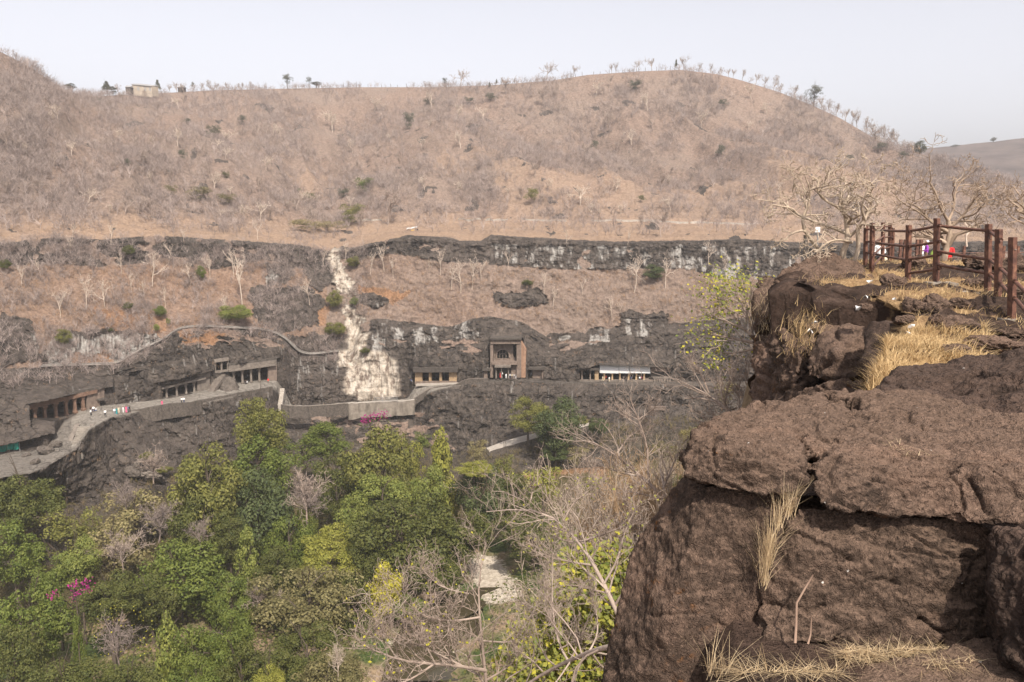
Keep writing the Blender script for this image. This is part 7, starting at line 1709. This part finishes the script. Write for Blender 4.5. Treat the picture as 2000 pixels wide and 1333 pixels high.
# visitors at the caves
PPL = [(178, 813, 'stand', 'white', 'black', 'person in a white top and dark trousers on the left terrace, nearest the stair'), (177, 804, 'sit', 'black', 'grey', 'dark seated person by the end wall of the reddish pillared hall'), (183, 803, 'sit', 'white', 'navy', 'seated person in white by the end wall of the reddish pillared hall'), (188, 805, 'sit', 'white', 'blue', 'seated person in white and blue near the small canopy'),
       (206, 814, 'walk', 'white', 'black', 'person in a white shirt walking alone on the terrace edge'), (224, 810.5, 'stand', 'white', 'grey', 'person in white beside the teal dressed one at the wall'), (228, 810, 'sari', 'teal', 'teal', 'person in a teal dress at the terrace wall'), (232.5, 808, 'stand', 'cream', 'cream', 'person in cream clothes behind the teal dressed one'),
       (241, 807, 'stand', 'white', 'white', 'person all in white between the cream and the pink dressed ones'), (247, 806, 'sari', 'pink', 'pink', 'person in a pink dress in the group at the terrace wall'), (251, 806, 'stand', 'blue', 'navy', 'person in blue beside the pink dressed one'), (254, 805.5, 'stand', 'black', 'black', 'person in black at the right end of the terrace group'),
       (317, 794.5, 'sari', 'pink', 'pink', 'lone person in pink on the path before the middle hall'), (355, 788.5, 'stand', 'white', 'black', 'person in a white shirt at the wall before the middle hall'), (359.5, 788, 'stand', 'white', 'navy', 'second person in white at the wall before the middle hall'),
       (479, 751.5, 'sit', 'black', 'black', 'person in black sitting before the right pillars of the terrace'), (483, 751, 'sit', 'white', 'black', 'person in white sitting before the right pillars of the terrace'), (524, 747, 'sit', 'red', 'brown', 'person in red sitting by the pink end wall'), (803, 747, 'sit', 'blue', 'grey', 'dim person in blue beside the ochre hall'),
       (981.5, 737, 'stand', 'white', 'black', 'person in white standing in the porch of the temple front'), (977, 738, 'sari', 'red', 'red', 'person in dark red left of the temple porch'), (988.5, 740, 'stand', 'white', 'white', 'person all in white before the temple porch'), (992.5, 740, 'stand', 'black', 'grey', 'person in black before the temple porch'), (996, 740, 'stand', 'white', 'navy', 'person in white and navy before the carved panel'),
       (1000, 740.5, 'stand', 'cream', 'black', 'person in a cream shirt before the carved panel'), (1004, 740.5, 'stand', 'white', 'grey', 'person in white and grey at the right of the temple crowd'), (1007.5, 740.5, 'stand', 'grey', 'white', 'person in a grey top and white trousers ending the temple crowd'), (1037, 737, 'stand', 'white', 'white', 'person in white at the small pink walled cell'),
       (1177, 745, 'walk', 'cream', 'cream', 'person in cream at the left end of the shuttered cave'), (1183.5, 744, 'stand', 'red', 'black', 'person in dark red before the shuttered cave'), (1190, 746, 'stand', 'white', 'cream', 'person in white before the second pillar of the shuttered cave'), (1232, 745.5, 'stand', 'blue', 'black', 'person in blue before the middle of the shuttered cave'),
       (1223, 746, 'sit', 'black', 'black', 'person in black sitting before the shuttered cave'), (1249.5, 745.5, 'stand', 'white', 'black', 'person in white and black before the right pillars of the shuttered cave'), (1253, 745, 'stand', 'pink', 'black', 'person in a pink shirt before the right pillars of the shuttered cave')]
rp = random.Random(6)
for px, py, ps, a_, b_, lab in PPL:
    g_ = ground_at(px, py, 9.9, 11.1)
    Y = g_.y
    if px > 960 and px < 1010: Y = 239.5
    if px > 1150: Y = 235.2
    q_ = P(px, py, Y)
    person(q_, ps, a_, b_, rp.uniform(-2.5, 2.5), lab)

# ---------------------------------------------------------------- the shed on the skyline and the stall on the meadow
g_ = ground_at(258, 180, 1.6, 3); Ys = g_.y - 6
c = empty('shed', P(258, 181, Ys), 'long cream shed with a low grey roof on the skyline at left', 'shed')
M_CREAM = flat_mat('cream wash', (.36, .30, .235), .9, .2, .5)
A_ = P(259, 177, Ys); B_ = P(297, 178.5, Ys + 8); hW = 4.; dpt = np.array([1., 7., 0])
def wallbox(a, b, th, h):
    d = b - a; d[2] = 0; u_ = d / np.linalg.norm(d); m = MB(); n_ = np.array([-u_[1], u_[0], 0]); m.box(a - [0, 0, 3], d, n_ * th, [0, 0, h + 3]); return m
wallbox(A_, B_.copy(), .4, hW - .6).obj('front_wall', M_CREAM, c)
wallbox(A_ + dpt, B_ + dpt, .4, hW + .8).obj('back_wall', M_CREAM, c)
m = MB(); m.box(A_ - [.4, 1, 0] + [0, 0, hW - .6], (B_ - A_) * [1.03, 1, 0], dpt * 1.25 + [0, 0, 1.5], [0, 0, .35]); m.obj('roof', M_STEEL, c)
for t_ in (0, 1):
    q_ = A_ + (B_ - A_) * t_; m = MB(); m.box(q_ - [0, 0, 3], dpt, [.3 * (1 - 2 * t_), 0, 0], [0, 0, hW + 2.2]); m.obj('end_wall', M_CREAM, c)
for t_ in (.25, .6, .85):
    q_ = A_ + (B_ - A_) * t_; m = MB(); m.box(q_ + [0, -.12, 0], (B_ - A_) / np.linalg.norm(B_ - A_) * 1.2, [0, .1, 0], [0, 0, 2.1]); m.obj('door', M_STEEL, c)
for px, w_, lab in ((250, 9, 'low dark hut at the left end of the long shed'), (353, 11, 'low dark hut among the bare skyline trees')):
    q_ = ground_at(px, 178, 1.6, 3); q_ = P(px, 177, q_.y - 3); s_ = w_ * q_[1] / F
    c = empty('hut', q_, lab, 'hut'); m = MB(); m.box(q_ - [s_ / 2, 0, 2], [s_, 0, 0], [0, 4, 0], [0, 0, 4]); m.obj('wall', M_WALLS, c)
    m = MB(); m.add([q_ + [-s_ * .6, -.4, 1.9], q_ + [s_ * .6, -.4, 1.9], q_ + [s_ * .6, 4.4, 1.9], q_ + [-s_ * .6, 4.4, 1.9], q_ + [-s_ * .55, 2, 3.1], q_ + [s_ * .55, 2, 3.1]], [(0, 1, 5, 4), (2, 3, 4, 5), (3, 2, 1, 0)], [(0, 4, 3), (1, 2, 5)]); m.obj('roof', M_STEEL, c)
# fence posts along the ridge
for i in range(46):
    px = 640 + i * 15.2 + rp.uniform(-3, 3)
    if 1040 < px < 1090: continue
    y_ = float(np.interp(px, NPX, sky[0])); g_ = ground_at(px, y_ + 2, 1.7, 2.6); m = MB(); h_ = rp.uniform(1.6, 2.8)
    m.tube([(0, 0, -.4), (rp.uniform(-.2, .2), 0, h_)], .13, 4); o = m.obj('fence_post', M_TWIGG); o.location = g_
    tag(o, 'thin wooden fence post standing along the ridge skyline', 'fence post', 'fence posts along the ridge')
g_ = ground_at(806, 452, 4.9, 6); q_ = P(796, 454, g_.y - 1)
c = empty('stall', q_, 'makeshift stall with a white awning and a yellow cloth on the meadow', 'stall')
u_ = F / q_[1]
for dx, hz_ in ((0, 1.5), (3.1, 2.), (0.2, 1.6), (3., 2.1)):
    m = MB(); y_ = 0 if hz_ in (1.5, 2.) else 2.; m.tube([q_ + [dx, y_, -.4], q_ + [dx, y_, hz_]], .06, 5); m.obj('pole', M_TWIGG, c)
m = MB(); gx = np.linspace(-.3, 3.5, 9); V = np.array([[q_[0] + x, q_[1] + y, q_[2] + 1.5 + .17 * x + .12 * math.sin(x * 3 + y) - .25 * (y < 0)] for x in gx for y in (-.5, .8, 2.2)])
V = np.concatenate([V, V - [0, 0, .04]]); m.add(V, [(3 * i + j, 3 * i + 3 + j, 3 * i + 4 + j, 3 * i + 1 + j) for i in range(8) for j in (0, 1)] + [(27 + 3 * i + 1 + j, 27 + 3 * i + 4 + j, 27 + 3 * i + 3 + j, 27 + 3 * i + j) for i in range(8) for j in (0, 1)])
m.obj('awning', M_SHUT, c)
m = MB(); m.box(q_ + [1.4, -.3, -.3], [1.3, 0, 0], [0, .08, 0], [0, 0, 1.15]); m.obj('yellow_cloth', flat_mat('yellow cloth', (.65, .42, .04), .9, .1, 3), c)
m = MB(); m.box(q_ + [.4, -.2, -.3], [.8, 0, 0], [0, .5, 0], [0, 0, .9]); m.obj('counter', CLM['navy'], c)
person(P(815.5, 455, g_.y - 1.6), 'stand', 'black', 'grey', .5, 'dark dressed person at the right end of the white awning stall')
# pale stone edge of the road across the meadow
for i, (x0, x1, y0, y1) in enumerate(((700, 745, 431, 430.5), (895, 940, 430, 430.5), (948, 990, 430.5, 430.8), (1020, 1105, 429.5, 431.5), (1155, 1195, 432, 433), (1205, 1345, 432.5, 434.5), (1350, 1480, 434.5, 438))):
    xs = np.linspace(x0, x1, 12); L_ = []
    for x in xs:
        y_ = y0 + (y1 - y0) * (x - x0) / (x1 - x0); g_ = ground_at(x, y_, 4, 5.9); L_.append([g_.x, g_.y, g_.z])
    L_ = np.array(L_); L_[1:-1] = (L_[:-2] + L_[1:-1] * 2 + L_[2:]) / 4
    m = MB(); k = 12; V = np.concatenate([L_ + [0, -.3, -.4], L_ + [0, -.3, .62], L_ + [0, .3, .62], L_ + [0, .3, -.4]])
    m.add(V, [(j * k + i_, j * k + i_ + 1, (j + 1) % 4 * k + i_ + 1, (j + 1) % 4 * k + i_) for j in range(4) for i_ in range(k - 1)])
    tag(m.obj('roadside_wall', M_PAVE, None, origin=L_[0]), ['short pale wall piece on the road left of the meadow', 'pale wall piece on the road above the stall, right of it', 'second short pale wall piece on the meadow road', 'long pale wall piece at the middle of the meadow road', 'short pale wall piece left of the longest ones', 'long pale wall piece near the dark crooked tree', 'faint pale wall piece at the right end of the meadow road'][i], 'wall')
# the ridge far off to the right
xs = np.linspace(1700, 2400, 90); Yr = 940.
L_ = []
tops = np.interp(xs, [1700, 1800, 1850, 1900, 1950, 2000, 2100, 2400], [300, 291, 287, 281, 276, 270, 262, 250]) + 2 * fbm(np.stack([xs * .03, 0 * xs, 0 * xs], -1), 3, 5)
rowsr = []
for f_, dY in ((1.25, 300), (1., 60), (1., 0), (.82, -60), (.6, -130), (.35, -200), (0., -300), (-.6, -420)):
    T_ = P(xs, tops, Yr); R_ = T_.copy(); R_[:, 1] += dY; R_[:, 0] *= (Yr + dY) / Yr if dY < 0 else 1; R_[:, 2] = T_[:, 2] * f_ if dY < 0 else T_[:, 2] - (dY > 100) * 60
    R_[:, 2] += (6 * fbm(R_ * .012, 4, 7) if dY < 0 else 0); rowsr.append(R_)
Rr = np.stack(rowsr); nr_, nc_ = Rr.shape[:2]; idr = np.arange(nr_ * nc_).reshape(nr_, nc_)
Qr = np.stack([idr[:-1, :-1], idr[1:, :-1], idr[1:, 1:], idr[:-1, 1:]], -1).reshape(-1, 4)
tf = NT('distant ridge'); pf = tf.pos(); nf = tf.noise(pf, .03, 7., .7)
tf.surf(tf.ramp(nf, [(.3, (.05, .04, .037)), (.7, (.135, .105, .092))]), .95, None, .1)
link('distant_hill', mesh('distant_hill', Rr.reshape(-1, 3), Qr, None, True), tf.m)['kind'] = 'structure'
leafy(1941, 268, 13, 10, 938., 'hill', 'round', 'lone round tree on the far distant ridge', 'hill_tree', 'tree', None, float(P(1941, 280, 938)[2]))
leafy(1866, 283, 18, 6, 938., 'hill', 'round', 'low flat tree on the far distant ridge, left of the lone round one', 'hill_tree', 'tree', None, float(P(1866, 291, 938)[2]))
# broad ground under everything out to the horizon
m = MB(); m.add([(-900, -200, -82), (1400, -200, -82), (1400, 1450, -82), (-900, 1450, -82)], [(0, 1, 2, 3)])
o = m.obj('terrain', flat_mat('far plain', (.22, .16, .12), .95, .2, .01)); o['kind'] = 'structure'
# ================================================================ camera, light, air
sc = bpy.context.scene
cam = bpy.data.cameras.new('camera'); co = bpy.data.objects.new('camera', cam); C.objects.link(co)
cam.sensor_width = 36.; cam.lens = F / 2000 * 36; cam.clip_start = .05; cam.clip_end = 6000
co.rotation_euler = (PI / 2 - TH, 0, 0)
sc.camera = co
SUN_EL, SUN_AZ = math.radians(50), math.radians(160)      # azimuth clockwise from the viewing direction
sd = Vector((math.sin(SUN_AZ) * math.cos(SUN_EL), math.cos(SUN_AZ) * math.cos(SUN_EL), math.sin(SUN_EL)))
sl_ = bpy.data.lights.new('sun', 'SUN'); sl_.energy = 4.9; sl_.angle = math.radians(1.2); sl_.color = (1., .93, .82)
so = bpy.data.objects.new('sun', sl_); C.objects.link(so)
so.rotation_euler = sd.to_track_quat('Z', 'Y').to_euler()
w = bpy.data.worlds.new('World'); sc.world = w; w.use_nodes = True
nt = w.node_tree; bg = nt.nodes['Background']
st = nt.nodes.new('ShaderNodeTexSky'); st.sky_type = 'NISHITA'; st.sun_disc = False
st.sun_elevation = SUN_EL; st.sun_rotation = SUN_AZ
st.air_density = 1.0; st.dust_density = 4.; st.ozone_density = 1.5; st.altitude = 300
hs_ = nt.nodes.new('ShaderNodeHueSaturation'); hs_.inputs['Saturation'].default_value = .2; hs_.inputs['Value'].default_value = 1.16
vm_ = nt.nodes.new('ShaderNodeMix'); vm_.data_type = 'RGBA'; vm_.blend_type = 'MULTIPLY'; vm_.inputs[0].default_value = 1.; vm_.inputs[7].default_value = (1.0, .98, 1.015, 1)
nt.links.new(st.outputs[0], hs_.inputs['Color']); nt.links.new(hs_.outputs[0], vm_.inputs[6]); nt.links.new(vm_.outputs[2], bg.inputs['Color'])
bg.inputs['Strength'].default_value = .138
sc.view_settings.view_transform = 'Standard'; sc.view_settings.look = 'None'; sc.view_settings.exposure = .47; sc.view_settings.gamma = 1.
HAZE = .00028
mb = MB(); mb.box((-950, -260, -83.2), (2400, 0, 0), (0, 1760, 0), (0, 0, 270))
hz = NT('haze air')
hv = hz.n('ShaderNodeVolumePrincipled', {'Color': (.93, .94, .97, 1), 'Density': HAZE, 'Anisotropy': .35})
hz.t.links.new(hv.outputs[0], hz.out.inputs['Volume'])
ho = mb.obj('haze', hz.m); ho['kind'] = 'stuff'
sc.cycles.use_denoising = True
sc.cycles.max_bounces = 6; sc.cycles.diffuse_bounces = 3; sc.cycles.glossy_bounces = 2; sc.cycles.transmission_bounces = 3
sc.cycles.transparent_max_bounces = 6; sc.cycles.volume_bounces = 1
